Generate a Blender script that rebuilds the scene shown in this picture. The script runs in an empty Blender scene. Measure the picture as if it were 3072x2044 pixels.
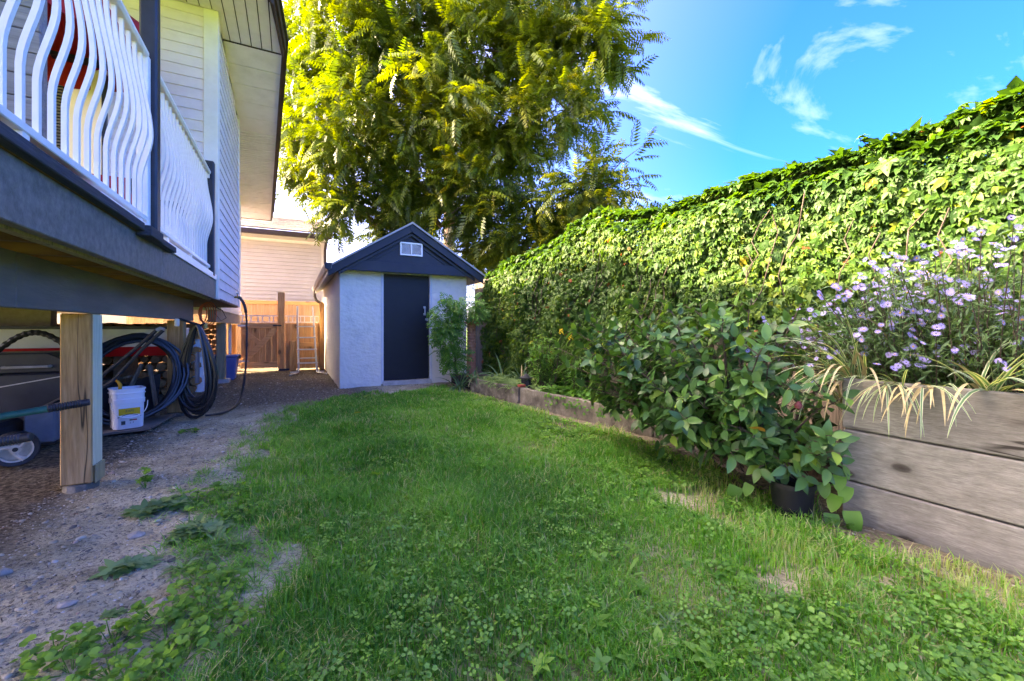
import bpy, bmesh, math, random
import numpy as np
from mathutils import Vector, Matrix, Euler

R = random.Random(7)
NR = np.random.default_rng(11)
rad = math.radians
SC = bpy.context.scene
COL = SC.collection

# ------------------------------------------------------------------ camera
cam_d = bpy.data.cameras.new('camera')
cam = bpy.data.objects.new('camera', cam_d)
COL.objects.link(cam)
cam.location = (0, 0, 1.0)
cam.rotation_euler = (rad(90), 0, rad(-27.06))
cam_d.lens = 15.12
cam_d.sensor_width = 36
cam_d.shift_y = -0.012
cam_d.clip_start = 0.05
cam_d.clip_end = 2000
SC.camera = cam
CAM = np.array((0, 0, 1.0))

# ------------------------------------------------------------------ sky, sun, exposure
SUN_EL, SUN_AZ = 40.0, 30.0          # azimuth measured from -X towards +Y
sun_vec = Vector((-math.cos(rad(SUN_EL)) * math.cos(rad(SUN_AZ)), math.cos(rad(SUN_EL)) * math.sin(rad(SUN_AZ)), math.sin(rad(SUN_EL))))
SKY_STRENGTH = 0.15
SUN_STRENGTH = 2.0
EXPOSURE = 4.35
world = bpy.data.worlds.new('World')
SC.world = world
world.use_nodes = True
nt = world.node_tree
nt.nodes.clear()
wout = nt.nodes.new('ShaderNodeOutputWorld')
wbg = nt.nodes.new('ShaderNodeBackground')
sky = nt.nodes.new('ShaderNodeTexSky')
sky.sky_type = 'NISHITA'
sky.sun_disc = False
sky.sun_elevation = rad(SUN_EL)
sky.sun_rotation = math.atan2(sun_vec.x, sun_vec.y)
sky.air_density = 0.35
sky.dust_density = 4.4
sky.ozone_density = 4.0
hs = nt.nodes.new('ShaderNodeHueSaturation')
hs.inputs['Saturation'].default_value = 1.56
hs.inputs['Hue'].default_value = 0.521
hs.inputs['Value'].default_value = 1.0
tc = nt.nodes.new('ShaderNodeTexCoord')
sep = nt.nodes.new('ShaderNodeSeparateXYZ')
# wispy clouds on a flat layer overhead: direction divided by height
add = nt.nodes.new('ShaderNodeMath'); add.operation = 'MAXIMUM'; add.inputs[1].default_value = 0.06
add2 = nt.nodes.new('ShaderNodeMath'); add2.operation = 'ADD'; add2.inputs[1].default_value = 0.12
dx = nt.nodes.new('ShaderNodeMath'); dx.operation = 'DIVIDE'
dy = nt.nodes.new('ShaderNodeMath'); dy.operation = 'DIVIDE'
comb = nt.nodes.new('ShaderNodeCombineXYZ')
cmap = nt.nodes.new('ShaderNodeMapping')
cmap.inputs['Location'].default_value = (12.2, 3.3, 0.0)
cmap.inputs['Rotation'].default_value = (0, 0, rad(25))
cmap.inputs['Scale'].default_value = (0.85, 2.7, 1.0)
cn = nt.nodes.new('ShaderNodeTexNoise')
cn.inputs['Scale'].default_value = 0.85
cn.inputs['Detail'].default_value = 9
cn.inputs['Roughness'].default_value = 0.58
cn.inputs['Distortion'].default_value = 0.55
cr = nt.nodes.new('ShaderNodeValToRGB')
cr.color_ramp.elements[0].position = 0.53
cr.color_ramp.elements[0].color = (0, 0, 0, 1)
cr.color_ramp.elements[1].position = 1.0
cr.color_ramp.elements[1].color = (0.8, 0.8, 0.8, 1)
mix = nt.nodes.new('ShaderNodeMix'); mix.data_type = 'RGBA'
mix.inputs['B'].default_value = (2.0, 2.2, 2.5, 1)
L = nt.links.new
L(tc.outputs['Generated'], sep.inputs[0])
L(sep.outputs['Z'], add.inputs[0]); L(add.outputs[0], add2.inputs[0])
L(sep.outputs['X'], dx.inputs[0]); L(add2.outputs[0], dx.inputs[1])
L(sep.outputs['Y'], dy.inputs[0]); L(add2.outputs[0], dy.inputs[1])
L(dx.outputs[0], comb.inputs[0]); L(dy.outputs[0], comb.inputs[1])
L(comb.outputs[0], cmap.inputs[0]); L(cmap.outputs[0], cn.inputs['Vector'])
L(cn.outputs['Fac'], cr.inputs[0])
L(sky.outputs[0], hs.inputs['Color'])
L(hs.outputs[0], mix.inputs['A']); L(cr.outputs['Color'], mix.inputs['Factor'])
L(mix.outputs['Result'], wbg.inputs['Color'])
fade = nt.nodes.new('ShaderNodeMapRange'); fade.inputs['From Min'].default_value = 0.02; fade.inputs['From Max'].default_value = 0.5
fm_ = nt.nodes.new('ShaderNodeMath'); fm_.operation = 'MULTIPLY'
L(sep.outputs['Z'], fade.inputs[0]); L(fade.outputs[0], fm_.inputs[0]); L(cr.outputs['Color'], fm_.inputs[1]); L(fm_.outputs[0], mix.inputs['Factor'])
wbg.inputs['Strength'].default_value = SKY_STRENGTH
L(wbg.outputs[0], wout.inputs[0])

sun_d = bpy.data.lights.new('sun', 'SUN')
sun_d.energy = SUN_STRENGTH
sun_d.angle = rad(0.53)
sun_d.color = (1.0, 0.93, 0.82)
sun_o = bpy.data.objects.new('sun', sun_d)
COL.objects.link(sun_o)
sun_o.location = sun_vec * 60
sun_o.rotation_euler = (-sun_vec).to_track_quat('-Z', 'Y').to_euler()

SC.view_settings.view_transform = 'Standard'
SC.view_settings.look = 'None'
SC.view_settings.gamma = 1
SC.view_settings.use_curve_mapping = False
SC.view_settings.exposure = EXPOSURE
SC.view_settings.use_white_balance = True        # the camera is balanced for open shade
SC.view_settings.white_balance_temperature = 10000
SC.view_settings.white_balance_tint = 10
try:
    SC.cycles.max_bounces = 8
    SC.cycles.diffuse_bounces = 5
    SC.cycles.transparent_max_bounces = 8
    SC.cycles.caustics_reflective = False
    SC.cycles.caustics_refractive = False
    SC.cycles.use_denoising = True
except Exception:
    pass

# ------------------------------------------------------------------ helpers: materials
def S(r, g, b):
    return tuple(((c / 255) / 12.92 if c / 255 <= 0.04045 else ((c / 255 + 0.055) / 1.055) ** 2.4) for c in (r, g, b))

def ramp_set(node, stops):
    cr_ = node.color_ramp
    while len(cr_.elements) > len(stops):
        cr_.elements.remove(cr_.elements[-1])
    while len(cr_.elements) < len(stops):
        cr_.elements.new(0.5)
    for e, (p, c) in zip(cr_.elements, stops):
        e.position = p
        e.color = (c[0], c[1], c[2], 1)

def base_mat(name):
    m = bpy.data.materials.new(name)
    m.use_nodes = True
    t = m.node_tree
    return m, t, t.nodes['Principled BSDF']

def pmat(name, stops, scale=6, stretch=(1, 1, 1), detail=5, rough=0.7, bump=0.0, bscale=None, bstretch=None, metallic=0.0, spec=0.4,
         distort=0.0, dirt=None, dirt_scale=1.3, vary=0.0, nrough=0.6, bdist=0.01):
    """procedural surface: world-position noise through a colour ramp, optional stain layer and fine relief"""
    m, t, b = base_mat(name)
    N = t.nodes.new
    geo = N('ShaderNodeNewGeometry')
    mp = N('ShaderNodeMapping'); mp.inputs['Scale'].default_value = stretch
    n = N('ShaderNodeTexNoise'); n.inputs['Scale'].default_value = scale; n.inputs['Detail'].default_value = detail
    n.inputs['Roughness'].default_value = nrough; n.inputs['Distortion'].default_value = distort
    r = N('ShaderNodeValToRGB'); ramp_set(r, stops)
    k = t.links.new
    k(geo.outputs['Position'], mp.inputs[0]); k(mp.outputs[0], n.inputs['Vector']); k(n.outputs['Fac'], r.inputs[0])
    colr = r.outputs[0]
    if dirt:
        n2 = N('ShaderNodeTexNoise'); n2.inputs['Scale'].default_value = dirt_scale; n2.inputs['Detail'].default_value = 7; n2.inputs['Roughness'].default_value = 0.7
        k(geo.outputs['Position'], n2.inputs['Vector'])
        r2 = N('ShaderNodeValToRGB'); ramp_set(r2, [(0.48, (0, 0, 0)), (0.75, (dirt[3],) * 3)])
        k(n2.outputs['Fac'], r2.inputs[0])
        mx = N('ShaderNodeMix'); mx.data_type = 'RGBA'; mx.inputs['B'].default_value = (*dirt[:3], 1)
        k(colr, mx.inputs['A']); k(r2.outputs[0], mx.inputs['Factor'])
        colr = mx.outputs['Result']
    if vary:
        oi = N('ShaderNodeObjectInfo')
        h = N('ShaderNodeHueSaturation')
        mr = N('ShaderNodeMapRange'); mr.inputs['To Min'].default_value = 1 - vary; mr.inputs['To Max'].default_value = 1 + vary
        k(oi.outputs['Random'], mr.inputs[0]); k(mr.outputs[0], h.inputs['Value']); k(colr, h.inputs['Color'])
        colr = h.outputs[0]
    k(colr, b.inputs['Base Color'])
    b.inputs['Roughness'].default_value = rough
    b.inputs['Metallic'].default_value = metallic
    b.inputs['Specular IOR Level'].default_value = spec
    if bump:
        n3 = N('ShaderNodeTexNoise'); n3.inputs['Scale'].default_value = bscale or scale * 3; n3.inputs['Detail'].default_value = 6
        mp3 = N('ShaderNodeMapping'); mp3.inputs['Scale'].default_value = bstretch or stretch
        bp = N('ShaderNodeBump'); bp.inputs['Strength'].default_value = bump; bp.inputs['Distance'].default_value = bdist
        k(geo.outputs['Position'], mp3.inputs[0]); k(mp3.outputs[0], n3.inputs['Vector']); k(n3.outputs['Fac'], bp.inputs['Height'])
        k(bp.outputs[0], b.inputs['Normal'])
    return m

def leaf_mat(name, stops, per_object=False, rough=0.45, trans=0.35, tcol=1.5, spec=0.45, tshift=(1.25, 1.15, 0.35)):
    """leaf: glossy front plus light passing through; the colour runs along a ramp by the leaf's own value"""
    m, t, b = base_mat(name)
    N = t.nodes.new; k = t.links.new
    r = N('ShaderNodeValToRGB'); ramp_set(r, stops)
    if per_object:
        oi = N('ShaderNodeObjectInfo'); k(oi.outputs['Random'], r.inputs[0])
    else:
        at = N('ShaderNodeAttribute'); at.attribute_name = 'tint'; k(at.outputs['Fac'], r.inputs[0])
    k(r.outputs[0], b.inputs['Base Color'])
    b.inputs['Roughness'].default_value = rough
    b.inputs['Specular IOR Level'].default_value = spec
    if trans > 0:
        tr = N('ShaderNodeBsdfTranslucent')
        mu = N('ShaderNodeMix'); mu.data_type = 'RGBA'; mu.blend_type = 'MULTIPLY'; mu.inputs['Factor'].default_value = 1
        mu.inputs['B'].default_value = (tshift[0] * tcol, tshift[1] * tcol, tshift[2] * tcol, 1)
        k(r.outputs[0], mu.inputs['A']); k(mu.outputs['Result'], tr.inputs['Color'])
        ms = N('ShaderNodeMixShader'); ms.inputs[0].default_value = trans
        k(b.outputs[0], ms.inputs[1]); k(tr.outputs[0], ms.inputs[2])
        k(ms.outputs[0], t.nodes['Material Output'].inputs['Surface'])
    return m

# ------------------------------------------------------------------ helpers: meshes and objects
class MB:
    def __init__(s):
        s.v = []; s.f = []
    def add(s, vs, fs):
        o = len(s.v)
        s.v += [tuple(p) for p in vs]
        s.f += [tuple(i + o for i in f) for f in fs]
        return s
    def box(s, x0, x1, y0, y1, z0, z1):
        return s.add([(x0, y0, z0), (x1, y0, z0), (x1, y1, z0), (x0, y1, z0), (x0, y0, z1), (x1, y0, z1), (x1, y1, z1), (x0, y1, z1)],
                     [(3, 2, 1, 0), (4, 5, 6, 7), (0, 1, 5, 4), (1, 2, 6, 5), (2, 3, 7, 6), (3, 0, 4, 7)])
    def hexa(s, p):   # eight corners: bottom four, top four
        return s.add(p, [(3, 2, 1, 0), (4, 5, 6, 7), (0, 1, 5, 4), (1, 2, 6, 5), (2, 3, 7, 6), (3, 0, 4, 7)])
    def beam(s, a, b, w, h, up=(0, 0, 1)):   # straight bar from a to b
        a = Vector(a); b = Vector(b); d = (b - a).normalized(); u = Vector(up)
        sd = d.cross(u)
        if sd.length < 1e-5: sd = d.cross(Vector((1, 0, 0)))
        sd.normalize(); u = sd.cross(d).normalized()
        sd *= w / 2; u *= h / 2
        return s.hexa([a - sd - u, a + sd - u, b + sd - u, b - sd - u, a - sd + u, a + sd + u, b + sd + u, b - sd + u])
    def prism(s, poly, y0, y1):   # polygon in XZ extruded along Y
        n = len(poly)
        vs = [(x, y0, z) for x, z in poly] + [(x, y1, z) for x, z in poly]
        return s.add(vs, [tuple(range(n)), tuple(range(2 * n - 1, n - 1, -1))] + [(i, i + n, (i + 1) % n + n, (i + 1) % n) for i in range(n)])
    def prismz(s, poly, z0, z1):
        n = len(poly)
        vs = [(x, y, z0) for x, y in poly] + [(x, y, z1) for x, y in poly]
        return s.add(vs, [tuple(range(n - 1, -1, -1)), tuple(range(n, 2 * n))] + [(i, (i + 1) % n, (i + 1) % n + n, i + n) for i in range(n)])
    def tube(s, pts, r, n=8, closed=False, caps=True):
        P = [Vector(p) for p in pts]; m = len(P)
        rr = r if isinstance(r, (list, tuple)) else [r] * m
        vs = []; fr = None
        for i in range(m):
            if closed: d = P[(i + 1) % m] - P[i - 1]
            else: d = P[min(i + 1, m - 1)] - P[max(i - 1, 0)]
            if d.length < 1e-9: d = Vector((0, 0, 1))
            d.normalize()
            if fr is None:
                a = Vector((0, 0, 1)) if abs(d.z) < 0.9 else Vector((1, 0, 0))
                fr = d.cross(a).normalized()
            else:
                fr = (fr - d * fr.dot(d))
                fr = fr.normalized() if fr.length > 1e-6 else d.orthogonal().normalized()
            g = d.cross(fr)
            for k in range(n):
                an = 2 * math.pi * k / n
                vs.append(P[i] + (fr * math.cos(an) + g * math.sin(an)) * rr[i])
        fs = []
        for i in range(m if closed else m - 1):
            j = (i + 1) % m
            for k in range(n):
                fs.append((i * n + k, i * n + (k + 1) % n, j * n + (k + 1) % n, j * n + k))
        if not closed and caps:
            fs.append(tuple(range(n - 1, -1, -1))); fs.append(tuple(range((m - 1) * n, m * n)))
        return s.add(vs, fs)
    def lathe(s, c, prof, n=20, axis='z', cap=True):   # prof: (radius, height)
        vs = []
        for r, h in prof:
            for k in range(n):
                an = 2 * math.pi * k / n
                a, b = r * math.cos(an), r * math.sin(an)
                p = {'z': (a, b, h), 'y': (a, h, b), 'x': (h, a, b)}[axis]
                vs.append((c[0] + p[0], c[1] + p[1], c[2] + p[2]))
        fs = []
        for i in range(len(prof) - 1):
            for k in range(n):
                fs.append((i * n + k, i * n + (k + 1) % n, (i + 1) * n + (k + 1) % n, (i + 1) * n + k))
        if cap:
            fs.append(tuple(range(n - 1, -1, -1))); fs.append(tuple(range((len(prof) - 1) * n, len(prof) * n)))
        return s.add(vs, fs)
    def rot(s, mat, c=(0, 0, 0)):
        c = Vector(c)
        s.v = [tuple(mat @ (Vector(p) - c) + c) for p in s.v]
        return s

W = {}
def props(o, label=None, cat=None, group=None, kind=None):
    if label: o['label'] = label
    if cat: o['category'] = cat
    if group: o['group'] = group
    if kind: o['kind'] = kind
    return o

def place(o, loc, parent=None):
    COL.objects.link(o)
    loc = Vector(loc)
    if parent is not None:
        o.parent = parent
        o.location = loc - W[parent.name]
    else:
        o.location = loc
    W[o.name] = loc
    return o

def thing(name, label, cat, loc=(0, 0, 0), group=None):
    o = bpy.data.objects.new(name, None)
    o.empty_display_size = 0.1
    place(o, loc)
    return props(o, label, cat, group)

def build(mb, name, mat, parent=None, smooth=False, bevel=0.0, **kw):
    """link a mesh builder as ONE object whose origin sits in its middle"""
    if not mb.v: return None
    a = np.array(mb.v, dtype=np.float64)
    c = (a.min(0) + a.max(0)) / 2
    if parent is None: c[2] = a[:, 2].min()
    me = bpy.data.meshes.new(name)
    me.from_pydata([tuple(p) for p in (a - c)], [], mb.f)
    bm = bmesh.new(); bm.from_mesh(me)
    bmesh.ops.recalc_face_normals(bm, faces=bm.faces)
    if bevel:
        ed = [e for e in bm.edges if len(e.link_faces) == 2 and e.calc_face_angle(0) > 0.6]
        bmesh.ops.bevel(bm, geom=ed, offset=bevel, segments=1, affect='EDGES', clamp_overlap=True)
    bm.to_mesh(me); bm.free()
    if smooth:
        me.polygons.foreach_set('use_smooth', [True] * len(me.polygons))
        try: me.set_sharp_from_angle(angle=rad(40))
        except Exception: pass
    for m in (mat if isinstance(mat, (list, tuple)) else [mat]):
        me.materials.append(m)
    o = bpy.data.objects.new(name, me)
    place(o, c, parent)
    return props(o, **kw)

def again(o, dp, parent=None, rot=None, scale=None):
    """another of the same piece, mesh shared, moved by dp"""
    c = o.copy()
    COL.objects.link(c)
    par = parent or o.parent
    loc = W[o.name] + Vector(dp)
    c.parent = par
    c.location = loc - (W[par.name] if par else Vector((0, 0, 0)))
    if rot is not None: c.rotation_euler = rot
    if scale is not None: c.scale = scale
    W[c.name] = loc
    return c

def np_mesh(name, verts, faces, mat, parent=None, tint=None, smooth=False, loc=(0, 0, 0), kind='stuff', quads=None, **kw):
    """a big mesh from arrays; faces (n,3) and/or quads (n,4)"""
    me = bpy.data.meshes.new(name)
    v = np.asarray(verts, dtype=np.float32) - np.asarray(loc, dtype=np.float32)
    me.vertices.add(len(v)); me.vertices.foreach_set('co', v.ravel())
    loops = []; starts = []; tot = 0
    if faces is not None and len(faces):
        f = np.asarray(faces, dtype=np.int32); loops.append(f.ravel()); starts.append(np.arange(len(f)) * 3); tot = len(f) * 3
    if quads is not None and len(quads):
        q = np.asarray(quads, dtype=np.int32); loops.append(q.ravel()); starts.append(tot + np.arange(len(q)) * 4)
    loops = np.concatenate(loops); starts = np.concatenate(starts)
    me.loops.add(len(loops)); me.loops.foreach_set('vertex_index', loops)
    me.polygons.add(len(starts)); me.polygons.foreach_set('loop_start', starts.astype(np.int32))
    if smooth: me.polygons.foreach_set('use_smooth', np.ones(len(starts), dtype=bool))
    if tint is not None:
        a = me.attributes.new('tint', 'FLOAT', 'POINT'); a.data.foreach_set('value', np.asarray(tint, dtype=np.float32))
    me.update(calc_edges=True); me.validate()
    me.materials.append(mat)
    o = bpy.data.objects.new(name, me)
    place(o, loc, parent)
    return props(o, kind=kind, **kw)

# ------------------------------------------------------------------ helpers: leaves
def blade(length, width, segs=4, fold=0.25, curl=0.3, shape='ovate', x0=0.0, wav=0.0):
    """one leaf along +Y, face up +Z: returns verts and quads"""
    vs = []; fs = []
    for i in range(segs + 1):
        t = i / segs
        if shape == 'ovate': w = math.sin(math.pi * min(1, t ** 0.75 * 0.97 + 0.03)) ** 0.85
        elif shape == 'heart': w = (1 - t) ** 0.8 * (0.75 + 1.1 * t) * 1.2
        elif shape == 'strap': w = min(1, 6 * t + 0.35) * (1 - t ** 3)
        elif shape == 'round': w = math.sqrt(max(0, 1 - (2 * t - 1) ** 2))
        elif shape == 'dande': w = (0.25 + 0.75 * t) * (1 - t ** 6) * (0.6 if i % 2 else 1.0)
        else: w = math.sin(math.pi * (t * 0.94 + 0.03))
        w = max(w, 0.02) * width / 2
        y = t * length
        z = -curl * length * t * t
        zz = fold * w + wav * width * (1 if i % 2 else -1)
        vs += [(-w, y, z + zz), (0, y, z), (w, y, z + zz)]
    for i in range(segs):
        a = i * 3
        fs += [(a, a + 1, a + 4, a + 3), (a + 1, a + 2, a + 5, a + 4)]
    return np.array(vs), np.array(fs)

def join(parts):
    V = []; F = []; o = 0
    for v, f in parts:
        V.append(v); F.append(f + o); o += len(v)
    return np.concatenate(V), np.concatenate(F)

def xf(part, ang=0, tilt=0, off=(0, 0, 0), s=1.0):
    v, f = part
    m = np.array(Matrix.Rotation(ang, 3, 'Z') @ Matrix.Rotation(tilt, 3, 'X'))
    return (v * s) @ m.T + np.array(off), f

def frames(tip, nrm):
    """rotation matrices whose Y is the tip direction and whose Z leans towards nrm"""
    y = tip / (np.linalg.norm(tip, axis=1, keepdims=True) + 1e-9)
    x = np.cross(y, nrm); x /= (np.linalg.norm(x, axis=1, keepdims=True) + 1e-9)
    z = np.cross(x, y)
    return np.stack([x, y, z], axis=2)

def scatter(tmpl, pos, rot, scale, tint, tvar=0.0):
    """copies of a template as one vertex and quad array"""
    tv, tf = tmpl
    n = len(pos)
    v = np.einsum('nij,kj->nki', rot, tv) * np.asarray(scale).reshape(-1, 1, 1) + pos[:, None, :]
    f = tf[None] + (np.arange(n) * len(tv))[:, None, None]
    ti = np.repeat(np.asarray(tint), len(tv))
    return v.reshape(-1, 3), f.reshape(-1, tf.shape[1]), ti

def merge(sets):
    V = []; F = []; T = []; o = 0
    for v, f, t in sets:
        V.append(v); F.append(f + o); T.append(t); o += len(v)
    return np.concatenate(V), np.concatenate(F), np.concatenate(T)

def leaf_mesh(name, tmpl, mat, tint=None):
    me = bpy.data.meshes.new(name)
    me.from_pydata([tuple(p) for p in tmpl[0]], [], [tuple(int(i) for i in f) for f in tmpl[1]])
    me.polygons.foreach_set('use_smooth', [True] * len(me.polygons))
    if tint is not None:
        a = me.attributes.new('tint', 'FLOAT', 'POINT'); a.data.foreach_set('value', np.asarray(tint, dtype=np.float32))
    me.materials.append(mat)
    return me

def leaf_objs(name, meshes, pos, rot, scale, parent):
    pl = W[parent.name]
    for i in range(len(pos)):
        o = bpy.data.objects.new(name, meshes[i % len(meshes)])
        COL.objects.link(o)
        o.parent = parent
        p = Vector(pos[i])
        o.location = p - pl
        o.rotation_euler = Matrix(rot[i].tolist()).to_euler()
        s = float(scale[i]); o.scale = (s, s, s)
        W[o.name] = p

def unit(v):
    return v / (np.linalg.norm(v, axis=-1, keepdims=True) + 1e-9)

def vnoise(x, y, scale, seed=0):
    g = np.random.default_rng(seed).random((64, 64))
    xs = np.asarray(x) / scale + 1000; ys = np.asarray(y) / scale + 1000
    xi = np.floor(xs).astype(int); yi = np.floor(ys).astype(int)
    fx = xs - xi; fy = ys - yi
    fx = fx * fx * (3 - 2 * fx); fy = fy * fy * (3 - 2 * fy)
    a = g[xi % 64, yi % 64]; b = g[(xi + 1) % 64, yi % 64]; c = g[xi % 64, (yi + 1) % 64]; d = g[(xi + 1) % 64, (yi + 1) % 64]
    return (a * (1 - fx) + b * fx) * (1 - fy) + (c * (1 - fx) + d * fx) * fy

def split_nearest(pos, n, key=None):
    """the n pieces that show largest from the street side of the yard become parts, the rest stay one mass"""
    d = np.linalg.norm(pos - CAM, axis=1) if key is None else key
    o = np.argsort(d)
    return o[:n], o[n:]

# ------------------------------------------------------------------ materials
M = {}
M['siding'] = pmat('siding_cream', [(0.3, S(225, 215, 219)), (0.7, S(235, 226, 230))], scale=3, stretch=(1, 1, 4), rough=0.55, spec=0.3, dirt=(0.35, 0.30, 0.24, 0.25), dirt_scale=2.5, bump=0.05, bscale=60, vary=0.015)
M['trimwhite'] = pmat('trim_white', [(0.3, S(230, 224, 215)), (0.7, S(238, 234, 228))], scale=5, rough=0.5, dirt=(0.4, 0.36, 0.3, 0.2), dirt_scale=3)
M['soffit'] = pmat('soffit_cream', [(0.3, S(234, 225, 228)), (0.7, S(242, 235, 238))], scale=4, rough=0.6, dirt=(0.35, 0.32, 0.27, 0.3), dirt_scale=2.2)
M['rail'] = pmat('rail_white_paint', [(0.3, S(238, 234, 228)), (0.7, S(244, 241, 236))], scale=6, rough=0.35, spec=0.5, dirt=(0.45, 0.43, 0.4, 0.12), dirt_scale=8)
M['charcoal'] = pmat('charcoal_paint', [(0.35, S(98, 95, 90)), (0.65, S(128, 124, 118))], scale=26, rough=0.6, bump=0.25, bscale=120, dirt=(0.10, 0.10, 0.10, 0.35), dirt_scale=2.0)
M['charcoal_beam'] = pmat('charcoal_beam_paint', [(0.3, S(92, 89, 85)), (0.7, S(120, 116, 111))], scale=5, stretch=(2, 0.3, 2), rough=0.65, bump=0.3, bscale=60, dirt=(0.13, 0.12, 0.11, 0.4), dirt_scale=2.0)
M['black_metal'] = pmat('black_metal', [(0.3, S(38, 40, 48)), (0.7, S(50, 53, 62))], scale=9, rough=0.45, bump=0.05, bscale=200)
M['brown_trim'] = pmat('brown_trim', [(0.3, S(50, 38, 32)), (0.7, S(66, 51, 43))], scale=5, rough=0.5)
M['joist'] = pmat('joist_wood', [(0.3, S(92, 66, 45)), (0.7, S(132, 98, 68))], scale=8, stretch=(0.4, 4, 4), rough=0.8, bump=0.2)
M['shingle'] = pmat('shingle_grey', [(0.3, S(108, 98, 92)), (0.7, S(150, 138, 130))], scale=14, rough=0.95, bump=0.6, bscale=90, dirt=(0.2, 0.17, 0.15, 0.4))
M['darkroof'] = pmat('roof_dark', [(0.3, S(58, 54, 52)), (0.7, S(80, 76, 72))], scale=14, rough=0.95, bump=0.4, bscale=90)

def wood(name, stops, axis, scale=9, rough=0.75, bump=0.35, knots=None, knotscale=2.2, flat=1, cracks=0.0, along=0.55, vary=0.08, dirt=None):
    st = [7.0, 7.0, 7.0]; st[axis] = along
    m = pmat(name, stops, scale=scale * 0.8, stretch=tuple(st), rough=rough, bump=bump, bscale=scale * 1.6, bstretch=tuple(st), distort=0.5, detail=7, vary=vary, spec=0.25, dirt=dirt)
    t = m.node_tree; N = t.nodes.new; k = t.links.new
    b = t.nodes['Principled BSDF']
    src = b.inputs['Base Color'].links[0].from_socket
    geo = N('ShaderNodeNewGeometry')
    if knots:
        sx_ = N('ShaderNodeSeparateXYZ'); cx_ = N('ShaderNodeCombineXYZ')
        k(geo.outputs['Position'], sx_.inputs[0])
        uv = [i for i in range(3) if i != flat]
        for q_, i in enumerate(uv): k(sx_.outputs[i], cx_.inputs[q_])
        sc = [0.5 if i == axis else 1.0 for i in uv] + [0.0]
        mp = N('ShaderNodeMapping'); mp.inputs['Scale'].default_value = sc
        vo = N('ShaderNodeTexVoronoi'); vo.voronoi_dimensions = '2D'; vo.inputs['Scale'].default_value = knotscale
        rr = N('ShaderNodeValToRGB'); ramp_set(rr, [(0.0, (0.95,) * 3), (0.05, (0.8,) * 3), (0.075, (0.25,) * 3), (0.16, (0, 0, 0))])
        k(cx_.outputs[0], mp.inputs[0]); k(mp.outputs[0], vo.inputs['Vector']); k(vo.outputs['Distance'], rr.inputs[0])
        mx = N('ShaderNodeMix'); mx.data_type = 'RGBA'; mx.inputs['B'].default_value = (*knots, 1)
        k(src, mx.inputs['A']); k(rr.outputs[0], mx.inputs['Factor'])
        src = mx.outputs['Result']
    if cracks:
        sc = [7.0, 7.0, 7.0]; sc[axis] = 0.45
        mp = N('ShaderNodeMapping'); mp.inputs['Scale'].default_value = sc
        n = N('ShaderNodeTexNoise'); n.inputs['Scale'].default_value = 1.0; n.inputs['Detail'].default_value = 3
        rr = N('ShaderNodeValToRGB'); ramp_set(rr, [(0.0, (0, 0, 0)), (0.484, (0, 0, 0)), (0.495, (cracks,) * 3), (0.50, (cracks,) * 3), (0.511, (0, 0, 0))])
        k(geo.outputs['Position'], mp.inputs[0]); k(mp.outputs[0], n.inputs['Vector']); k(n.outputs['Fac'], rr.inputs[0])
        mp2 = N('ShaderNodeMapping'); sc2 = [9.0] * 3; sc2[axis] = 1.6; mp2.inputs['Scale'].default_value = sc2; mp2.inputs['Location'].default_value = (3.3, 1.7, 5.1)
        n2 = N('ShaderNodeTexNoise'); n2.inputs['Scale'].default_value = 1.0; n2.inputs['Detail'].default_value = 1
        r2 = N('ShaderNodeValToRGB'); ramp_set(r2, [(0.45, (0, 0, 0)), (0.56, (1, 1, 1))])
        k(geo.outputs['Position'], mp2.inputs[0]); k(mp2.outputs[0], n2.inputs['Vector']); k(n2.outputs['Fac'], r2.inputs[0])
        mm_ = N('ShaderNodeMath'); mm_.operation = 'MULTIPLY'; k(rr.outputs[0], mm_.inputs[0]); k(r2.outputs[0], mm_.inputs[1])
        mx = N('ShaderNodeMix'); mx.data_type = 'RGBA'; mx.inputs['B'].default_value = (0.02, 0.016, 0.013, 1)
        k(src, mx.inputs['A']); k(mm_.outputs[0], mx.inputs['Factor'])
        src = mx.outputs['Result']
    k(src, b.inputs['Base Color'])
    return m
M['post'] = wood('post_wood', [(0.25, S(136, 102, 66)), (0.5, S(176, 136, 92)), (0.75, S(200, 162, 116))], 2, cracks=0.9, knots=(0.09, 0.05, 0.03))
M['treated'] = wood('treated_wood', [(0.25, S(140, 124, 92)), (0.6, S(176, 162, 126))], 2, cracks=0.5)
M['cedar'] = wood('cedar_boards', [(0.25, S(168, 116, 70)), (0.5, S(206, 152, 98)), (0.8, S(226, 178, 122))], 2, knots=(0.14, 0.07, 0.03), vary=0.16)
M['cedar_h'] = wood('cedar_rails', [(0.25, S(176, 126, 80)), (0.5, S(212, 160, 108)), (0.8, S(230, 184, 130))], 0, knots=(0.14, 0.07, 0.03), vary=0.08)
M['fence'] = wood('fence_boards', [(0.25, S(84, 76, 70)), (0.5, S(112, 101, 92)), (0.8, S(132, 120, 110))], 2, cracks=0.5, knots=(0.05, 0.04, 0.035), vary=0.15)
M['backfence'] = wood('back_fence_boards', [(0.25, S(140, 112, 84)), (0.5, S(180, 146, 112)), (0.8, S(206, 172, 138))], 2, cracks=0.3, vary=0.15)
M['timber'] = wood('weathered_timber', [(0.2, S(108, 106, 101)), (0.5, S(136, 134, 128)), (0.8, S(160, 158, 152))], 1, scale=15, cracks=0.95, knots=(0.03, 0.024, 0.02), knotscale=3.3, flat=0, along=1.3, vary=0.1, bump=0.3, dirt=(0.075, 0.062, 0.05, 0.7))
M['greyboard'] = wood('grey_board', [(0.3, S(112, 114, 120)), (0.7, S(140, 142, 148))], 0, cracks=0.3)
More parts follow.
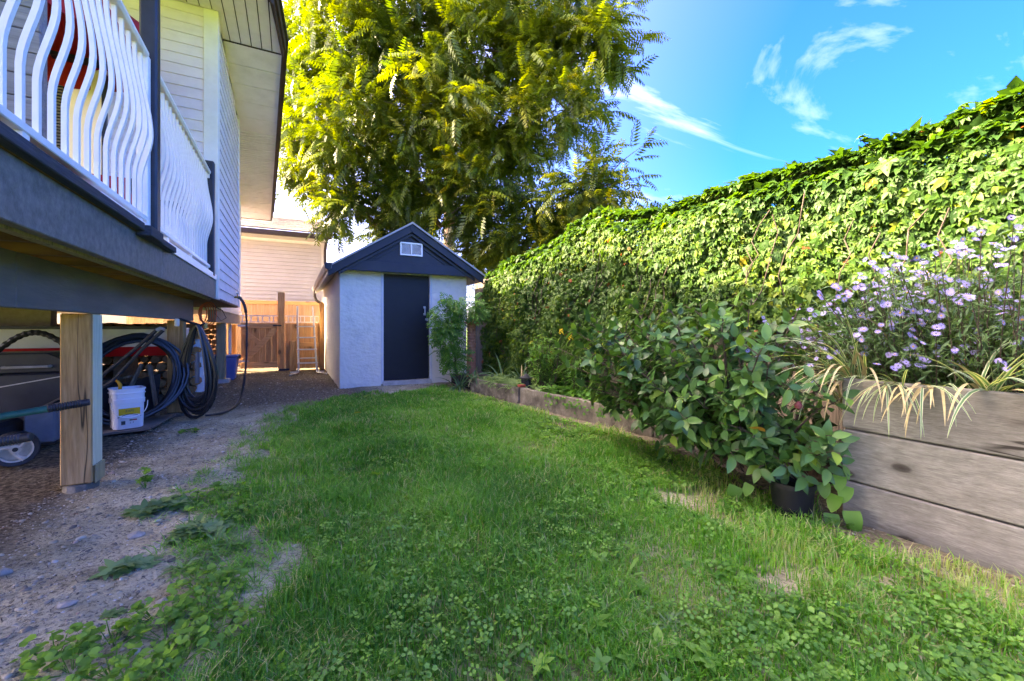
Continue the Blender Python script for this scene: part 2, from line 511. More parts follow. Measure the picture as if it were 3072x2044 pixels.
M['deckdark'] = wood('dark_deck_board', [(0.3, S(46, 49, 56)), (0.7, S(66, 70, 78))], 1, bump=0.5)
M['log'] = pmat('log_ends', [(0.3, S(150, 96, 58)), (0.7, S(196, 140, 92))], scale=18, rough=0.85, vary=0.25)
M['bark'] = pmat('bark', [(0.3, S(74, 60, 50)), (0.7, S(120, 102, 88))], scale=9, stretch=(3, 3, 0.7), rough=0.9, bump=0.7, bscale=16)
M['twig'] = pmat('twig_bark', [(0.3, S(58, 48, 40)), (0.7, S(92, 80, 70))], scale=14, rough=0.85)
M['stucco'] = pmat('stucco', [(0.3, S(232, 225, 214)), (0.7, S(241, 235, 226))], scale=4, rough=0.9, bump=0.9, bscale=15, bstretch=(1, 1, 1.4), bdist=0.02, dirt=(0.40, 0.38, 0.35, 0.5), dirt_scale=4, spec=0.2)
M['shed_trim'] = pmat('shed_trim', [(0.3, S(206, 208, 214)), (0.7, S(220, 222, 227))], scale=6, rough=0.6)
M['navy'] = pmat('shed_dark_paint', [(0.3, S(27, 31, 41)), (0.7, S(35, 39, 50))], scale=6, rough=0.5, bump=0.25, bscale=26, bstretch=(1, 1, 1), dirt=(0.05, 0.052, 0.06, 0.4))
M['door'] = pmat('shed_door_paint', [(0.3, S(17, 21, 30)), (0.7, S(22, 27, 37))], scale=5, rough=0.5, bump=0.08, bscale=14)
M['concrete'] = pmat('concrete', [(0.25, S(74, 68, 58)), (0.5, S(120, 112, 100)), (0.8, S(172, 164, 150))], scale=7, rough=0.92, bump=0.8, bscale=40, dirt=(0.035, 0.034, 0.026, 0.95), dirt_scale=4.5)
M['sill'] = pmat('concrete_pale', [(0.3, S(170, 166, 160)), (0.7, S(200, 197, 192))], scale=9, rough=0.9, bump=0.3, dirt=(0.2, 0.18, 0.16, 0.5), dirt_scale=5)
M['tan'] = pmat('tan_wall', [(0.3, S(178, 156, 132)), (0.7, S(198, 178, 156))], scale=20, rough=0.95, bump=0.4, bscale=80)
M['alu'] = pmat('aluminium', [(0.3, S(190, 188, 184)), (0.7, S(214, 212, 208))], scale=9, rough=0.35, metallic=0.15, spec=0.6)
M['gutter'] = pmat('gutter_metal', [(0.3, S(140, 132, 126)), (0.7, S(168, 160, 152))], scale=9, rough=0.4, metallic=0.2)
M['black_rubber'] = pmat('black_rubber', [(0.3, S(30, 32, 38)), (0.7, S(44, 46, 54))], scale=30, rough=0.5, spec=0.5)
M['hose'] = pmat('hose_rubber', [(0.3, S(20, 22, 26)), (0.7, S(32, 34, 40))], scale=12, rough=0.38, spec=0.55)
M['hose_blue'] = pmat('hose_blue_black', [(0.3, S(20, 24, 28)), (0.7, S(28, 36, 41))], scale=12, rough=0.35, spec=0.6)
M['green_paint'] = pmat('green_handle_paint', [(0.3, S(10, 92, 84)), (0.7, S(16, 112, 100))], scale=20, rough=0.4, dirt=(0.03, 0.05, 0.05, 0.4), dirt_scale=12)
M['bucket'] = pmat('bucket_plastic', [(0.3, S(228, 230, 240)), (0.7, S(236, 238, 246))], scale=8, rough=0.35, spec=0.5)
M['yellow'] = pmat('yellow_label', [(0.3, S(224, 170, 16)), (0.7, S(232, 180, 26))], scale=20, rough=0.5)
M['ink'] = pmat('ink_dark', [(0.3, S(60, 58, 62)), (0.7, S(74, 72, 76))], scale=20, rough=0.6)
M['red'] = pmat('red_fabric', [(0.3, S(160, 20, 30)), (0.7, S(186, 30, 42))], scale=14, rough=0.75, bump=0.2, bscale=120)
M['pinkpole'] = pmat('red_pole', [(0.3, S(190, 84, 84)), (0.7, S(206, 100, 98))], scale=12, rough=0.5)
M['hullwhite'] = pmat('hull_white', [(0.3, S(206, 206, 206)), (0.7, S(222, 222, 222))], scale=4, rough=0.35, dirt=(0.3, 0.28, 0.24, 0.4))
M['hullred'] = pmat('hull_red', [(0.3, S(176, 20, 26)), (0.7, S(196, 30, 34))], scale=6, rough=0.35)
M['blue_bin'] = pmat('blue_plastic', [(0.3, S(62, 96, 158)), (0.7, S(78, 112, 176))], scale=6, rough=0.45)
M['grey_plastic'] = pmat('grey_plastic', [(0.3, S(92, 98, 110)), (0.7, S(114, 120, 132))], scale=7, rough=0.6, dirt=(0.1, 0.1, 0.1, 0.4), dirt_scale=6)
M['wheel'] = pmat('wheel_plastic', [(0.3, S(196, 186, 170)), (0.7, S(222, 214, 200))], scale=8, rough=0.5, dirt=(0.25, 0.2, 0.15, 0.6), dirt_scale=12)
M['white_plastic'] = pmat('white_plastic', [(0.3, S(214, 214, 216)), (0.7, S(230, 230, 232))], scale=7, rough=0.4)
M['orange'] = pmat('orange_cord', [(0.3, S(190, 84, 44)), (0.7, S(214, 104, 60))], scale=20, rough=0.5)
M['terracotta'] = pmat('terracotta', [(0.3, S(168, 106, 80)), (0.7, S(206, 142, 112))], scale=22, rough=0.85, bump=0.9, bscale=34)
M['glass_dark'] = pmat('window_glass', [(0.3, S(22, 22, 26)), (0.7, S(34, 34, 38))], scale=4, rough=0.08, spec=0.8)
M['blind'] = pmat('blind_slats', [(0.3, S(104, 92, 78)), (0.7, S(128, 114, 98))], scale=9, rough=0.6)
M['cream_door'] = pmat('door_cream', [(0.3, S(228, 212, 192)), (0.7, S(236, 222, 204))], scale=6, rough=0.5)
M['brass'] = pmat('brass', [(0.3, S(150, 120, 60)), (0.7, S(180, 150, 84))], scale=14, rough=0.35, metallic=0.8)
M['steel'] = pmat('galvanised', [(0.3, S(170, 172, 176)), (0.7, S(206, 208, 212))], scale=16, rough=0.4, metallic=0.5)
M['paperred'] = pmat('red_print', [(0.3, S(196, 50, 60)), (0.7, S(206, 64, 70))], scale=9, rough=0.5)

M['nsiding'] = pmat('neighbour_siding', [(0.3, S(196, 186, 176)), (0.7, S(206, 197, 188))], scale=3, rough=0.6, vary=0.02)
M['stone'] = pmat('stone_grey', [(0.3, S(140, 134, 124)), (0.7, S(178, 172, 160))], scale=30, rough=0.9, bump=0.4)

# ================================================================== THE GROUND
LB = np.array([(-3, -0.3), (0.8, -0.30), (1.5, -0.22), (2.1, -0.12), (2.7, -0.28), (3.2, -0.30), (3.6, -0.20), (4.8, -0.12), (5.6, 0.0), (6.2, 0.2), (6.6, 0.5), (7.0, 1.0), (9, 3)])
RB = np.array([(-3, 2.45), (0.3, 2.45), (1.2, 2.5), (1.75, 2.62), (2.8, 2.75), (4.0, 2.62), (6.4, 2.4), (7.0, 2.2)])
def lawn_mask(x, y):
    """1 where grass grows, 0 on bare dirt, with a ragged border and thin spots"""
    n = vnoise(x, y, 0.35, 1) - 0.5 + 0.5 * (vnoise(x, y, 0.11, 2) - 0.5)
    l = (x - np.interp(y, LB[:, 0], LB[:, 1]) + 0.26 * n) / 0.20
    r = (np.interp(y, RB[:, 0], RB[:, 1]) - x + 0.35 * n) / 0.18
    far = (6.85 - y - 0.12 * x * 0 + 0.5 * n) / 0.25
    m = np.clip(np.minimum(np.minimum(l, r), far), 0, 1)
    thin = np.clip((vnoise(x, y, 0.5, 3) - 0.22) * 4, 0.5, 1)
    # the trodden strip along the planter and under the bush, and the bare spot by the pot
    edge = np.interp(y, [0.2, 1.0, 1.6, 2.6, 4.0, 6.5], [1.75, 1.95, 2.05, 2.25, 2.3, 2.35])
    strip = np.clip((edge - x) / 0.25, 0, 1)
    thin *= 0.42 + 0.58 * strip
    spot = np.maximum(np.exp(-(((x - 1.72) / 0.24) ** 2 + ((y - 1.02) / 0.13) ** 2)), np.maximum(np.exp(-(((x - 2.05) / 0.15) ** 2 + ((y - 0.80) / 0.10) ** 2)), 0.8 * np.exp(-(((x - 2.0) / 0.2) ** 2 + ((y - 1.75) / 0.2) ** 2))))
    spot2 = np.exp(-(((x - 0.02) / 0.2) ** 2 + ((y - 3.3) / 0.35) ** 2))
    return m * thin * (1 - 0.95 * spot) * (1 - 0.7 * spot2)
def ground_z(x, y):
    fade = np.clip((np.minimum(np.minimum(x + 5.5, 7.5 - x), np.minimum(y + 1.5, 17 - y))) / 1.0, 0, 1)
    return fade * (0.035 * (vnoise(x, y, 0.9, 4) - 0.5) + 0.022 * (vnoise(x, y, 0.25, 5) - 0.5) + 0.012 * (vnoise(x, y, 0.08, 6) - 0.5))

def make_ground():
    xs = np.arange(-6, 8.001, 0.05); ys = np.arange(-2, 17.51, 0.05)
    X, Y = np.meshgrid(xs, ys)
    Z = ground_z(X, Y) * (1 + 0 * X)
    nx, ny = len(xs), len(ys)
    V = np.stack([X.ravel(), Y.ravel(), Z.ravel()], 1)
    i = np.arange(nx - 1); j = np.arange(ny - 1)
    I, J = np.meshgrid(i, j)
    a = (J * nx + I).ravel()
    Q = np.stack([a, a + 1, a + nx + 1, a + nx], 1)
    t = lawn_mask(X.ravel(), Y.ravel())
    t = np.maximum(t, 0.75 * np.clip((X.ravel() - np.interp(Y.ravel(), LB[:, 0], LB[:, 1]) - 0.12) / 0.3, 0, 1) * np.clip((1.45 + 0.16 * Y.ravel() - X.ravel()) / 0.5, 0, 1) * np.clip((6.6 - Y.ravel()) / 0.4, 0, 1))
    mulch = np.clip((Y.ravel() - 5.6) / 1.0, 0, 1) * np.clip((1.4 - X.ravel()) / 0.5, 0, 1)
    mulch = np.maximum(mulch, np.clip((-1.0 - X.ravel()) / 0.25, 0, 1))
    mulch = np.maximum(mulch, np.clip((X.ravel() - np.interp(Y.ravel(), [0.3, 1.3, 2.0, 7], [2.3, 2.1, 2.15, 2.2])) / 0.3, 0, 0.75))
    # out to the horizon
    e = 900
    x0, x1, y0, y1 = xs[0], xs[-1], ys[0], ys[-1]
    o = len(V)
    V2 = np.array([(-e, -e, 0), (e, -e, 0), (e, e, 0), (-e, e, 0), (x0, y0, 0), (x1, y0, 0), (x1, y1, 0), (x0, y1, 0)], float)
    Q2 = np.array([(0, 1, 5, 4), (1, 2, 6, 5), (2, 3, 7, 6), (3, 0, 4, 7)]) + o
    V = np.concatenate([V, V2]); Q = np.concatenate([Q, Q2])
    t = np.concatenate([t, np.ones(8)]); mulch = np.concatenate([mulch, np.zeros(8)])
    m, tr, b = base_mat('yard_soil')
    N = tr.nodes.new; k = tr.links.new
    geo = N('ShaderNodeNewGeometry')
    n1 = N('ShaderNodeTexNoise'); n1.inputs['Scale'].default_value = 3.5; n1.inputs['Detail'].default_value = 9; n1.inputs['Roughness'].default_value = 0.7
    k(geo.outputs['Position'], n1.inputs['Vector'])
    r1 = N('ShaderNodeValToRGB'); ramp_set(r1, [(0.3, S(138, 127, 100)), (0.5, S(186, 174, 142)), (0.72, S(216, 205, 174))])
    k(n1.outputs['Fac'], r1.inputs[0])
    n2 = N('ShaderNodeTexNoise'); n2.inputs['Scale'].default_value = 55; n2.inputs['Detail'].default_value = 4; n2.inputs['Roughness'].default_value = 0.75
    k(geo.outputs['Position'], n2.inputs['Vector'])
    r2 = N('ShaderNodeValToRGB'); ramp_set(r2, [(0.36, (0.35,) * 3), (0.5, (1.0,) * 3), (0.66, (1.0,) * 3), (0.75, (1.7,) * 3)])
    k(n2.outputs['Fac'], r2.inputs[0])
    mu = N('ShaderNodeMix'); mu.data_type = 'RGBA'; mu.blend_type = 'MULTIPLY'; mu.inputs['Factor'].default_value = 1
    k(r1.outputs[0], mu.inputs['A']); k(r2.outputs[0], mu.inputs['B'])
    # brown mulch
    a2 = N('ShaderNodeAttribute'); a2.attribute_name = 'mulch'
    n3 = N('ShaderNodeTexNoise'); n3.inputs['Scale'].default_value = 38; n3.inputs['Detail'].default_value = 5
    k(geo.outputs['Position'], n3.inputs['Vector'])
    r3 = N('ShaderNodeValToRGB'); ramp_set(r3, [(0.35, S(62, 53, 42)), (0.55, S(114, 101, 82)), (0.72, S(158, 144, 122))])
    k(n3.outputs['Fac'], r3.inputs[0])
    m2 = N('ShaderNodeMix'); m2.data_type = 'RGBA'
    k(a2.outputs['Fac'], m2.inputs['Factor']); k(mu.outputs['Result'], m2.inputs['A']); k(r3.outputs[0], m2.inputs['B'])
    # soil and thatch under the grass
    a1 = N('ShaderNodeAttribute'); a1.attribute_name = 'tint'
    r4 = N('ShaderNodeValToRGB'); ramp_set(r4, [(0.35, S(62, 80, 34)), (0.6, S(90, 118, 50)), (0.75, S(132, 132, 80))])
    k(n3.outputs['Fac'], r4.inputs[0])
    m3 = N('ShaderNodeMix'); m3.data_type = 'RGBA'
    k(a1.outputs['Fac'], m3.inputs['Factor']); k(m2.outputs['Result'], m3.inputs['A']); k(r4.outputs[0], m3.inputs['B'])
    k(m3.outputs['Result'], b.inputs['Base Color'])
    b.inputs['Roughness'].default_value = 0.95; b.inputs['Specular IOR Level'].default_value = 0.15
    bp = N('ShaderNodeBump'); bp.inputs['Strength'].default_value = 0.9; bp.inputs['Distance'].default_value = 0.012
    k(n2.outputs['Fac'], bp.inputs['Height']); k(bp.outputs[0], b.inputs['Normal'])
    o = np_mesh('ground', V, None, m, tint=t, smooth=True, quads=Q, kind='structure')
    at = o.data.attributes.new('mulch', 'FLOAT', 'POINT'); at.data.foreach_set('value', mulch.astype(np.float32))
make_ground()

# bed of soil behind the low kerb, with the timber planter's own soil higher up
mb = MB(); mb.prismz([(2.62, 6.75), (2.58, 6.40), (2.98, 2.62), (3.03, 1.27), (3.38, 1.27), (3.38, 7.6), (2.62, 7.6)], -0.05, 0.155)
M['bedsoil'] = pmat('bed_soil', [(0.3, S(44, 36, 30)), (0.7, S(88, 74, 62))], scale=30, rough=0.95, bump=0.8, bscale=60)
build(mb, 'bed_soil', M['bedsoil'], kind='structure')

# ================================================================== THE HOUSE (left)
WX = -0.82           # plane of its side wall
FY = 6.27            # plane of its wall at the end of the deck
EAVE = 4.83
def side_z(y):       # underside of the raking eave along the side
    return EAVE - 0.16 * (y - 6.82)
house = thing('house', 'cream clapboard house with raised floor, wide soffit and brown roof edge', 'house', (-3.5, 9, 0))
def clap_y(x0, x1, y, z, h=0.125, pr=0.018):   # board on a wall that faces -Y, its foot proud
    m = MB()
    m.hexa([(x0, y - pr, z), (x1, y - pr, z), (x1, y + 0.012, z), (x0, y + 0.012, z), (x0, y - 0.004, z + h + 0.004), (x1, y - 0.004, z + h + 0.004), (x1, y + 0.012, z + h + 0.004), (x0, y + 0.012, z + h + 0.004)])
    return m
def clap_x(y0, y1, x, z, h=0.125):
    m = MB()
    m.hexa([(x - 0.012, y0, z), (x + 0.018, y0, z), (x + 0.018, y1, z), (x - 0.012, y1, z), (x - 0.012, y0, z + h + 0.004), (x + 0.004, y0, z + h + 0.004), (x + 0.004, y1, z + h + 0.004), (x - 0.012, y1, z + h + 0.004)])
    return m
# sheathing (the solid body behind the cladding)
mb = MB(); mb.box(-9, WX - 0.02, FY + 0.012, 8.58, 1.40, EAVE + 0.1)
build(mb, 'wall', M['siding'], house)
mb = MB(); mb.box(-9, -1.12, 8.585, 12.0, 1.36, 4.3)
build(mb, 'wall', M['siding'], house)
p0 = None
z = 1.60
while z < EAVE - 0.02:
    h = min(0.125, EAVE - z)
    if h < 0.12: o = build(clap_y(-2.08, WX - 0.125, FY, z, h), 'siding_board', M['siding'], house)
    elif p0 is None: p0 = build(clap_y(-2.08, WX - 0.125, FY, z), 'siding_board', M['siding'], house)
    else: again(p0, (0, 0, z - 1.60))
    z += 0.125
p0 = None
z = 1.37; i = 0
while z < side_z(8.58) + 0.3:
    top = min(z + 0.125, side_z(FY) - 0.0)
    if z + 0.129 < side_z(8.58):
        if p0 is None: p0 = build(clap_x(FY + 0.12, 8.56, WX, z), 'siding_board', M['siding'], house)
        else: again(p0, (0, 0, z - 1.37))
    else:   # cut off by the raking soffit
        y1 = min(8.56, 6.82 + (EAVE - z - 0.125) / 0.16)
        if y1 > FY + 0.3: build(clap_x(FY + 0.12, y1, WX, z, min(0.125, EAVE - z)), 'siding_board', M['siding'], house)
    z += 0.125
mb = MB(); mb.box(WX - 0.125, WX + 0.022, FY - 0.024, FY + 0.12, 1.35, EAVE)
build(mb, 'corner_trim', M['trimwhite'], house, bevel=0.004)
mb = MB(); mb.box(WX - 0.02, WX + 0.022, 8.56, 8.64, 1.35, side_z(8.64) - 0.005)
build(mb, 'corner_trim', M['trimwhite'], house, bevel=0.003)
mb = MB(); mb.box(-1.13, -1.085, 11.9, 12.03, 1.33, side_z(12.03) - 0.005)
build(mb, 'corner_trim', M['trimwhite'], house, bevel=0.003)
mb = MB(); mb.box(-1.12, -1.10, 8.64, 11.9, 1.40, side_z(11.9))
build(mb, 'wall', M['siding'], house)
# underside of the bay and the sill beam behind it
mb = MB(); mb.box(-4.5, WX + 0.004, FY - 0.02, 8.6, 1.345, 1.368)
build(mb, 'bay_floor', M['joist'], house)
mb = MB(); mb.box(-4.5, -1.06, 8.62, 12.0, 1.30, 1.395)
build(mb, 'sill_board', M['trimwhite'], house)
mb = MB(); mb.box(-1.2, -1.09, 8.3, 12.0, 1.10, 1.298)
M['taupe'] = pmat('taupe_paint', [(0.3, S(122, 112, 104)), (0.7, S(140, 130, 120))], scale=6, rough=0.7)
build(mb, 'sill_beam', M['taupe'], house, bevel=0.004)
for (x, y, w, m_) in ((-1.16, 9.45, 0.14, 'treated'), (-1.26, 12.0, 0.16, 'post')):
    mb = MB(); mb.box(x - w / 2, x + w / 2, y - w / 2, y + w / 2, 0.07, 1.095)
    build(mb, 'support_post', M[m_], house, bevel=0.006)
    mb = MB(); mb.box(x - 0.13, x + 0.13, y - 0.13, y + 0.13, -0.05, 0.068)
    build(mb, 'pier_block', M['sill'], house, bevel=0.01)
mb = MB(); mb.box(-1.21, -1.16, 10.9, 10.95, 0.0, 1.095)
build(mb, 'prop', M['trimwhite'], house)
# foundation under the far side
mb = MB(); mb.box(-9, -4.6, 5.2, 12, -0.05, 1.345)
build(mb, 'foundation', M['tan'], house)
mb = MB(); mb.box(-4.6, -2.45, 6.75, 6.9, -0.05, 1.345)
build(mb, 'foundation', M['tan'], house)

# soffits: grooved panels running out to the eave over the deck, and across along the side
def ex(y):    # outer edge of the eave
    return np.interp(y, [-3, 5.77, 6.82, 12.94], [-1.0, -0.222, -0.132, -0.507])
def front_y(x):   # where the slanting front edge of the porch roof crosses this x
    return float(np.interp(x, [-1.2, -0.85, -0.222, -0.132], [-3, 4.6, 5.77, 6.815]))
pw_ = 0.122
for i in range(22):
    xb = -0.134 - i * pw_; xa = xb - pw_ + 0.012
    ya = 6.812 if xa > WX else FY - 0.02
    yb = 6.812 if xb > WX else FY - 0.02
    m = MB()
    if xa < WX < xb:
        ya = yb = FY - 0.02
        m.box(WX + 0.001, xb, FY - 0.0199, 6.812, EAVE + 0.002, EAVE + 0.014)
    m.hexa([(xa, front_y(xa), EAVE + 0.002), (xb, front_y(xb), EAVE + 0.002), (xb, yb, EAVE + 0.002), (xa, ya, EAVE + 0.002),
                      (xa, front_y(xa), EAVE + 0.014), (xb, front_y(xb), EAVE + 0.014), (xb, yb, EAVE + 0.014), (xa, ya, EAVE + 0.014)])
    build(m, 'soffit_panel', M['soffit'], house)
m = MB(); m.box(-2.9, -1.35, -3, FY - 0.02, EAVE + 0.03, EAVE + 0.04); m.hexa([(-1.35, -2.9, EAVE + 0.03), (-1.15, -2.9, EAVE + 0.03), (-0.16, 6.8, EAVE + 0.03), (-1.35, 6.25, EAVE + 0.03), (-1.35, -2.9, EAVE + 0.04), (-1.15, -2.9, EAVE + 0.04), (-0.16, 6.8, EAVE + 0.04), (-1.35, 6.25, EAVE + 0.04)])
build(m, 'soffit_backing', M['brown_trim'], house)
m = MB(); m.box(WX, -0.14, 6.813, 6.828, EAVE - 0.012, EAVE + 0.0)
build(m, 'soffit_joint', M['brown_trim'], house)
y = 6.825
k_ = 0
while y < 12.9:
    st = 0.42 if k_ < 5 else 0.30
    y1 = min(y + st, 12.94)
    xi = -1.16 if y > 8.5 else WX + 0.002
    def sp(ya, yb, lo, hi, xin=xi):
        return [(xin, ya, side_z(ya) + lo), (float(ex(ya)), ya, side_z(ya) + lo), (float(ex(yb)), yb, side_z(yb) + lo), (xin, yb, side_z(yb) + lo),
                (xin, ya, side_z(ya) + hi), (float(ex(ya)), ya, side_z(ya) + hi), (float(ex(yb)), yb, side_z(yb) + hi), (xin, yb, side_z(yb) + hi)]
    m = MB(); m.hexa(sp(y + 0.006, y1 - 0.006, 0.0, 0.014))
    if k_ >= 5:
        for q in range(4):
            ya = y + 0.02 + q * 0.07
            m.hexa(sp(ya, ya + 0.045, -0.016, -0.0005))
    build(m, 'soffit_panel', M['soffit'], house)
    y = y1; k_ += 1
# fascia boards and the roof slabs above
fpts = [(-1.2, -3, EAVE), (-0.85, 4.6, EAVE), (-0.222, 5.77, EAVE), (-0.132, 6.82, EAVE), (-0.507, 12.94, side_z(12.94))]  # unseen near edge is set back so sun reaches lower on the hedge
for a, b in zip(fpts[:-1], fpts[1:]):
    m = MB()
    dx_ = 0.028
    m.hexa([(a[0], a[1], a[2] - 0.035), (a[0] + dx_, a[1], a[2] - 0.035), (b[0] + dx_, b[1], b[2] - 0.035), (b[0], b[1], b[2] - 0.035),
            (a[0], a[1], a[2] + 0.17), (a[0] + dx_, a[1], a[2] + 0.17), (b[0] + dx_, b[1], b[2] + 0.17), (b[0], b[1], b[2] + 0.17)])
    build(m, 'fascia', M['brown_trim'], house)
    m = MB()
    m.hexa([(a[0] + 0.03, a[1], a[2] + 0.05), (a[0] + 0.055, a[1], a[2] + 0.05), (b[0] + 0.055, b[1], b[2] + 0.05), (b[0] + 0.03, b[1], b[2] + 0.05),
            (a[0] + 0.03, a[1], a[2] + 0.18), (a[0] + 0.055, a[1], a[2] + 0.18), (b[0] + 0.055, b[1], b[2] + 0.18), (b[0] + 0.03, b[1], b[2] + 0.18)])
    build(m, 'fascia_trim', M['brown_trim'], house)
    m = MB()
    m.hexa([(-9, a[1], a[2] + 0.19), (a[0] + 0.085, a[1], a[2] + 0.19), (b[0] + 0.085, b[1], b[2] + 0.19), (-9, b[1], b[2] + 0.19),
            (-9, a[1], a[2] + 0.9), (a[0] + 0.085, a[1], a[2] + 0.225), (b[0] + 0.085, b[1], b[2] + 0.225), (-9, b[1], b[2] + 0.9)])
    build(m, 'roof', M['darkroof'], house)
# far end of the eave
m = MB(); m.box(-1.2, -0.5, 12.945, 12.97, side_z(12.94) - 0.03, side_z(12.94) + 0.16)
build(m, 'fascia', M['brown_trim'], house)
# porch ceiling further in, over the deck
m = MB(); m.box(-9, -2.85, -3, FY, EAVE + 0.01, EAVE + 0.03)
build(m, 'porch_ceiling', M['soffit'], house)
# patio door, side panel and head trim in the end wall (deck height 1.60)
m = MB(); m.box(-3.6, -2.14, FY - 0.01, FY + 0.01, 1.62, 3.80)
win = build(m, 'patio_door', M['glass_dark'], house)
for i in range(62):
    m = MB(); m.box(-3.55, -2.17, FY - 0.034, FY - 0.02, 1.72 + i * 0.033, 1.739 + i * 0.033)
    if i == 0: sl = build(m, 'blind_slat', M['blind'], win)
    else: again(sl, (0, 0, i * 0.033))
m = MB(); m.box(-3.7, -2.05, FY - 0.06, FY - 0.015, 3.80, 3.93)
build(m, 'door_head', M['trimwhite'], house, bevel=0.02)
m = MB(); m.box(-2.14, -2.08, FY - 0.035, FY + 0.01, 1.61, 3.80)
build(m, 'door_casing', M['cream_door'], house)
# cream door leaf standing open on the deck
od = thing('open_door', 'cream door leaf standing ajar behind the white railing', 'door', (-1.95, 6.0, 1.60))
m = MB(); m.hexa([(-2.06, 6.05, 1.62), (-1.70, 5.75, 1.62), (-1.675, 5.78, 1.62), (-2.035, 6.08, 1.62), (-2.06, 6.05, 3.62), (-1.70, 5.75, 3.62), (-1.675, 5.78, 3.62), (-2.035, 6.08, 3.62)])
build(m, 'door_panel', M['cream_door'], od, bevel=0.003)
m = MB(); m.box(-1.70, -1.665, 5.70, 5.745, 1.62, 3.55)  # black strip standing in for the shadow in the gap beside the door
build(m, 'gap_shadow_strip', M['black_metal'], od)
m = MB(); m.box(-2.1, -1.62, 5.75, 6.10, 3.66, 3.70)
build(m, 'closer_bar', M['black_metal'], od)
# wall lamp
wl = thing('porch_lamp', 'grey bell shaped porch lamp on the cream wall beside the door', 'lamp', (-2.02, 6.1, 3.5))
m = MB(); m.lathe((-2.02, 6.10, 3.52), [(0.0, 0.0), (0.05, 0.01), (0.075, 0.06), (0.08, 0.35), (0.06, 0.5), (0.02, 0.55)], 16)
build(m, 'lamp_shade', M['gutter'], wl, smooth=True)
m = MB(); m.tube([(-2.02, 6.1, 4.06), (-2.02, 6.1, 4.15), (-2.02, 6.26, 4.15)], 0.012)
build(m, 'bracket', M['black_metal'], wl)

# ================================================================== THE DECK
deck = thing('deck', 'raised deck with charcoal rim boards standing on timber posts', 'deck', (-2.2, 3, 0))
DX = -0.82
m = MB(); m.box(DX - 0.045, DX, -2.6, 3.85, 1.348, 1.572); build(m, 'rim_board', M['charcoal'], deck, bevel=0.004)
m = MB(); m.box(DX - 0.045, DX, 3.853, FY - 0.03, 1.348, 1.572); build(m, 'rim_board', M['charcoal'], deck, bevel=0.004)
m = MB(); m.box(DX - 0.085, DX - 0.048, -2.6, FY - 0.03, 1.338, 1.56); build(m, 'ledger', M['treated'], deck)
m = MB(); m.box(-1.145, -1.10, -2.6, 2.72, 1.092, 1.344); build(m, 'beam', M['charcoal_beam'], deck, bevel=0.004)
m = MB(); m.box(-1.145, -1.10, 2.723, 6.6, 1.092, 1.344); build(m, 'beam', M['charcoal_beam'], deck, bevel=0.004)
j0 = None
for i in range(22):
    yy = -2.4 + i * 0.4
    if yy > FY - 0.1: break
    if j0 is None:
        m = MB(); m.box(-4.5, DX - 0.09, yy, yy + 0.04, 1.346, 1.565); j0 = build(m, 'joist', M['joist'], deck); y00 = yy
    else: again(j0, (0, yy - y00, 0))
b0 = None
for i in range(27):
    xx = -0.95 - i * 0.14
    if b0 is None:
        m = MB(); m.box(xx, xx + 0.134, -2.6, FY - 0.03, 1.574, 1.60); b0 = build(m, 'deck_board', M['joist'], deck, bevel=0.003); x00 = xx
    else: again(b0, (xx - x00, 0, 0))
# edge boards: dark nosing over the rim, stopping short, then a white strip
m = MB(); m.box(DX - 0.10, DX + 0.045, -2.6, 3.25, 1.576, 1.622); build(m, 'edge_board', M['deckdark'], deck, bevel=0.004)
m = MB(); m.box(DX - 0.10, DX + 0.075, 3.256, 3.52, 1.55, 1.612); build(m, 'edge_board', M['deckdark'], deck, bevel=0.004)
m = MB(); m.box(DX - 0.10, DX + 0.05, 3.526, 4.0, 1.56, 1.602); build(m, 'edge_board', M['deckdark'], deck, bevel=0.004)
m = MB(); m.box(DX - 0.06, DX + 0.012, 4.006, FY - 0.06, 1.574, 1.64); build(m, 'edge_strip', M['rail'], deck, bevel=0.003)
m = MB(); m.box(DX - 0.08, DX + 0.02, 2.7, 3.55, 1.624, 1.648); build(m, 'edge_strip', M['rail'], deck, bevel=0.003)
# posts under the beam
def post(x, y, w, zt, mat, foot=True, zb=0.045):
    m = MB(); m.box(x - w / 2, x + w / 2, y - w / 2, y + w / 2, zb, zt)
    p = build(m, 'support_post', mat, deck, bevel=0.007)
    if foot:
        m = MB(); m.prismz([(x + 0.085 * math.cos(a) , y + 0.085 * math.sin(a)) for a in [i * math.pi / 6 for i in range(12)]], -0.06, zb - 0.003)
        build(m, 'footing', M['concrete'], deck, bevel=0.01)
    return p
pf = post(-1.173, 3.615, 0.148, 1.09, M['post'])
m = MB(); m.box(-1.095, -1.085, 3.56, 3.70, 0.04, 0.15); build(m, 'post_bracket', M['treated'], deck, bevel=0.002)
m = MB(); m.box(-1.0985, -1.0955, 3.545, 3.686, 0.15, 1.085)   # thin sheet, paler than the post, over its yard side
build(m, 'post_facing', wood('pale_post_side', [(0.25, S(196, 196, 164)), (0.6, S(222, 220, 190))], 2, dirt=(0.42, 0.50, 0.36, 0.5)), deck)
post(-1.175, 6.12, 0.15, 1.09, M['post'])
for (x, y) in ((-3.4, 3.6), (-3.4, 6.1), (-1.173, 0.9)):
    post(x, y, 0.148, 1.34, M['post'])
# roof posts that rise from the deck edge
m = MB(); m.box(-0.895, -0.80, 3.615, 3.71, 1.625, EAVE); build(m, 'roof_post', M['black_metal'], deck, bevel=0.012)
m = MB(); m.box(-0.90, -0.80, 5.95, 6.05, 1.604, 2.92); build(m, 'newel_post', M['black_metal'], deck, bevel=0.012)

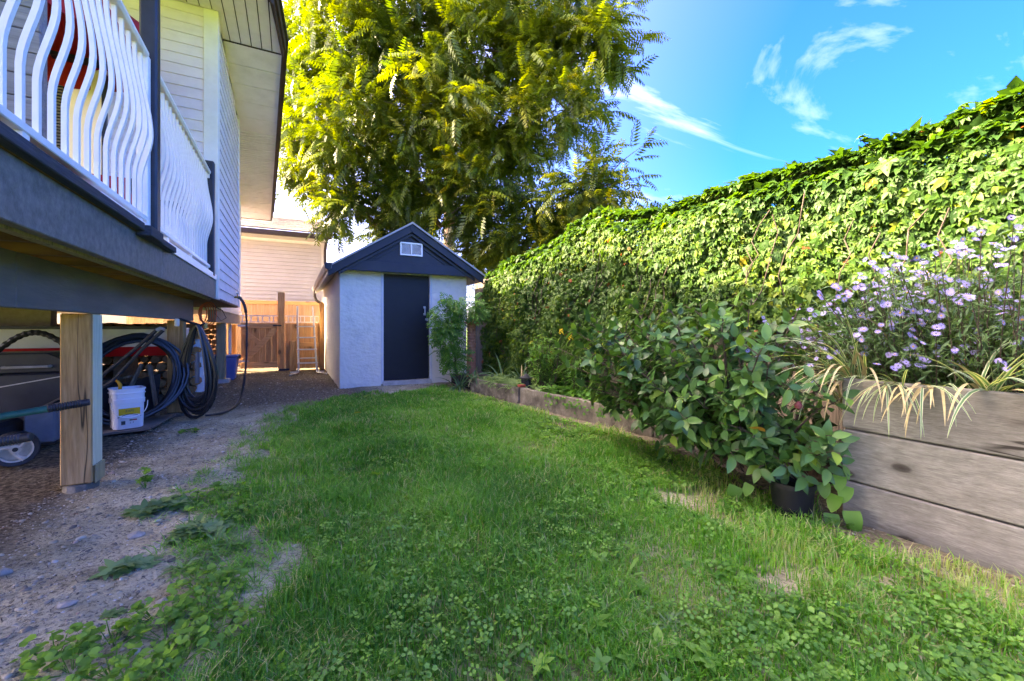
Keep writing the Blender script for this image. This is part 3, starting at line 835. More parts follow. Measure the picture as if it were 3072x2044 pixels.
# ---- railings with belly balusters
def baluster(x, y, z0, z1):
    P = []
    H = z1 - z0
    for i in range(25):
        t = i / 24
        up = min(1, max(0, (t - 0.20) / 0.30)); dn = min(1, max(0, (t - 0.50) / 0.46))
        b = 0.055 * (up * up * (3 - 2 * up)) * (1 - dn * dn * (3 - 2 * dn))
        P.append((x + b, y, z0 + t * H))
    m = MB(); w = 0.0092; vs = []; fs = []
    for (a, b_, c) in P:
        vs += [(a - w, b_ - w * 1.25, c), (a + w, b_ - w * 1.25, c), (a + w, b_ + w * 1.25, c), (a - w, b_ + w * 1.25, c)]
    for i in range(24):
        for k in range(4):
            fs.append((i * 4 + k, i * 4 + (k + 1) % 4, (i + 1) * 4 + (k + 1) % 4, (i + 1) * 4 + k))
    m.add(vs, fs)
    return m
RX = -0.86
ZB, ZT = 1.71, 2.77
def railing(label, y0, y1, ends):
    t = thing('deck_railing', label, 'railing', (RX, (y0 + y1) / 2, 1.62), 'white railing panels along the deck')
    m = MB(); m.box(RX - 0.028, RX + 0.028, y0, y1, ZB - 0.022, ZB + 0.012); build(m, 'bottom_rail', M['rail'], t, bevel=0.004)
    m = MB(); m.box(RX - 0.035, RX + 0.035, y0, y1, ZT - 0.02, ZT + 0.022); build(m, 'top_rail', M['rail'], t, bevel=0.012)
    y = y0 + 0.07; p = None
    while y < y1 - 0.04:
        if p is None: p = build(baluster(RX, y, ZB + 0.013, ZT - 0.021), 'baluster', M['rail'], t, smooth=True); ys = y
        else: again(p, (0, y - ys, 0))
        y += 0.113
    for e in ends:
        m = MB(); m.box(RX - 0.03, RX + 0.03, e - 0.03, e + 0.03, 1.64, ZT + 0.0); build(m, 'end_post', M['rail'], t, bevel=0.004)
    for e in (y0 + 0.35, (y0 + y1) / 2 + 0.1, y1 - 0.12):
        m = MB(); m.box(RX - 0.024, RX + 0.024, e - 0.024, e + 0.024, 1.6485, ZB - 0.023); build(m, 'rail_foot', M['rail'], t)
    m = MB(); m.box(RX - 0.02, RX + 0.02, y1, y1 + 0.012, ZT - 0.06, ZT + 0.03); build(m, 'rail_bracket', M['rail'], t, bevel=0.004)
    return t
railing('near white railing panel with bellied balusters beside the black roof post', 0.5, 3.56, (3.575,))
railing('further white railing panel with bellied balusters ending at the short black post', 3.74, 5.93, ())

# ---- things standing on the deck
um = thing('patio_umbrella', 'folded red patio umbrella on a red pole behind the deck railing', 'umbrella', (-2.05, 5.1, 1.60))
m = MB(); m.tube([(-1.97, 5.1, 1.60), (-1.97, 5.1, 4.3)], 0.022, 10); build(m, 'pole', M['pinkpole'], um, smooth=True)
m = MB()
for k in range(10):
    a0 = 2 * math.pi * k / 10; a1 = 2 * math.pi * (k + 1) / 10
    ap = (-1.97, 5.1, 4.28)
    def rim(a, r, z): return (-1.97 + r * math.cos(a), 5.1 + r * math.sin(a), z)
    am = (a0 + a1) / 2
    m.add([ap, rim(a0, 0.78, 3.78), rim(am, 0.74, 3.72), rim(a1, 0.78, 3.78), rim(a0, 0.82, 3.45), rim(am, 0.74, 3.40), rim(a1, 0.82, 3.45)],
          [(0, 1, 2), (0, 2, 3), (1, 4, 5, 2), (2, 5, 6, 3)])
build(m, 'canopy', M['red'], um)
m = MB(); m.lathe((-1.97, 5.1, 1.60), [(0.26, 0), (0.26, 0.05), (0.05, 0.10), (0.04, 0.3)], 18); build(m, 'base', M['black_metal'], um, smooth=True)
bn = thing('wooden_bench', 'grey wooden bench back standing against the deck railing', 'bench', (-1.6, 3.2, 1.60))
for k in range(7):
    m = MB(); m.box(-2.2, -1.36, 3.62, 3.65, 2.12 + k * 0.135, 2.12 + k * 0.135 + 0.13)
    if k == 0: bb = build(m, 'back_slat', M['greyboard'], bn, bevel=0.004)
    else: again(bb, (0, 0, k * 0.135))
for xx in (-2.15, -1.42):
    m = MB(); m.box(xx, xx + 0.06, 3.655, 3.71, 1.60, 3.06); build(m, 'leg', M['greyboard'], bn, bevel=0.004)
m = MB(); m.box(-2.2, -1.36, 3.2, 3.66, 2.0, 2.03); build(m, 'seat', M['greyboard'], bn, bevel=0.004)
for xx in (-2.15, -1.42):
    m = MB(); m.box(xx, xx + 0.06, 3.2, 3.26, 1.60, 1.998); build(m, 'leg', M['greyboard'], bn, bevel=0.004)
mt = thing('cushion', 'flat red cushion lying on the deck under the bottom rail', 'cushion', (-1.1, 3.4, 1.60))
m = MB(); m.box(-1.35, -0.93, 2.35, 3.55, 1.604, 1.70); build(m, 'pad', M['red'], mt, bevel=0.03, smooth=True)
ch = thing('folding_chair', 'red fabric folding chair with dark sides facing the deck railing', 'chair', (-1.4, 4.6, 1.60))
m = MB(); m.hexa([(-1.62, 4.4, 1.95), (-1.15, 4.4, 1.99), (-1.15, 4.9, 1.95), (-1.62, 4.9, 1.91), (-1.62, 4.4, 1.97), (-1.15, 4.4, 2.01), (-1.15, 4.9, 1.97), (-1.62, 4.9, 1.93)]); build(m, 'seat', M['red'], ch)
m = MB(); m.hexa([(-1.62, 4.9, 1.95), (-1.15, 4.9, 1.99), (-1.15, 4.92, 1.99), (-1.62, 4.92, 1.95), (-1.64, 5.05, 2.36), (-1.17, 5.05, 2.36), (-1.17, 5.07, 2.36), (-1.64, 5.07, 2.36)]); build(m, 'backrest', M['red'], ch)
for (xa, xb) in ((-1.63, -1.63), (-1.14, -1.14)):
    m = MB(); m.tube([(xa, 4.38, 1.605), (xb, 5.06, 2.37)], 0.013); build(m, 'leg', M['black_metal'], ch)
    m = MB(); m.tube([(xa, 4.95, 1.605), (xb, 4.38, 2.18), (xb, 4.9, 2.2)], 0.013); build(m, 'leg', M['black_metal'], ch)
bgc = thing('storage_box', 'dark blue storage box on the deck near the cream wall', 'box', (-1.15, 5.6, 1.60))
M['darkblue'] = pmat('dark_blue_fabric', [(0.3, S(34, 40, 58)), (0.7, S(48, 56, 76))], scale=14, rough=0.7)
m = MB(); m.box(-1.35, -1.0, 5.2, 5.7, 1.604, 2.18); build(m, 'body', M['darkblue'], bgc, bevel=0.02)
m = MB(); m.box(-1.36, -0.99, 5.19, 5.71, 2.183, 2.23); build(m, 'lid', M['darkblue'], bgc, bevel=0.015)

# ================================================================== THE SHED
shed = thing('garden_shed', 'pale stucco garden shed with dark gable, dark door and white louvred vent', 'shed', (1.83, 9.8, 0))
SX0, SX1, SY0, SY1 = 0.706, 2.955, 7.69, 11.97
DR0, DR1 = 1.417, 2.237
m = MB()
m.box(SX0, DR0 - 0.045, SY0, SY0 + 0.1, -0.05, 2.02)
m.box(DR1 + 0.045, SX1, SY0, SY0 + 0.1, -0.05, 2.02)
build(m, 'front_wall', M['stucco'], shed)
m = MB(); m.box(SX0 + 0.001, SX0 + 0.1, SY0 + 0.101, SY1, -0.05, 2.02); build(m, 'side_wall', M['stucco'], shed)
m = MB(); m.box(SX1 - 0.1, SX1 - 0.001, SY0 + 0.101, SY1, -0.05, 2.02); build(m, 'side_wall', M['stucco'], shed)
m = MB(); m.box(SX0 + 0.101, SX1 - 0.101, SY1 - 0.1, SY1 - 0.001, -0.05, 2.02); build(m, 'rear_wall', M['stucco'], shed)
# door frame, door, sill
for (a, b) in ((DR0 - 0.045, DR0), (DR1, DR1 + 0.045)):
    m = MB(); m.box(a + 0.001, b - 0.001, SY0 - 0.012, SY0 + 0.09, 0.03, 1.985); build(m, 'door_frame', M['shed_trim'], shed, bevel=0.004)
m = MB(); m.box(DR0 + 0.001, DR1 - 0.001, SY0 - 0.010, SY0 + 0.09, 1.955, 1.985); build(m, 'door_frame', M['shed_trim'], shed, bevel=0.004)
m = MB(); m.box(DR0 + 0.004, DR1 - 0.004, SY0 + 0.035, SY0 + 0.075, 0.085, 1.952)
door = build(m, 'door', M['door'], shed, bevel=0.003)
m = MB(); m.tube([(2.150, 7.724, 1.26), (2.150, 7.69, 1.265), (2.150, 7.69, 1.37), (2.150, 7.724, 1.375)], 0.010, 8); build(m, 'handle', M['steel'], door, smooth=True)
for z_ in (1.255, 1.38):
    m = MB(); m.box(2.130, 2.172, 7.717, 7.7245, z_ - 0.02, z_ + 0.02); build(m, 'handle_plate', M['steel'], door)
m = MB(); m.box(2.165, 2.228, 7.712, 7.7245, 1.145, 1.18); build(m, 'hasp', M['steel'], door)
m = MB(); m.box(2.185, 2.21, 7.700, 7.711, 1.13, 1.165); build(m, 'padlock', M['steel'], door, bevel=0.003)
m = MB(); m.box(DR0 - 0.02, DR1 + 0.02, SY0 - 0.06, SY0 + 0.09, -0.05, 0.075); build(m, 'door_sill', M['sill'], shed, bevel=0.008)
# gable: face board, chevron boards, band, barge boards
AX, AZ = 1.846, 2.80
def slope_z(x, top): return top - 0.62 * abs(x - AX)
m = MB(); m.prism([(0.75, 2.02), (2.94, 2.02), (2.94, slope_z(2.94, 2.69)), (AX, 2.69), (0.75, slope_z(0.75, 2.69))], 7.50, 7.53); build(m, 'gable_board', M['navy'], shed)
m = MB(); m.prism([(0.70, 1.955), (2.985, 1.955), (2.985, 2.0), (2.77, 2.13), (0.92, 2.13), (0.70, 2.0)], 7.455, 7.497); build(m, 'gable_band', M['navy'], shed, bevel=0.004)
for sgn in (-1, 1):
    # barge board along the roof edge
    xe = AX + sgn * 1.335
    m = MB(); m.prism([(AX, AZ), (xe, slope_z(xe, AZ)), (xe, slope_z(xe, AZ) - 0.14), (AX, AZ - 0.14)], 7.40, 7.44)
    build(m, 'barge_board', M['navy'], shed, bevel=0.003)
    x2 = AX + sgn * 1.18
    m = MB(); m.prism([(AX, AZ - 0.145), (x2, slope_z(x2, AZ) - 0.145), (x2, slope_z(x2, AZ) - 0.20), (AX, AZ - 0.20)], 7.445, 7.48)
    build(m, 'inner_barge_board', M['navy'], shed, bevel=0.003)
    x3 = AX + sgn * 0.60
    m = MB(); m.prism([(AX, AZ - 0.235), (x3, slope_z(x3, AZ) - 0.235), (x3, slope_z(x3, AZ) - 0.275), (AX, AZ - 0.275)], 7.482, 7.499)
    build(m, 'chevron_board', M['navy'], shed, bevel=0.003)
    m = MB(); m.box(min(x3, x3 + sgn * 0.03), max(x3, x3 + sgn * 0.03), 7.482, 7.499, 2.133, slope_z(x3, AZ) - 0.24)
    build(m, 'chevron_board', M['navy'], shed, bevel=0.003)
    # roof plane
    xo = AX + sgn * 1.36
    m = MB(); m.prism([(AX, AZ + 0.004), (xo, slope_z(xo, AZ) + 0.004), (xo, slope_z(xo, AZ) + 0.03), (AX, AZ + 0.03)], 7.385, 12.1)
    build(m, 'roof', M['darkroof'], shed)
    # drip strip on the front edge
    m = MB(); m.prism([(AX, AZ + 0.001), (xo, slope_z(xo, AZ) + 0.001), (xo, slope_z(xo, AZ) + 0.034), (AX, AZ + 0.034)], 7.368, 7.384)
    build(m, 'drip_strip', M['gutter'], shed)
    # eave soffit boards
    m = MB(); a_ = AX + sgn * 1.11; b_ = AX + sgn * 1.34
    m.prism([(a_, slope_z(a_, AZ) - 0.10), (b_, slope_z(b_, AZ) - 0.10), (b_, slope_z(b_, AZ) - 0.02), (a_, slope_z(a_, AZ) - 0.02)], 7.445, 12.05)
    build(m, 'eave_board', M['navy'] if sgn > 0 else M['gutter'], shed)
m = MB(); m.box(AX - 0.03, AX + 0.03, 7.39, 7.398, AZ - 0.12, AZ - 0.0); build(m, 'apex_cap', M['navy'], shed)
# vent
vent = None
m = MB()
for (a, b, c, d) in ((1.655, 2.045, 2.262, 2.285), (1.655, 2.045, 2.466, 2.489), (1.655, 1.678, 2.2855, 2.4655), (2.022, 2.045, 2.2855, 2.4655), (1.842, 1.860, 2.2855, 2.4655)):
    m.box(a, b, 7.462, 7.498, c, d)
vent = build(m, 'vent_frame', M['rail'], shed)
for (a, b) in ((1.679, 1.841), (1.861, 2.021)):
    for i in range(9):
        z_ = 2.288 + i * 0.0195
        m = MB(); m.hexa([(a, 7.468, z_), (b, 7.468, z_), (b, 7.472, z_), (a, 7.472, z_), (a, 7.49, z_ + 0.016), (b, 7.49, z_ + 0.016), (b, 7.494, z_ + 0.016), (a, 7.494, z_ + 0.016)])
        build(m, 'louvre', M['trimwhite'], vent)
# gutter and downpipe on the yard side
m = MB()
prof = [(0.56, 2.03), (0.555, 1.955), (0.52, 1.925), (0.475, 1.935), (0.45, 1.985), (0.45, 2.03), (0.456, 2.03), (0.458, 1.99), (0.48, 1.945), (0.52, 1.935), (0.548, 1.96), (0.552, 2.03)]
m.prism(prof, 7.36, 12.05); build(m, 'gutter', M['gutter'], shed)
m = MB(); m.prism([(0.56, 2.035), (0.445, 2.035), (0.455, 1.95), (0.50, 1.92), (0.545, 1.94)], 7.335, 7.358); build(m, 'gutter_cap', M['navy'], shed, bevel=0.003)
m = MB(); m.tube([(0.50, 11.85, 1.93), (0.50, 11.85, 1.80), (0.53, 11.8, 1.70), (0.60, 11.75, 1.64), (0.66, 11.75, 1.62), (0.66, 11.75, 0.1)], 0.035, 10); build(m, 'downpipe', M['brown_trim'], shed, smooth=True)

# ================================================================== GATE, PANEL FENCE, LADDER
gate = thing('garden_gate', 'cedar garden gate with crossed braces between house and tall post', 'gate', (-0.66, 11.45, 0))
GX0, GX1 = -1.035, -0.31
nb = 6; bw = (GX1 - GX0) / nb
for i in range(nb):
    m = MB(); m.box(GX0 + i * bw + 0.002, GX0 + (i + 1) * bw - 0.002, 11.46, 11.48, 0.09, 1.09)
    build(m, 'gate_board', M['cedar'], gate)
m = MB(); m.box(GX0, GX1, 11.42, 11.458, 1.0, 1.12); build(m, 'gate_rail', M['cedar_h'], gate, bevel=0.004)
m = MB(); m.box(GX0, GX1, 11.42, 11.458, 0.10, 0.22); build(m, 'gate_rail', M['cedar_h'], gate, bevel=0.004)
m = MB(); m.beam((GX0 + 0.05, 11.44, 0.24), (GX1 - 0.03, 11.44, 0.98), 0.030, 0.115, up=(0, 1, 0) if False else (0, 0, 1)); build(m, 'gate_brace', M['cedar_h'], gate, bevel=0.003)
m = MB(); m.beam((GX0 + 0.02, 11.442, 0.95), (GX0 + 0.36, 11.442, 0.66), 0.026, 0.105); build(m, 'gate_brace', M['cedar_h'], gate, bevel=0.003)
for z_ in (1.06, 0.25):
    m = MB(); m.prism([(GX0 - 0.06, z_ - 0.025), (GX0 + 0.02, z_ - 0.022), (GX0 + 0.16, z_ - 0.006), (GX0 + 0.16, z_ + 0.006), (GX0 + 0.02, z_ + 0.022), (GX0 - 0.06, z_ + 0.025)], 11.409, 11.418); build(m, 'hinge', M['steel'], gate)
m = MB(); m.box(GX1 - 0.09, GX1 + 0.08, 11.385, 11.3985, 1.045, 1.08); m.tube([(GX1 - 0.05, 11.375, 1.062), (GX1 + 0.09, 11.375, 1.062)], 0.010, 6); build(m, 'latch', M['black_metal'], gate)

pf_ = thing('panel_fence', 'low cedar fence panel with lattice top between tall post and shed', 'fence', (0.25, 11.45, 0))
m = MB(); m.box(-0.30, -0.155, 11.40, 11.52, 0.06, 1.84); build(m, 'tall_post', M['cedar'], pf_, bevel=0.005)
m = MB(); m.box(-0.29, -0.06, 11.42, 11.56, -0.02, 0.05); build(m, 'post_shoe', M['black_metal'], pf_)
nb = 6; x0_, x1_ = -0.15, 0.665; bw = (x1_ - x0_) / nb
for i in range(nb):
    m = MB(); m.box(x0_ + i * bw + 0.002, x0_ + (i + 1) * bw - 0.002, 11.46, 11.48, 0.04, 1.115)
    build(m, 'fence_board', M['cedar'], pf_)
m = MB(); m.box(-0.15, 0.665, 11.435, 11.458, 0.56, 0.66); build(m, 'fence_rail', M['cedar_h'], pf_, bevel=0.003)
m = MB(); m.box(0.585, 0.70, 11.40, 11.50 - 0.045, 0.0, 1.62); build(m, 'end_post', M['cedar'], pf_, bevel=0.005)
m = MB(); m.box(-0.06, 0.085, 11.32, 11.42, 0.0, 0.70); build(m, 'short_post', M['post'], pf_, bevel=0.006)
lt = thing('lattice_topper', 'pale square lattice strip running above the gate and fence panel', 'lattice', (-0.2, 11.47, 1.13))
m = MB(); m.box(-1.05, -0.302, 11.46, 11.475, 1.135, 1.155); build(m, 'lattice_slat', M['trimwhite'], lt)
m = MB(); m.box(-1.05, -0.302, 11.46, 11.475, 1.275, 1.30); build(m, 'lattice_slat', M['trimwhite'], lt)
m = MB(); m.box(-0.153, 0.583, 11.46, 11.475, 1.135, 1.155); build(m, 'lattice_slat', M['trimwhite'], lt)
m = MB(); m.box(-0.153, 0.583, 11.46, 11.475, 1.275, 1.30); build(m, 'lattice_slat', M['trimwhite'], lt)
xx = -1.02
while xx < 0.57:
    if not (-0.33 < xx < -0.13):
        m = MB(); m.box(xx, xx + 0.022, 11.463, 11.473, 1.156, 1.274); build(m, 'lattice_slat', M['trimwhite'], lt)
    xx += 0.085 if R.random() < 0.5 else 0.14
bf = thing('back_fence', 'tall cedar board fence behind the gate, in front of cream house', 'fence', (-0.5, 13.6, 0))
for i in range(34):
    xa = -3.6 + i * 0.145
    m = MB(); m.box(xa, xa + 0.141, 13.60, 13.62, 0.0, 1.72)
    if i == 0: fb = build(m, 'fence_board', M['backfence'], bf)
    else: again(fb, (i * 0.145, 0, 0))
m = MB(); m.box(-3.6, -0.36, 13.55, 13.598, 1.66, 1.76); build(m, 'top_rail', M['cedar_h'], bf, bevel=0.003)
m = MB(); m.box(-0.27, 1.32, 13.55, 13.598, 1.66, 1.76); build(m, 'top_rail', M['cedar_h'], bf, bevel=0.003)
m = MB(); m.box(-0.355, -0.275, 13.53, 13.597, 0.0, 1.86); build(m, 'fence_post', M['cedar'], bf, bevel=0.004)

ld = thing('pool_ladder', 'white aluminium ladder leaning on the cedar fence panel', 'ladder', (0.3, 10.9, 0))
def lp(side, t):   # along a rail from foot to top
    xb, xt = ((0.125, 0.105), (0.485, 0.44))[side]
    return (xb + (xt - xb) * t, 10.55 + 0.85 * t, 0.10 + 1.40 * t)
for s_ in (0, 1):
    m = MB(); m.tube([lp(s_, t / 8) for t in range(9)], 0.02, 8); m.lathe(lp(s_, 1), [(0.022, -0.005), (0.02, 0.02), (0.0, 0.03)], 8); build(m, 'rail', M['alu'], ld, smooth=True)
    b = lp(s_, 0); sg = -1 if s_ == 0 else 1
    m = MB(); m.tube([b, (b[0], b[1] - 0.03, 0.05), (b[0] + sg * 0.04, b[1] - 0.09, 0.025), (b[0] + sg * 0.12, b[1] - 0.28, 0.022), (b[0] + sg * 0.17, b[1] - 0.5, 0.022)], 0.017, 8); build(m, 'foot', M['alu'], ld, smooth=True)
    m = MB(); m.tube([(b[0], b[1] + 0.03, 0.15), (b[0] + sg * 0.05, b[1] + 0.1, 0.025), (b[0] + sg * 0.16, b[1] + 0.14, 0.022)], 0.015, 8); build(m, 'rear_foot', M['alu'], ld, smooth=True)
for t in (0.09, 0.30, 0.49, 0.67):
    a = lp(0, t); b = lp(1, t)
    m = MB(); m.box(a[0] - 0.03, b[0] + 0.03, a[1] - 0.055, a[1] + 0.03, a[2] - 0.014, a[2] + 0.014); build(m, 'tread', M['alu'], ld, bevel=0.005)
m = MB(); a = lp(0, 0.16); b = lp(1, 0.16); m.box(a[0], b[0], a[1] + 0.05, a[1] + 0.10, a[2] - 0.012, a[2] + 0.012); build(m, 'tread', M['alu'], ld, bevel=0.005)

# ================================================================== THE HOUSE BEHIND
nh = thing('neighbour_house', 'cream sided house with shingle roof and brown gutter behind the gate', 'house', (-2, 17, 0))
NY = 15.2
m = MB(); m.box(-8, 0.93, NY + 0.02, 22, 0, 4.0); build(m, 'wall', M['nsiding'], nh)
n0 = None
for i in range(31):
    z_ = 0.2 + i * 0.115
    if n0 is None: n0 = build(clap_y(-4, 0.83, NY, z_, 0.115, 0.04), 'siding_board', M['nsiding'], nh); z0_ = z_
    else: again(n0, (0, 0, z_ - z0_))
m = MB(); m.box(0.832, 0.95, NY - 0.02, NY + 0.12, 0.1, 3.80); build(m, 'corner_trim', M['trimwhite'], nh)
m = MB(); m.box(-8, 1.02, 14.72, NY - 0.025, 3.765, 3.79); build(m, 'soffit', M['nsiding'], nh)
m = MB(); m.box(-4, 0.83, NY - 0.03, NY - 0.004, 3.66, 3.764); build(m, 'frieze_board', M['trimwhite'], nh)
m = MB(); m.prism([(-8, 3.78), (1.06, 3.78), (1.06, 3.93), (-8, 3.93)], 14.60, 14.715); build(m, 'gutter', M['brown_trim'], nh, bevel=0.01)
m = MB(); m.hexa([(-8, 14.62, 3.94), (1.1, 14.62, 3.94), (1.1, 18.8, 5.28), (-8, 18.8, 5.28), (-8, 14.62, 3.96), (1.1, 14.62, 3.96), (1.1, 18.8, 5.30), (-8, 18.8, 5.30)]); roof2 = build(m, 'roof', M['shingle'], nh)
# courses of shingles, laid one over the next
for i in range(22):
    t0 = i / 22; t1 = (i + 1.15) / 22
    def rp(t, up): return 14.60 + 4.2 * t, 3.965 + 1.34 * t + up
    for j in range(10):
        xa = -3.1 + j * 0.42 + (0.21 if i % 2 else 0) ; xb = min(xa + 0.414, 1.11)
        if xb - xa < 0.1 or i > 18: continue
        ya, za = rp(t0, 0.016 + 0.004 * R.random()); yb, zb = rp(t1, 0.001)
        m = MB(); m.hexa([(xa, ya, za - 0.012), (xb, ya, za - 0.012), (xb, yb, zb - 0.004), (xa, yb, zb - 0.004), (xa, ya, za), (xb, ya, za), (xb, yb, zb), (xa, yb, zb)])
        build(m, 'shingle', M['shingle'], roof2)
m = MB(); m.tube([(0.98, 15.1, 3.78), (0.95, 15.15, 3.5), (0.955, 15.16, 0.2)], 0.045, 8); build(m, 'downpipe', M['brown_trim'], nh, smooth=True)
m = MB(); m.hexa([(1.06, 14.6, 3.78), (1.12, 14.6, 3.78), (1.12, 18.8, 5.12), (1.06, 18.8, 5.12), (1.06, 14.6, 3.95), (1.12, 14.6, 3.95), (1.12, 18.8, 5.29), (1.06, 18.8, 5.29)]); build(m, 'barge_board', M['brown_trim'], nh)

# ================================================================== UNDER THE DECK
# boat hull on blocks
bt = thing('boat_hull', 'white boat hull with red bottom stored under the deck', 'boat', (-2.5, 6.35, 0.5))
def hull(z0, z1, name, mat):
    m = MB(); st = 14; vs = []
    for i in range(st + 1):
        t = i / st
        x = -3.6 + 2.42 * t + (0.05 * (z1 - 0.8) if i == st else 0)
        w = 0.34 * (1 - (1 - min(1, (t + 0.02) * 1.6)) ** 2)
        wl_ = w * (0.62 + 0.38 * (z0 - 0.55) / 0.47); wu = w * (0.62 + 0.38 * (z1 - 0.55) / 0.47)
        vs += [(x, 6.42 - wl_, z0), (x, 6.42 - wu, z1), (x, 6.42 + wu, z1), (x, 6.42 + wl_, z0)]
    fs = []
    for i in range(st):
        for k in range(4):
            fs.append((i * 4 + k, (i + 1) * 4 + k, (i + 1) * 4 + (k + 1) % 4, i * 4 + (k + 1) % 4))
    fs += [(0, 1, 2, 3), (st * 4 + 3, st * 4 + 2, st * 4 + 1, st * 4)]
    m.add(vs, fs)
    return build(m, name, mat, bt, smooth=True)
hull(0.795, 1.005, 'topside', M['hullwhite'])
hull(0.69, 0.792, 'bottom', M['hullred'])
m = MB(); m.box(-3.5, -1.2, 6.06, 6.10, 0.99, 1.02); build(m, 'gunwale', M['black_metal'], bt)
for xx in (-3.0, -1.7):
    m = MB(); m.box(xx - 0.05, xx + 0.05, 6.2, 6.65, 0.0, 0.688); build(m, 'trestle', M['joist'], bt)

# firewood
def woodpile(label, x0, x1, y0, y1, z1, r=0.062):
    t = thing('firewood_stack', label, 'firewood', ((x0 + x1) / 2, (y0 + y1) / 2, 0), 'stacks of split firewood under the house')
    row = 0; z = r
    while z < z1:
        x = x0 + r + (r if row % 2 else 0)
        while x < x1 - r * 0.5:
            rr = r * R.uniform(0.78, 1.04); n = R.choice((5, 6, 7))
            a0 = R.uniform(0, 6.28)
            pr = [(x + rr * math.cos(a0 + k * 6.283 / n) * R.uniform(0.85, 1.1), z + rr * math.sin(a0 + k * 6.283 / n) * R.uniform(0.85, 1.1)) for k in range(n)]
            m = MB(); m.prism(pr, y0 + R.uniform(-0.03, 0.03), y1)
            build(m, 'log', M['log'], t)
            x += 2 * r
        row += 1; z += r * 1.74
woodpile('firewood stack of split logs rising behind the white boat hull', -3.9, -1.25, 8.0, 8.4, 1.02, 0.068)
woodpile('firewood stack of split logs beside the blue bin and brown post', -1.9, -1.28, 10.9, 11.2, 1.08, 0.062)
# lawn mower
mw = thing('lawn_mower', 'black lawn mower with white spoked wheels beside the timber post', 'lawn mower', (-1.95, 4.8, 0))
m = MB(); m.hexa([(-2.5, 4.42, 0.09), (-1.93, 4.52, 0.09), (-1.93, 5.05, 0.09), (-2.5, 5.05, 0.09), (-2.45, 4.48, 0.27), (-1.97, 4.55, 0.27), (-1.97, 5.0, 0.27), (-2.45, 5.0, 0.27)]); build(m, 'deck_shell', M['black_rubber'], mw, bevel=0.03)
m = MB(); m.lathe((-2.2, 4.78, 0.275), [(0.16, 0), (0.17, 0.1), (0.15, 0.17), (0.06, 0.21), (0.0, 0.215)], 20); build(m, 'engine', M['black_metal'], mw, smooth=True)
def mwheel(x, y, r, ax):
    c = (x, y, r)
    m = MB(); m.lathe(c, [(r * 0.72, -0.03), (r * 0.95, -0.034), (r, -0.022), (r, 0.022), (r * 0.95, 0.034), (r * 0.72, 0.03), (r * 0.72, -0.03)], 28, 'y', cap=False)
    rt = Matrix.Rotation(ax, 3, 'Z'); m.rot(rt, c)
    w_ = build(m, 'wheel', M['black_rubber'], mw, smooth=True)
    m = MB(); m.lathe(c, [(r * 0.66, -0.033), (r * 0.74, -0.036), (r * 0.74, 0.02), (r * 0.66, 0.02), (r * 0.66, -0.033)], 28, 'y', cap=False); m.rot(rt, c); build(m, 'rim', M['wheel'], w_, smooth=True)
    m = MB(); m.lathe(c, [(0.0, -0.042), (r * 0.12, -0.042), (r * 0.13, -0.03)], 14, 'y'); m.rot(rt, c); build(m, 'axle_cap', M['black_metal'], w_)
    m = MB(); m.lathe(c, [(r * 0.14, -0.036), (r * 0.26, -0.033), (r * 0.26, 0.0)], 16, 'y', cap=True)
    for k in range(3):
        a = k * 2.094 + 0.5
        pts = []
        for q in range(6):
            t = q / 5; aa = a + t * 0.55; rr_ = r * (0.22 + 0.47 * t)
            pts.append((x + rr_ * math.cos(aa), y - 0.026, r + rr_ * math.sin(aa)))
        m.tube(pts, [r * 0.11, r * 0.10, r * 0.10, r * 0.11, r * 0.13, r * 0.16], 6)
    # dished web behind the spokes
    m.lathe(c, [(r * 0.2, 0.004), (r * 0.67, 0.004), (r * 0.67, 0.01), (r * 0.2, 0.01)], 24, 'y', cap=False)
    m.rot(rt, c); build(m, 'spokes', M['wheel'], w_, smooth=True)
mwheel(-1.79, 4.42, 0.125, 0.35); mwheel(-1.87, 5.1, 0.10, 0.2); mwheel(-2.5, 4.34, 0.125, 0.2)
m = MB(); m.hexa([(-1.90, 4.78, 0.08), (-1.74, 4.86, 0.06), (-1.72, 5.10, 0.08), (-1.90, 5.10, 0.10), (-1.90, 4.80, 0.34), (-1.745, 4.88, 0.37), (-1.725, 5.10, 0.37), (-1.90, 5.10, 0.34)]); build(m, 'side_chute', M['grey_plastic'], mw, bevel=0.012)
for xx in (0.0, 0.13):
    m = MB(); m.tube([(-1.95 + xx, 5.2, 0.30), (-1.62 + xx, 5.22, 0.50), (-1.32 + xx * 0.4, 5.22, 0.80), (-1.16 + xx * 0.4, 5.22, 0.98)], 0.016, 8); build(m, 'handle_bar', M['black_rubber'], mw, smooth=True)
m = MB(); m.tube([(-1.16, 5.22, 0.98), (-1.13, 5.22, 1.0), (-1.10, 5.22, 0.985)], 0.017, 8); build(m, 'handle_grip', M['steel'], mw, smooth=True)
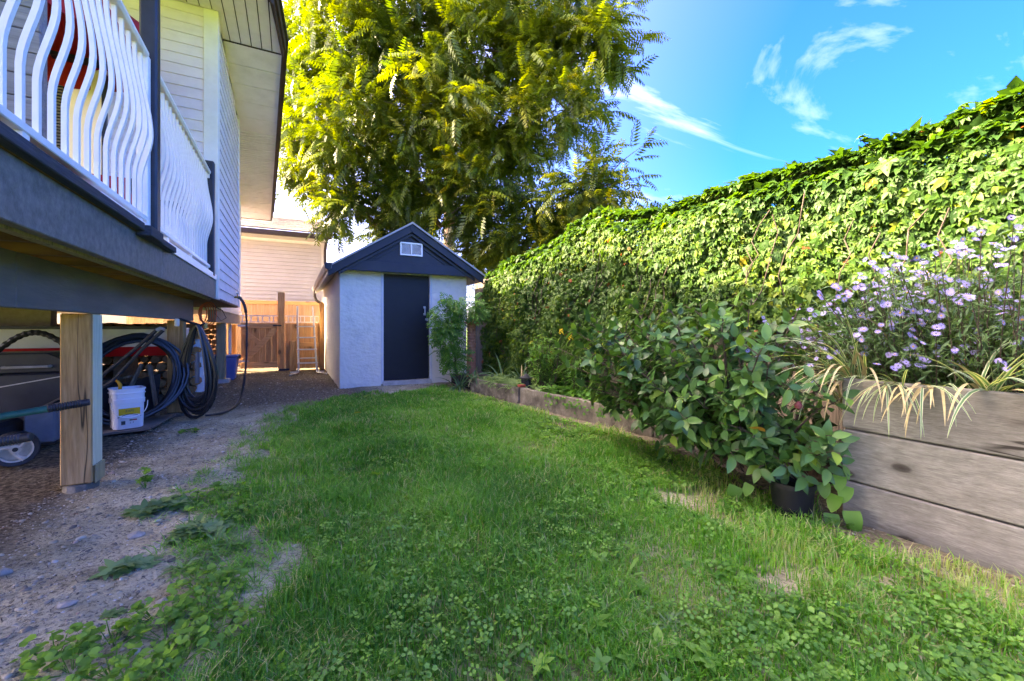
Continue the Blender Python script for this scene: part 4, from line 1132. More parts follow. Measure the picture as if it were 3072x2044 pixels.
# black cabinet barbecue with a silver handle
bq = thing('barbecue', 'black lidded barbecue with silver handle in the shade under the deck', 'barbecue', (-2.35, 5.55, 0))
m = MB(); m.box(-2.75, -1.78, 5.3, 5.8, 0.12, 0.60); build(m, 'body', M['black_metal'], bq, bevel=0.015)
m = MB(); m.prism([(-2.72, 0.604), (-1.80, 0.604), (-1.82, 0.70), (-1.95, 0.78), (-2.55, 0.78), (-2.70, 0.70)], 5.32, 5.78); build(m, 'lid', M['black_metal'], bq, bevel=0.01)
m = MB(); m.tube([(-2.22, 5.318, 0.66), (-2.22, 5.27, 0.66), (-1.93, 5.27, 0.66), (-1.93, 5.318, 0.66)], 0.012, 8); build(m, 'handle', M['steel'], bq, smooth=True)
for (a, b) in ((-2.7, 5.35), (-1.83, 5.35), (-2.7, 5.75), (-1.83, 5.75)):
    m = MB(); m.tube([(a, b, 0.0), (a, b, 0.118)], 0.02, 6); build(m, 'leg', M['black_metal'], bq)
# corrugated black hose end over the lid
hh = thing('drain_hose', 'short ribbed black drain hose arched over the barbecue lid', 'hose', (-2.1, 5.5, 0.78))
P = [(-2.35 + 0.5 * t, 5.5, 0.79 + 0.17 * math.sin(math.pi * t)) for t in [i / 24 for i in range(25)]]
m = MB(); m.tube(P, [0.028 if i % 2 else 0.022 for i in range(25)], 8); build(m, 'tube', M['black_rubber'], hh)
# wheelbarrow, its handles reaching into view
wb = thing('wheelbarrow', 'green handled wheelbarrow with ribbed black grips in front of the timber post', 'wheelbarrow', (-2.0, 2.6, 0))
H1a, H1b = Vector((-0.925, 2.952, 0.622)), Vector((-2.45, 2.62, 0.43))
H2a, H2b = Vector((-0.917, 2.375, 0.572)), Vector((-2.45, 2.45, 0.40))
for a, b in ((H1a, H1b), (H2a, H2b)):
    d_ = (b - a).normalized()
    m = MB(); m.tube([a + d_ * 0.135, a + d_ * 0.9, b], 0.0165, 12); build(m, 'handle_tube', M['green_paint'], wb, smooth=True)
    pts = []; rr_ = []
    for i in range(33):
        t = i / 32
        pts.append(a + d_ * (0.15 * t + 0.0)); rr_.append(0.0175 if t < 0.16 else (0.0205 if i % 2 else 0.0172))
    rr_[0] = 0.015; m = MB(); m.tube(pts, rr_, 14); build(m, 'grip', M['black_rubber'], wb)
m = MB(); m.hexa([(-2.55, 2.40, 0.36), (-1.75, 2.34, 0.42), (-1.75, 2.80, 0.42), (-2.55, 2.68, 0.36), (-2.85, 2.25, 0.68), (-1.62, 2.2, 0.70), (-1.62, 2.95, 0.70), (-2.85, 2.85, 0.68)]); build(m, 'tray', M['green_paint'], wb, bevel=0.02)
for yy in (2.42, 2.74):
    m = MB(); m.tube([(-1.7, yy, 0.5), (-1.66, yy, 0.02), (-1.9, yy, 0.02), (-2.0, yy, 0.42)], 0.014, 8); build(m, 'leg', M['black_metal'], wb)
m = MB(); m.lathe((-2.7, 2.55, 0.19), [(0.12, -0.045), (0.18, -0.045), (0.19, 0.0), (0.18, 0.045), (0.12, 0.045)], 24, 'y'); build(m, 'wheel', M['black_rubber'], wb, smooth=True)
# black sheet added to deepen the darkness under the deck
tq = thing('dark_fill_sheet', 'added black sheet darkening the space behind the hose coil under the deck', 'dark_fill_sheet', (-2.2, 6.1, 0))
gg = np.random.default_rng(8); xs_ = np.linspace(-3.4, -1.32, 22); ys_ = np.linspace(5.95, 6.15, 4)
m = MB(); vs = []
for a in xs_:
    top = 0.50 + 0.10 * math.sin(a * 5) + gg.normal(0, 0.02)
    for zz_ in np.linspace(0.0, 1, 7): vs.append((a, 5.98 + 0.05 * gg.random() + 0.10 * zz_, top * zz_))
    vs.append((a, 6.7, top))
fs = []
for a in range(21):
    for k in range(7): fs.append((a * 8 + k, (a + 1) * 8 + k, (a + 1) * 8 + k + 1, a * 8 + k + 1))
m.add(vs, fs); build(m, 'sheet', M['black_rubber'], tq, smooth=True)
# thin rod
rd = thing('rod', 'thin pale rod slanting in the dark behind the timber post', 'rod', (-1.6, 4.1, 0.5))
m = MB(); m.tube([(-2.2, 4.0, 0.52), (-1.36, 4.0, 0.68)], 0.004, 6); build(m, 'shaft', M['alu'], rd)
# tilted plank and pallet boards behind the coil
pl_ = thing('pallet', 'broken wooden pallet behind the black hose coil under the deck', 'pallet', (-1.6, 6.0, 0))
for (a, b) in (((-1.62, 5.75, 0.05), (-1.42, 5.85, 0.62)), ((-1.3, 5.9, 0.05), (-1.38, 5.95, 0.6)), ((-1.85, 5.85, 0.42), (-1.5, 5.8, 0.50))):
    m = MB(); m.beam(a, b, 0.02, 0.10, up=(0, 1, 0)); build(m, 'plank', M['fence'], pl_, bevel=0.003)
# sheet of plywood the bucket stands on
pw = thing('plywood_sheet', 'dirty plywood sheet lying on the ground under the white bucket', 'board', (-1.5, 5.5, 0))
m = MB(); m.hexa([(-2.05, 5.05, 0.02), (-1.22, 5.28, 0.02), (-1.16, 6.0, 0.025), (-2.0, 5.9, 0.025), (-2.05, 5.05, 0.036), (-1.22, 5.28, 0.036), (-1.16, 6.0, 0.041), (-2.0, 5.9, 0.041)])
M['ply'] = pmat('dirty_plywood', [(0.3, S(96, 84, 76)), (0.7, S(140, 126, 114))], scale=6, rough=0.9, dirt=(0.08, 0.07, 0.06, 0.6))
build(m, 'sheet', M['ply'], pw)
# bucket
bk = thing('bucket', 'white square plastic bucket with yellow label under the deck', 'bucket', (-1.43, 5.42, 0.04))
def sq(cx, cy, h, n=6, rc=0.05):
    P = []
    for q, (sx, sy) in enumerate(((1, 1), (-1, 1), (-1, -1), (1, -1))):
        for k in range(n + 1):
            a = q * math.pi / 2 + k / n * math.pi / 2
            P.append((cx + sx * (h - rc) + rc * math.cos(a), cy + sy * (h - rc) + rc * math.sin(a)))
    return P
BC = (-1.43, 5.42); brot = Matrix.Rotation(rad(24), 3, 'Z')
def loft(levels, name, mat, parent, capb=True, capt=False):
    m = MB(); vs = []; n = None
    for h, z_, rc in levels:
        p = sq(BC[0], BC[1], h, rc=rc); n = len(p)
        vs += [(a, b, z_) for a, b in p]
    fs = []
    for i in range(len(levels) - 1):
        for k in range(n):
            fs.append((i * n + k, i * n + (k + 1) % n, (i + 1) * n + (k + 1) % n, (i + 1) * n + k))
    if capb: fs.append(tuple(range(n - 1, -1, -1)))
    if capt: fs.append(tuple(range((len(levels) - 1) * n, len(levels) * n)))
    m.add(vs, fs); m.rot(brot, (BC[0], BC[1], 0))
    return build(m, name, mat, parent, smooth=True)
loft([(0.106, 0.042, 0.05), (0.112, 0.05, 0.05), (0.116, 0.28, 0.05), (0.122, 0.282, 0.05), (0.124, 0.325, 0.05), (0.119, 0.330, 0.05), (0.120, 0.372, 0.05), (0.127, 0.374, 0.05), (0.127, 0.384, 0.05), (0.121, 0.386, 0.05), (0.122, 0.410, 0.05), (0.128, 0.412, 0.05), (0.128, 0.424, 0.05), (0.118, 0.424, 0.05), (0.112, 0.07, 0.05), (0.10, 0.065, 0.05)], 'body', M['bucket'], bk)
def on_face(poly, name, mat, face=0, off=0.0035):   # flat print on the bucket: face 0 looks to -Y, 1 to +X before turning
    m = MB(); vs = []
    for (u, z_) in poly:
        h = 0.1115 + (z_ - 0.05) * 0.0174 + off
        vs.append((BC[0] + u, BC[1] - h, z_) if face == 0 else (BC[0] + h, BC[1] + u, z_))
    m.add(vs, [tuple(range(len(vs)))]); m.rot(brot, (BC[0], BC[1], 0))
    return build(m, name, mat, bk)
arc = [(-0.085 + 0.17 * i / 10, 0.158 + 0.026 * math.sin(math.pi * i / 10)) for i in range(11)]
on_face([(-0.078, 0.172), (-0.06, 0.176), (-0.03, 0.182), (0.03, 0.182), (0.06, 0.176), (0.078, 0.172), (0.078, 0.238), (-0.078, 0.238)], 'label_panel', M['yellow'])
on_face([p for p in arc] + [(p[0], p[1] - 0.006) for p in arc[::-1]], 'label_arch', M['ink'])
on_face([(-0.06, 0.085), (-0.03, 0.085), (-0.03, 0.12), (-0.06, 0.12)], 'label_block', M['ink'])
on_face([(0.0, 0.118), (0.024, 0.118), (0.024, 0.130), (0.0, 0.130)], 'label_block', M['ink'])
on_face([(0.0245, 0.118), (0.055, 0.118), (0.055, 0.130), (0.0245, 0.130)], 'label_block', M['paperred'])
on_face([(-0.05, 0.172), (0.05, 0.172), (0.05, 0.238), (-0.05, 0.238)], 'label_panel', M['yellow'], 1)
on_face([(-0.02, 0.085), (0.03, 0.09), (0.03, 0.13), (0.005, 0.12)], 'label_block', M['paperred'], 1)
def word(txt, u, z_, size):
    cu = bpy.data.curves.new('lettering', 'FONT'); cu.body = txt; cu.size = size; cu.align_x = 'CENTER'; cu.extrude = 0.0004
    cu.materials.append(M['ink'])
    tmp = bpy.data.objects.new('lettering', cu)
    me = bpy.data.meshes.new_from_object(tmp); bpy.data.objects.remove(tmp)
    o = bpy.data.objects.new('lettering', me); COL.objects.link(o)
    h = 0.1115 + (z_ - 0.05) * 0.0174 + 0.006
    p = brot @ Vector((u, -h, 0)) + Vector((BC[0], BC[1], z_))
    o.parent = bk; o.location = p - W[bk.name]; o.rotation_euler = (rad(90), 0, rad(24)); W[o.name] = p
word('ZAPS', 0.0, 0.203, 0.028); word('2', 0.006, 0.092, 0.02); word('F', 0.028, 0.092, 0.02)
P = []
for i in range(17):
    a = math.pi * i / 16
    P.append(brot @ Vector((-0.132 * math.cos(a), -0.132 - 0.02 * math.sin(a), -0.15 * math.sin(a) ** 0.8)) + Vector((BC[0], BC[1], 0.300)))
m = MB(); m.tube(P, 0.0035, 6); build(m, 'bail_handle', M['rail'], bk, smooth=True)
m = MB(); m.tube([P[5], P[6], P[7], P[8], P[9], P[10], P[11]], 0.008, 8); build(m, 'bail_grip', M['bucket'], bk, smooth=True)
sp = thing('spray_nozzle', 'orange spray nozzle sticking up from the white bucket', 'nozzle', (-1.47, 5.45, 0.42))
m = MB(); m.tube([(-1.49, 5.44, 0.36), (-1.485, 5.44, 0.45), (-1.50, 5.43, 0.485), (-1.52, 5.43, 0.50)], [0.014, 0.015, 0.013, 0.007], 8)
M['orange_plastic'] = pmat('orange_plastic', [(0.3, S(236, 150, 30)), (0.7, S(244, 164, 44))], scale=9, rough=0.4)
build(m, 'trigger', M['orange_plastic'], sp, smooth=True)

# hoses
def loops(n, cfun, rx, rz, jitter, seed):
    q = random.Random(seed); P = []
    ax = None
    steps = 26
    cur = [rx, rz, 0, 0, 0]
    for l in range(n):
        nxt = [rx * (1 + q.uniform(-jitter, jitter)), rz * (1 + q.uniform(-jitter, jitter) * 0.7), q.uniform(-1, 1), q.uniform(-1, 1), q.uniform(-1, 1)]
        for k in range(steps):
            t = k / steps
            c = [a + (b - a) * t for a, b in zip(cur, nxt)]
            P.append(cfun(2 * math.pi * t, c))
        cur = nxt
    return P
hc = thing('hose_coil', 'round coil of dark blue hose leaning behind the white bucket', 'hose', (-1.36, 5.5, 0.04))
def ring(a, c):
    return Vector((-1.43 + c[2] * 0.05, 5.62 + c[3] * 0.05, 0.50 + c[4] * 0.02)) + Vector((math.cos(a) * c[0] * 0.96, math.cos(a) * c[0] * 0.35 + math.sin(a) * 0.14, math.sin(a) * c[1]))
m = MB(); m.tube(loops(9, ring, 0.36, 0.40, 0.13, 3), 0.0155, 7); build(m, 'hose', M['hose_blue'], hc, smooth=True)
m = MB(); m.tube(loops(3, ring, 0.36, 0.40, 0.12, 9), 0.0155, 7); build(m, 'hose', M['hose'], hc, smooth=True)
hg = thing('hanging_hose', 'black garden hose hung in long loops from the charcoal beam', 'hose', (-0.95, 5.75, 0.02))
def hang(a, c):
    s_ = math.sin(a); w = (0.055 + 0.125 * (0.5 - 0.5 * s_) ** 0.8)
    return Vector((-0.93 + math.cos(a) * w * (c[0] / 0.2) + c[2] * 0.035 * (0.6 - s_ * 0.5), 5.78 + c[3] * 0.045 - math.cos(a) * w * 0.35, 0.56 + s_ * (c[1] if s_ < 0 else 0.47) + c[4] * 0.012))
m = MB(); m.tube(loops(22, hang, 0.2, 0.46, 0.42, 5), 0.0135, 7); build(m, 'hose', M['hose'], hg, smooth=True)
m = MB(); m.tube([(-0.93, 5.78, 0.40), (-0.93, 5.77, 0.60), (-0.925, 5.77, 0.74)], [0.022, 0.024, 0.016], 8); build(m, 'coupling', M['grey_plastic'], hg, smooth=True)
m = MB(); m.tube([(-1.09, 5.8, 1.10), (-0.98, 5.79, 1.06), (-0.90, 5.78, 1.03), (-0.86, 5.78, 1.06)], 0.014, 8); build(m, 'hook', M['black_metal'], hg, smooth=True)
cl_ = thing('beam_clip', 'small white clip fixed to the charcoal beam above the hanging hose', 'clip', (-1.08, 5.62, 1.1))
m = MB(); m.box(-1.098, -1.06, 5.60, 5.65, 1.02, 1.10); build(m, 'clip', M['white_plastic'], cl_, bevel=0.008)
fh = thing('tap_hose', 'dark hose dropping from the wall tap to the ground', 'hose', (-0.62, 7.2, 0))
hp = [(-0.755, 8.0, 1.475), (-0.72, 7.95, 1.46), (-0.665, 7.80, 1.38), (-0.625, 7.62, 1.24), (-0.60, 7.45, 1.05), (-0.59, 7.32, 0.8), (-0.585, 7.2, 0.55), (-0.59, 7.02, 0.32), (-0.605, 6.75, 0.12), (-0.63, 6.42, 0.035), (-0.68, 6.1, 0.022), (-0.75, 5.9, 0.022), (-0.86, 5.82, 0.03)]
def smoothpath(P, n=5):
    P = [Vector(p) for p in P]; out = []
    for i in range(len(P) - 1):
        p0 = P[max(i - 1, 0)]; p1 = P[i]; p2 = P[i + 1]; p3 = P[min(i + 2, len(P) - 1)]
        for k in range(n):
            t = k / n
            out.append(0.5 * ((2 * p1) + (p2 - p0) * t + (2 * p0 - 5 * p1 + 4 * p2 - p3) * t * t + (3 * p1 - p0 - 3 * p2 + p3) * t ** 3))
    out.append(P[-1]); return out
m = MB(); m.tube(smoothpath(hp), 0.0135, 8); build(m, 'hose', M['hose'], fh, smooth=True)
m = MB(); m.tube(smoothpath(hp[1:4]), 0.022, 8); build(m, 'strain_sleeve', M['black_rubber'], fh, smooth=True)
tp = thing('wall_tap', 'brass garden tap with green connector on the cream side wall', 'tap', (-0.8, 8.0, 1.48))
m = MB(); m.tube([(-0.82, 8.02, 1.49), (-0.74, 8.0, 1.49)], 0.016, 8); m.tube([(-0.77, 8.01, 1.49), (-0.77, 8.01, 1.54)], 0.008, 6); build(m, 'body', M['brass'], tp, smooth=True)
m = MB(); m.box(-0.79, -0.75, 7.975, 8.045, 1.542, 1.556); build(m, 'handle', M['steel'], tp, bevel=0.004)
m = MB(); m.tube([(-0.742, 8.0, 1.488), (-0.72, 7.99, 1.475)], 0.02, 8); build(m, 'connector', M['green_paint'], tp, smooth=True)
ec = thing('extension_cord', 'orange extension cord looped under the corner of the house', 'cord', (-1.05, 6.9, 1.1))
for k in range(5):
    P = []
    for i in range(21):
        a = 2 * math.pi * i / 20
        P.append((-1.02 + 0.05 * math.sin(a) * (1 + 0.2 * k) + 0.01 * k, 6.7 + 0.04 * k - 0.05 * math.sin(a), 1.19 + (0.11 + 0.012 * k) * math.cos(a)))
    m = MB(); m.tube(P, 0.006, 6, closed=False); build(m, 'cord', M['orange'], ec, smooth=True)
m = MB(); m.tube([(-0.95, 6.95, 1.30), (-0.84, 6.95, 1.24), (-0.80, 6.98, 1.14), (-0.86, 7.0, 1.10), (-0.93, 6.98, 1.20), (-0.95, 6.95, 1.31)], 0.006, 6); build(m, 'loop', M['brown_trim'], ec, smooth=True)
m = MB(); m.tube([(-1.0, 6.75, 1.07), (-1.0, 6.75, 1.0)], 0.022, 8)
M['plugyellow'] = pmat('plug_yellow', [(0.3, S(206, 170, 90)), (0.7, S(220, 186, 108))], scale=9, rough=0.5)
build(m, 'plug', M['plugyellow'], ec)
# bins and a canister vacuum
for (lab, x, y, s_) in (('blue plastic bin between the two far house posts', -1.16, 9.95, 1.0), ('blue plastic bin standing behind the hanging hose loops', -1.42, 8.85, 0.95)):
    t = thing('blue_bin', lab, 'bin', (x, y, 0), 'blue plastic bins under the house')
    m = MB(); w0, w1, h = 0.17 * s_, 0.215 * s_, 0.45 * s_
    m.hexa([(x - w0, y - w0, 0.005), (x + w0, y - w0, 0.005), (x + w0, y + w0, 0.005), (x - w0, y + w0, 0.005), (x - w1, y - w1, h), (x + w1, y - w1, h), (x + w1, y + w1, h), (x - w1, y + w1, h)]); build(m, 'body', M['blue_bin'], t, bevel=0.02)
    m = MB(); m.box(x - w1 - 0.015, x + w1 + 0.015, y - w1 - 0.015, y + w1 + 0.015, h + 0.001, h + 0.03); build(m, 'rim', M['blue_bin'], t, bevel=0.008)
    m = MB(); m.box(x + w1 + 0.016, x + w1 + 0.045, y - 0.05, y + 0.05, h - 0.05, h + 0.02); build(m, 'handle', M['black_rubber'], t, bevel=0.008)
vc = thing('canister_pump', 'white domed pump canister hanging behind the hose loops', 'pump', (-1.3, 8.2, 0.5))
m = MB(); m.lathe((-1.33, 8.3, 0.0), [(0.09, 0.0), (0.10, 0.55), (0.15, 0.60), (0.16, 0.72), (0.13, 0.80), (0.08, 0.86), (0.03, 0.95), (0.0, 0.96)], 20); build(m, 'canister', M['white_plastic'], vc, smooth=True)
m = MB(); m.lathe((-1.33, 8.3, 0.0), [(0.165, 0.655), (0.17, 0.66), (0.17, 0.68), (0.165, 0.685)], 20, cap=False); build(m, 'band', M['black_rubber'], vc, smooth=True)

# ================================================================== THE RIGHT-HAND SIDE: fence, kerb, planter
fn = thing('board_fence', 'weathered grey board fence mostly covered by creeper', 'fence', (3.42, 3.2, 0))
f0 = None
for i in range(62):
    ya = -1.2 + i * 0.142
    m = MB(); m.box(3.40, 3.418, ya, ya + 0.136, 0.02, 1.78)
    if f0 is None: f0 = build(m, 'fence_board', M['fence'], fn)
    else: again(f0, (R.uniform(-0.004, 0.004), i * 0.142, R.uniform(-0.02, 0.02)))
for i in range(5):
    m = MB(); m.box(3.385, 3.47, 7.62 + i * 0.145, 7.62 + i * 0.145 + 0.137, 0.0, 1.95 + 0.02 * (i % 2)); build(m, 'fence_board', M['fence'], fn)
for z_ in (0.35, 1.45):
    m = MB(); m.box(3.42, 3.46, -1.2, 7.6, z_, z_ + 0.09); build(m, 'fence_rail', M['fence'], fn)
kb = thing('low_wall', 'low mossy concrete edging wall in front of the planting bed', 'low wall', (2.7, 4.4, 0))
def kerbseg(ya, yb, h0, h1):
    def kx(y): return 2.54 + (6.45 - y) * 0.1035
    t = 0.085
    m = MB(); n = 8; vs = []
    for i in range(n + 1):
        y = ya + (yb - ya) * i / n; x = kx(y); h = h0 + (h1 - h0) * i / n + R.uniform(-0.006, 0.006)
        vs += [(x, y, -0.08), (x + 0.004, y, h), (x + t, y, h + R.uniform(-0.005, 0.005)), (x + t, y, -0.08)]
    fs = [(0, 1, 2, 3), (n * 4 + 3, n * 4 + 2, n * 4 + 1, n * 4)]
    for i in range(n):
        for k in range(4): fs.append((i * 4 + k, (i + 1) * 4 + k, (i + 1) * 4 + (k + 1) % 4, i * 4 + (k + 1) % 4))
    m.add(vs, fs); build(m, 'wall_segment', M['concrete'], kb, bevel=0.006)
kerbseg(6.45, 5.08, 0.20, 0.205); kerbseg(5.03, 2.9, 0.205, 0.22); kerbseg(2.88, 1.29, 0.22, 0.21)
pt = thing('timber_planter', 'raised planter of weathered grey timbers at the lawn edge', 'planter', (2.62, 0, 0))
for (a, b) in ((0.475, 0.737), (0.207, 0.468), (-0.07, 0.200)):
    m = MB(); m.box(2.59 + R.uniform(-0.003, 0.003), 2.635, -1.6, 1.233, a, b); build(m, 'planter_timber', M['timber'], pt, bevel=0.007)
    m = MB(); m.box(2.637, 3.36, 1.185, 1.230, a, b); build(m, 'planter_timber', M['timber'], pt, bevel=0.006)
m = MB(); m.box(2.637, 3.36, -1.6, 1.18, 0.2, 0.67); build(m, 'planter_soil', M['bedsoil'], pt)
# black pot
pc = thing('plant_pot', 'black plastic plant pot under the camellia beside the planter', 'pot', (2.385, 1.37, 0))
m = MB(); m.lathe((2.385, 1.37, -0.01), [(0.085, 0), (0.103, 0.17), (0.11, 0.171), (0.11, 0.195), (0.10, 0.195), (0.098, 0.16), (0.0, 0.16)], 24); M['potblack'] = pmat('pot_plastic', [(0.3, S(14, 16, 20)), (0.7, S(22, 24, 28))], scale=9, rough=0.55)
build(m, 'pot', M['potblack'], pc, smooth=True)
# garden lantern in the bed
gl = thing('garden_lantern', 'dark iron lantern with flat cap standing in the bed behind kerb', 'lantern', (2.84, 5.13, 0.155))
m = MB(); m.lathe((2.84, 5.13, 0.155), [(0.075, 0), (0.075, 0.03), (0.062, 0.032), (0.062, 0.15), (0.07, 0.155), (0.07, 0.165)], 12, cap=False)
for k in range(8):
    a = k * math.pi / 4; m.tube([(2.84 + 0.066 * math.cos(a), 5.13 + 0.066 * math.sin(a), 0.16), (2.84 + 0.066 * math.cos(a), 5.13 + 0.066 * math.sin(a), 0.32)], 0.006, 5)
build(m, 'cage', M['black_metal'], gl)
m = MB(); m.lathe((2.84, 5.13, 0.32), [(0.095, 0), (0.10, 0.008), (0.04, 0.035), (0.012, 0.06), (0.0, 0.062)], 20); build(m, 'cap', M['black_metal'], gl, smooth=True)
bs = thing('brick_piece', 'small red brick piece lying on the kerb by the lantern', 'brick', (2.70, 5.1, 0.205))
M['brick'] = pmat('brick_red', [(0.3, S(138, 62, 48)), (0.7, S(168, 84, 66))], scale=20, rough=0.9)
m = MB(); m.box(2.69, 2.78, 5.03, 5.11, 0.214, 0.246); build(m, 'brick', M['brick'], bs, bevel=0.006)
# terracotta column by the shed
tcn = thing('terracotta_column', 'ribbed terracotta column behind the climbing vine at shed corner', 'column', (2.78, 7.0, 0.155))
m = MB(); pr = [(0.08, 0.0), (0.08, 0.30)]
for i in range(26):
    pr.append((0.072 + 0.010 * (i % 2), 0.30 + i * 0.025))
pr += [(0.078, 0.95)]
m.lathe((2.78, 7.0, 0.155), pr, 18); build(m, 'shaft', M['terracotta'], tcn)
m = MB(); m.lathe((2.78, 7.0, 1.108), [(0.09, 0), (0.10, 0.02), (0.05, 0.07), (0.03, 0.16), (0.0, 0.17)], 16); build(m, 'finial', M['terracotta'], tcn, smooth=True)
m = MB(); m.tube([(2.55, 7.02, 1.10), (2.92, 6.98, 1.09)], 0.018, 8); build(m, 'cross_bar', M['terracotta'], tcn)

# ================================================================== LEAF MATERIALS
def duo(key, stops, **kw):
    M[key] = leaf_mat(key, stops, False, **kw)
    M[key + '_one'] = leaf_mat(key + '_single', stops, True, **kw)
duo('creeper', [(0.0, (0.020, 0.066, 0.015)), (0.5, (0.048, 0.118, 0.018)), (0.85, (0.115, 0.19, 0.02)), (0.965, (0.20, 0.24, 0.02)), (0.985, (0.25, 0.07, 0.03)), (1.0, (0.28, 0.10, 0.03))], rough=0.5, trans=0.34, spec=0.25)
duo('camellia', [(0.0, (0.028, 0.09, 0.024)), (0.6, (0.06, 0.165, 0.038)), (0.9, (0.13, 0.27, 0.05)), (1.0, (0.20, 0.33, 0.05))], rough=0.36, trans=0.18, spec=0.38)
duo('ailanthus', [(0.0, (0.055, 0.105, 0.012)), (0.5, (0.115, 0.165, 0.014)), (0.9, (0.185, 0.21, 0.018)), (1.0, (0.24, 0.23, 0.02))], rough=0.40, trans=0.42, spec=0.5, tcol=1.3, tshift=(1.25, 1.1, 0.4))
duo('vine', [(0.0, (0.045, 0.15, 0.025)), (0.6, (0.08, 0.24, 0.034)), (1.0, (0.15, 0.34, 0.045))], rough=0.5, trans=0.3)
duo('weed', [(0.0, (0.07, 0.20, 0.028)), (0.5, (0.13, 0.31, 0.038)), (1.0, (0.23, 0.44, 0.05))], rough=0.5, trans=0.35)
duo('weed_dull', [(0.0, (0.08, 0.17, 0.05)), (0.6, (0.15, 0.27, 0.08)), (1.0, (0.24, 0.35, 0.13))], rough=0.6, trans=0.25)
duo('bind', [(0.0, (0.07, 0.22, 0.028)), (1.0, (0.13, 0.34, 0.038))], rough=0.45, trans=0.35)
M['grass'] = leaf_mat('grass', [(0.0, (0.045, 0.20, 0.018)), (0.45, (0.095, 0.35, 0.03)), (0.75, (0.18, 0.44, 0.05)), (0.93, (0.36, 0.44, 0.16)), (1.0, (0.46, 0.42, 0.24))], rough=0.5, trans=0.35)
M['clover'] = leaf_mat('clover', [(0.0, (0.07, 0.21, 0.03)), (0.6, (0.125, 0.31, 0.042)), (1.0, (0.20, 0.41, 0.06))], rough=0.55, trans=0.3)
M['striped'] = leaf_mat('striped_leaf', [(0.0, (0.55, 0.58, 0.42)), (0.35, (0.50, 0.55, 0.38)), (0.6, (0.10, 0.22, 0.09)), (1.0, (0.08, 0.19, 0.07))], rough=0.5, trans=0.3)
M['drystrap'] = pmat('dry_leaf', [(0.3, (0.30, 0.235, 0.11)), (0.7, (0.48, 0.41, 0.22))], scale=20, rough=0.8)
duo('aster_leaf', [(0.0, (0.03, 0.075, 0.024)), (1.0, (0.085, 0.17, 0.05))], rough=0.55, trans=0.2)
M['petal'] = pmat('aster_petal', [(0.3, (0.25, 0.215, 0.50)), (0.7, (0.36, 0.32, 0.64))], scale=30, rough=0.6, vary=0.2)
M['aster_disc'] = pmat('aster_disc', [(0.3, (0.55, 0.26, 0.04)), (0.7, (0.70, 0.38, 0.06))], scale=30, rough=0.7)
M['yellow_flower'] = pmat('yellow_flower', [(0.3, (0.75, 0.52, 0.02)), (0.7, (0.85, 0.62, 0.03))], scale=30, rough=0.6)
duo('strapleaf', [(0.0, (0.05, 0.13, 0.06)), (0.6, (0.09, 0.19, 0.09)), (1.0, (0.22, 0.27, 0.09))], rough=0.45, trans=0.25)
M['conifer'] = leaf_mat('conifer_needles', [(0.0, (0.03, 0.05, 0.025)), (1.0, (0.08, 0.09, 0.05))], trans=0.1, rough=0.6)

# ================================================================== CREEPER OVER THE FENCE
def ztop(y):
    return np.interp(y, [-1.5, 0.7, 1.43, 2.37, 3.3, 3.78, 4.1, 4.33, 4.6, 4.84, 5.64, 6.6, 7.6], [2.14, 2.10, 2.07, 2.11, 2.13, 2.19, 2.31, 2.37, 2.29, 2.18, 2.10, 2.03, 1.88])
def zbot(y):
    return np.interp(y, [-1.5, 1.0, 2.0, 2.7, 3.0, 3.4, 4.0, 4.6, 5.2, 7.6], [0.9, 0.9, 1.0, 0.95, 1.0, 0.85, 0.55, 0.3, 0.16, 0.16]) + 0.15 * (vnoise(y, y * 0, 0.3, 31) - 0.5)
def creeper_pts(n, inner=0.0, seed=0):
    g = np.random.default_rng(seed)
    y = g.uniform(-1.4, 7.55, n); u = g.random(n) ** 0.9
    zt, zb = ztop(y), zbot(y)
    arc = (zt - zb) + 0.35                       # climbs the face, then turns over the top
    s = u * arc
    z = zb + np.minimum(s, zt - zb)
    over = np.clip(s - (zt - zb), 0, None)
    bump = 0.19 * vnoise(y, z, 0.6, 21) + 0.10 * vnoise(y, z, 0.22, 22) - 0.06
    round_ = np.clip((z - (zt - 0.22)) / 0.22, 0, 1)
    x = 3.33 - bump - inner * -0.08 + 0.10 * round_ ** 2 + over
    z = z + 0.10 * np.sqrt(np.clip(1 - ((over - 0.1) / 0.28) ** 2, 0, 1)) * (over > 0) + g.normal(0, 0.012, n)
    # ends of the hedge round off and sag behind
    x += g.normal(0, 0.018, n) + inner * 0.0
    nr = np.stack([-1.0 + 0.8 * round_ + over * 3, g.normal(0, 0.6, n), 0.40 + 1.0 * round_ + over * 2 + g.normal(0, 0.40, n)], 1)
    tip = np.stack([-0.45 + g.normal(0, 0.35, n), g.normal(0, 0.5, n), -0.95 + g.normal(0, 0.3, n) + 0.92 * round_], 1)
    return np.stack([x, y, z], 1), unit(tip), unit(nr)
leaflet = blade(0.085, 0.040, 4, 0.22, 0.28, 'ovate')
palm5 = join([xf(blade(0.085 * s_, 0.042 * s_, 4, 0.20, 0.30, 'ovate'), a_, t_) for a_, s_, t_ in ((0, 1.0, -0.1), (0.75, 0.92, -0.18), (-0.75, 0.92, -0.18), (1.5, 0.7, -0.25), (-1.5, 0.7, -0.25))])
palm3 = join([xf(blade(0.085 * s_, 0.048 * s_, 2, 0.15, 0.22, 'ovate'), a_, t_) for a_, s_, t_ in ((0, 1.0, -0.05), (0.9, 0.8, -0.2), (-0.9, 0.8, -0.2))])
def folded(l, w, fold=0.25, curl=0.15):   # four-triangle leaflet for the great mass of leaves
    return (np.array([(0, 0, 0), (-w / 2, l * 0.42, fold * w), (0, l * 0.45, 0), (w / 2, l * 0.42, fold * w), (0, l, -curl * l)]), np.array([(0, 2, 4, 1), (0, 3, 4, 2)]))
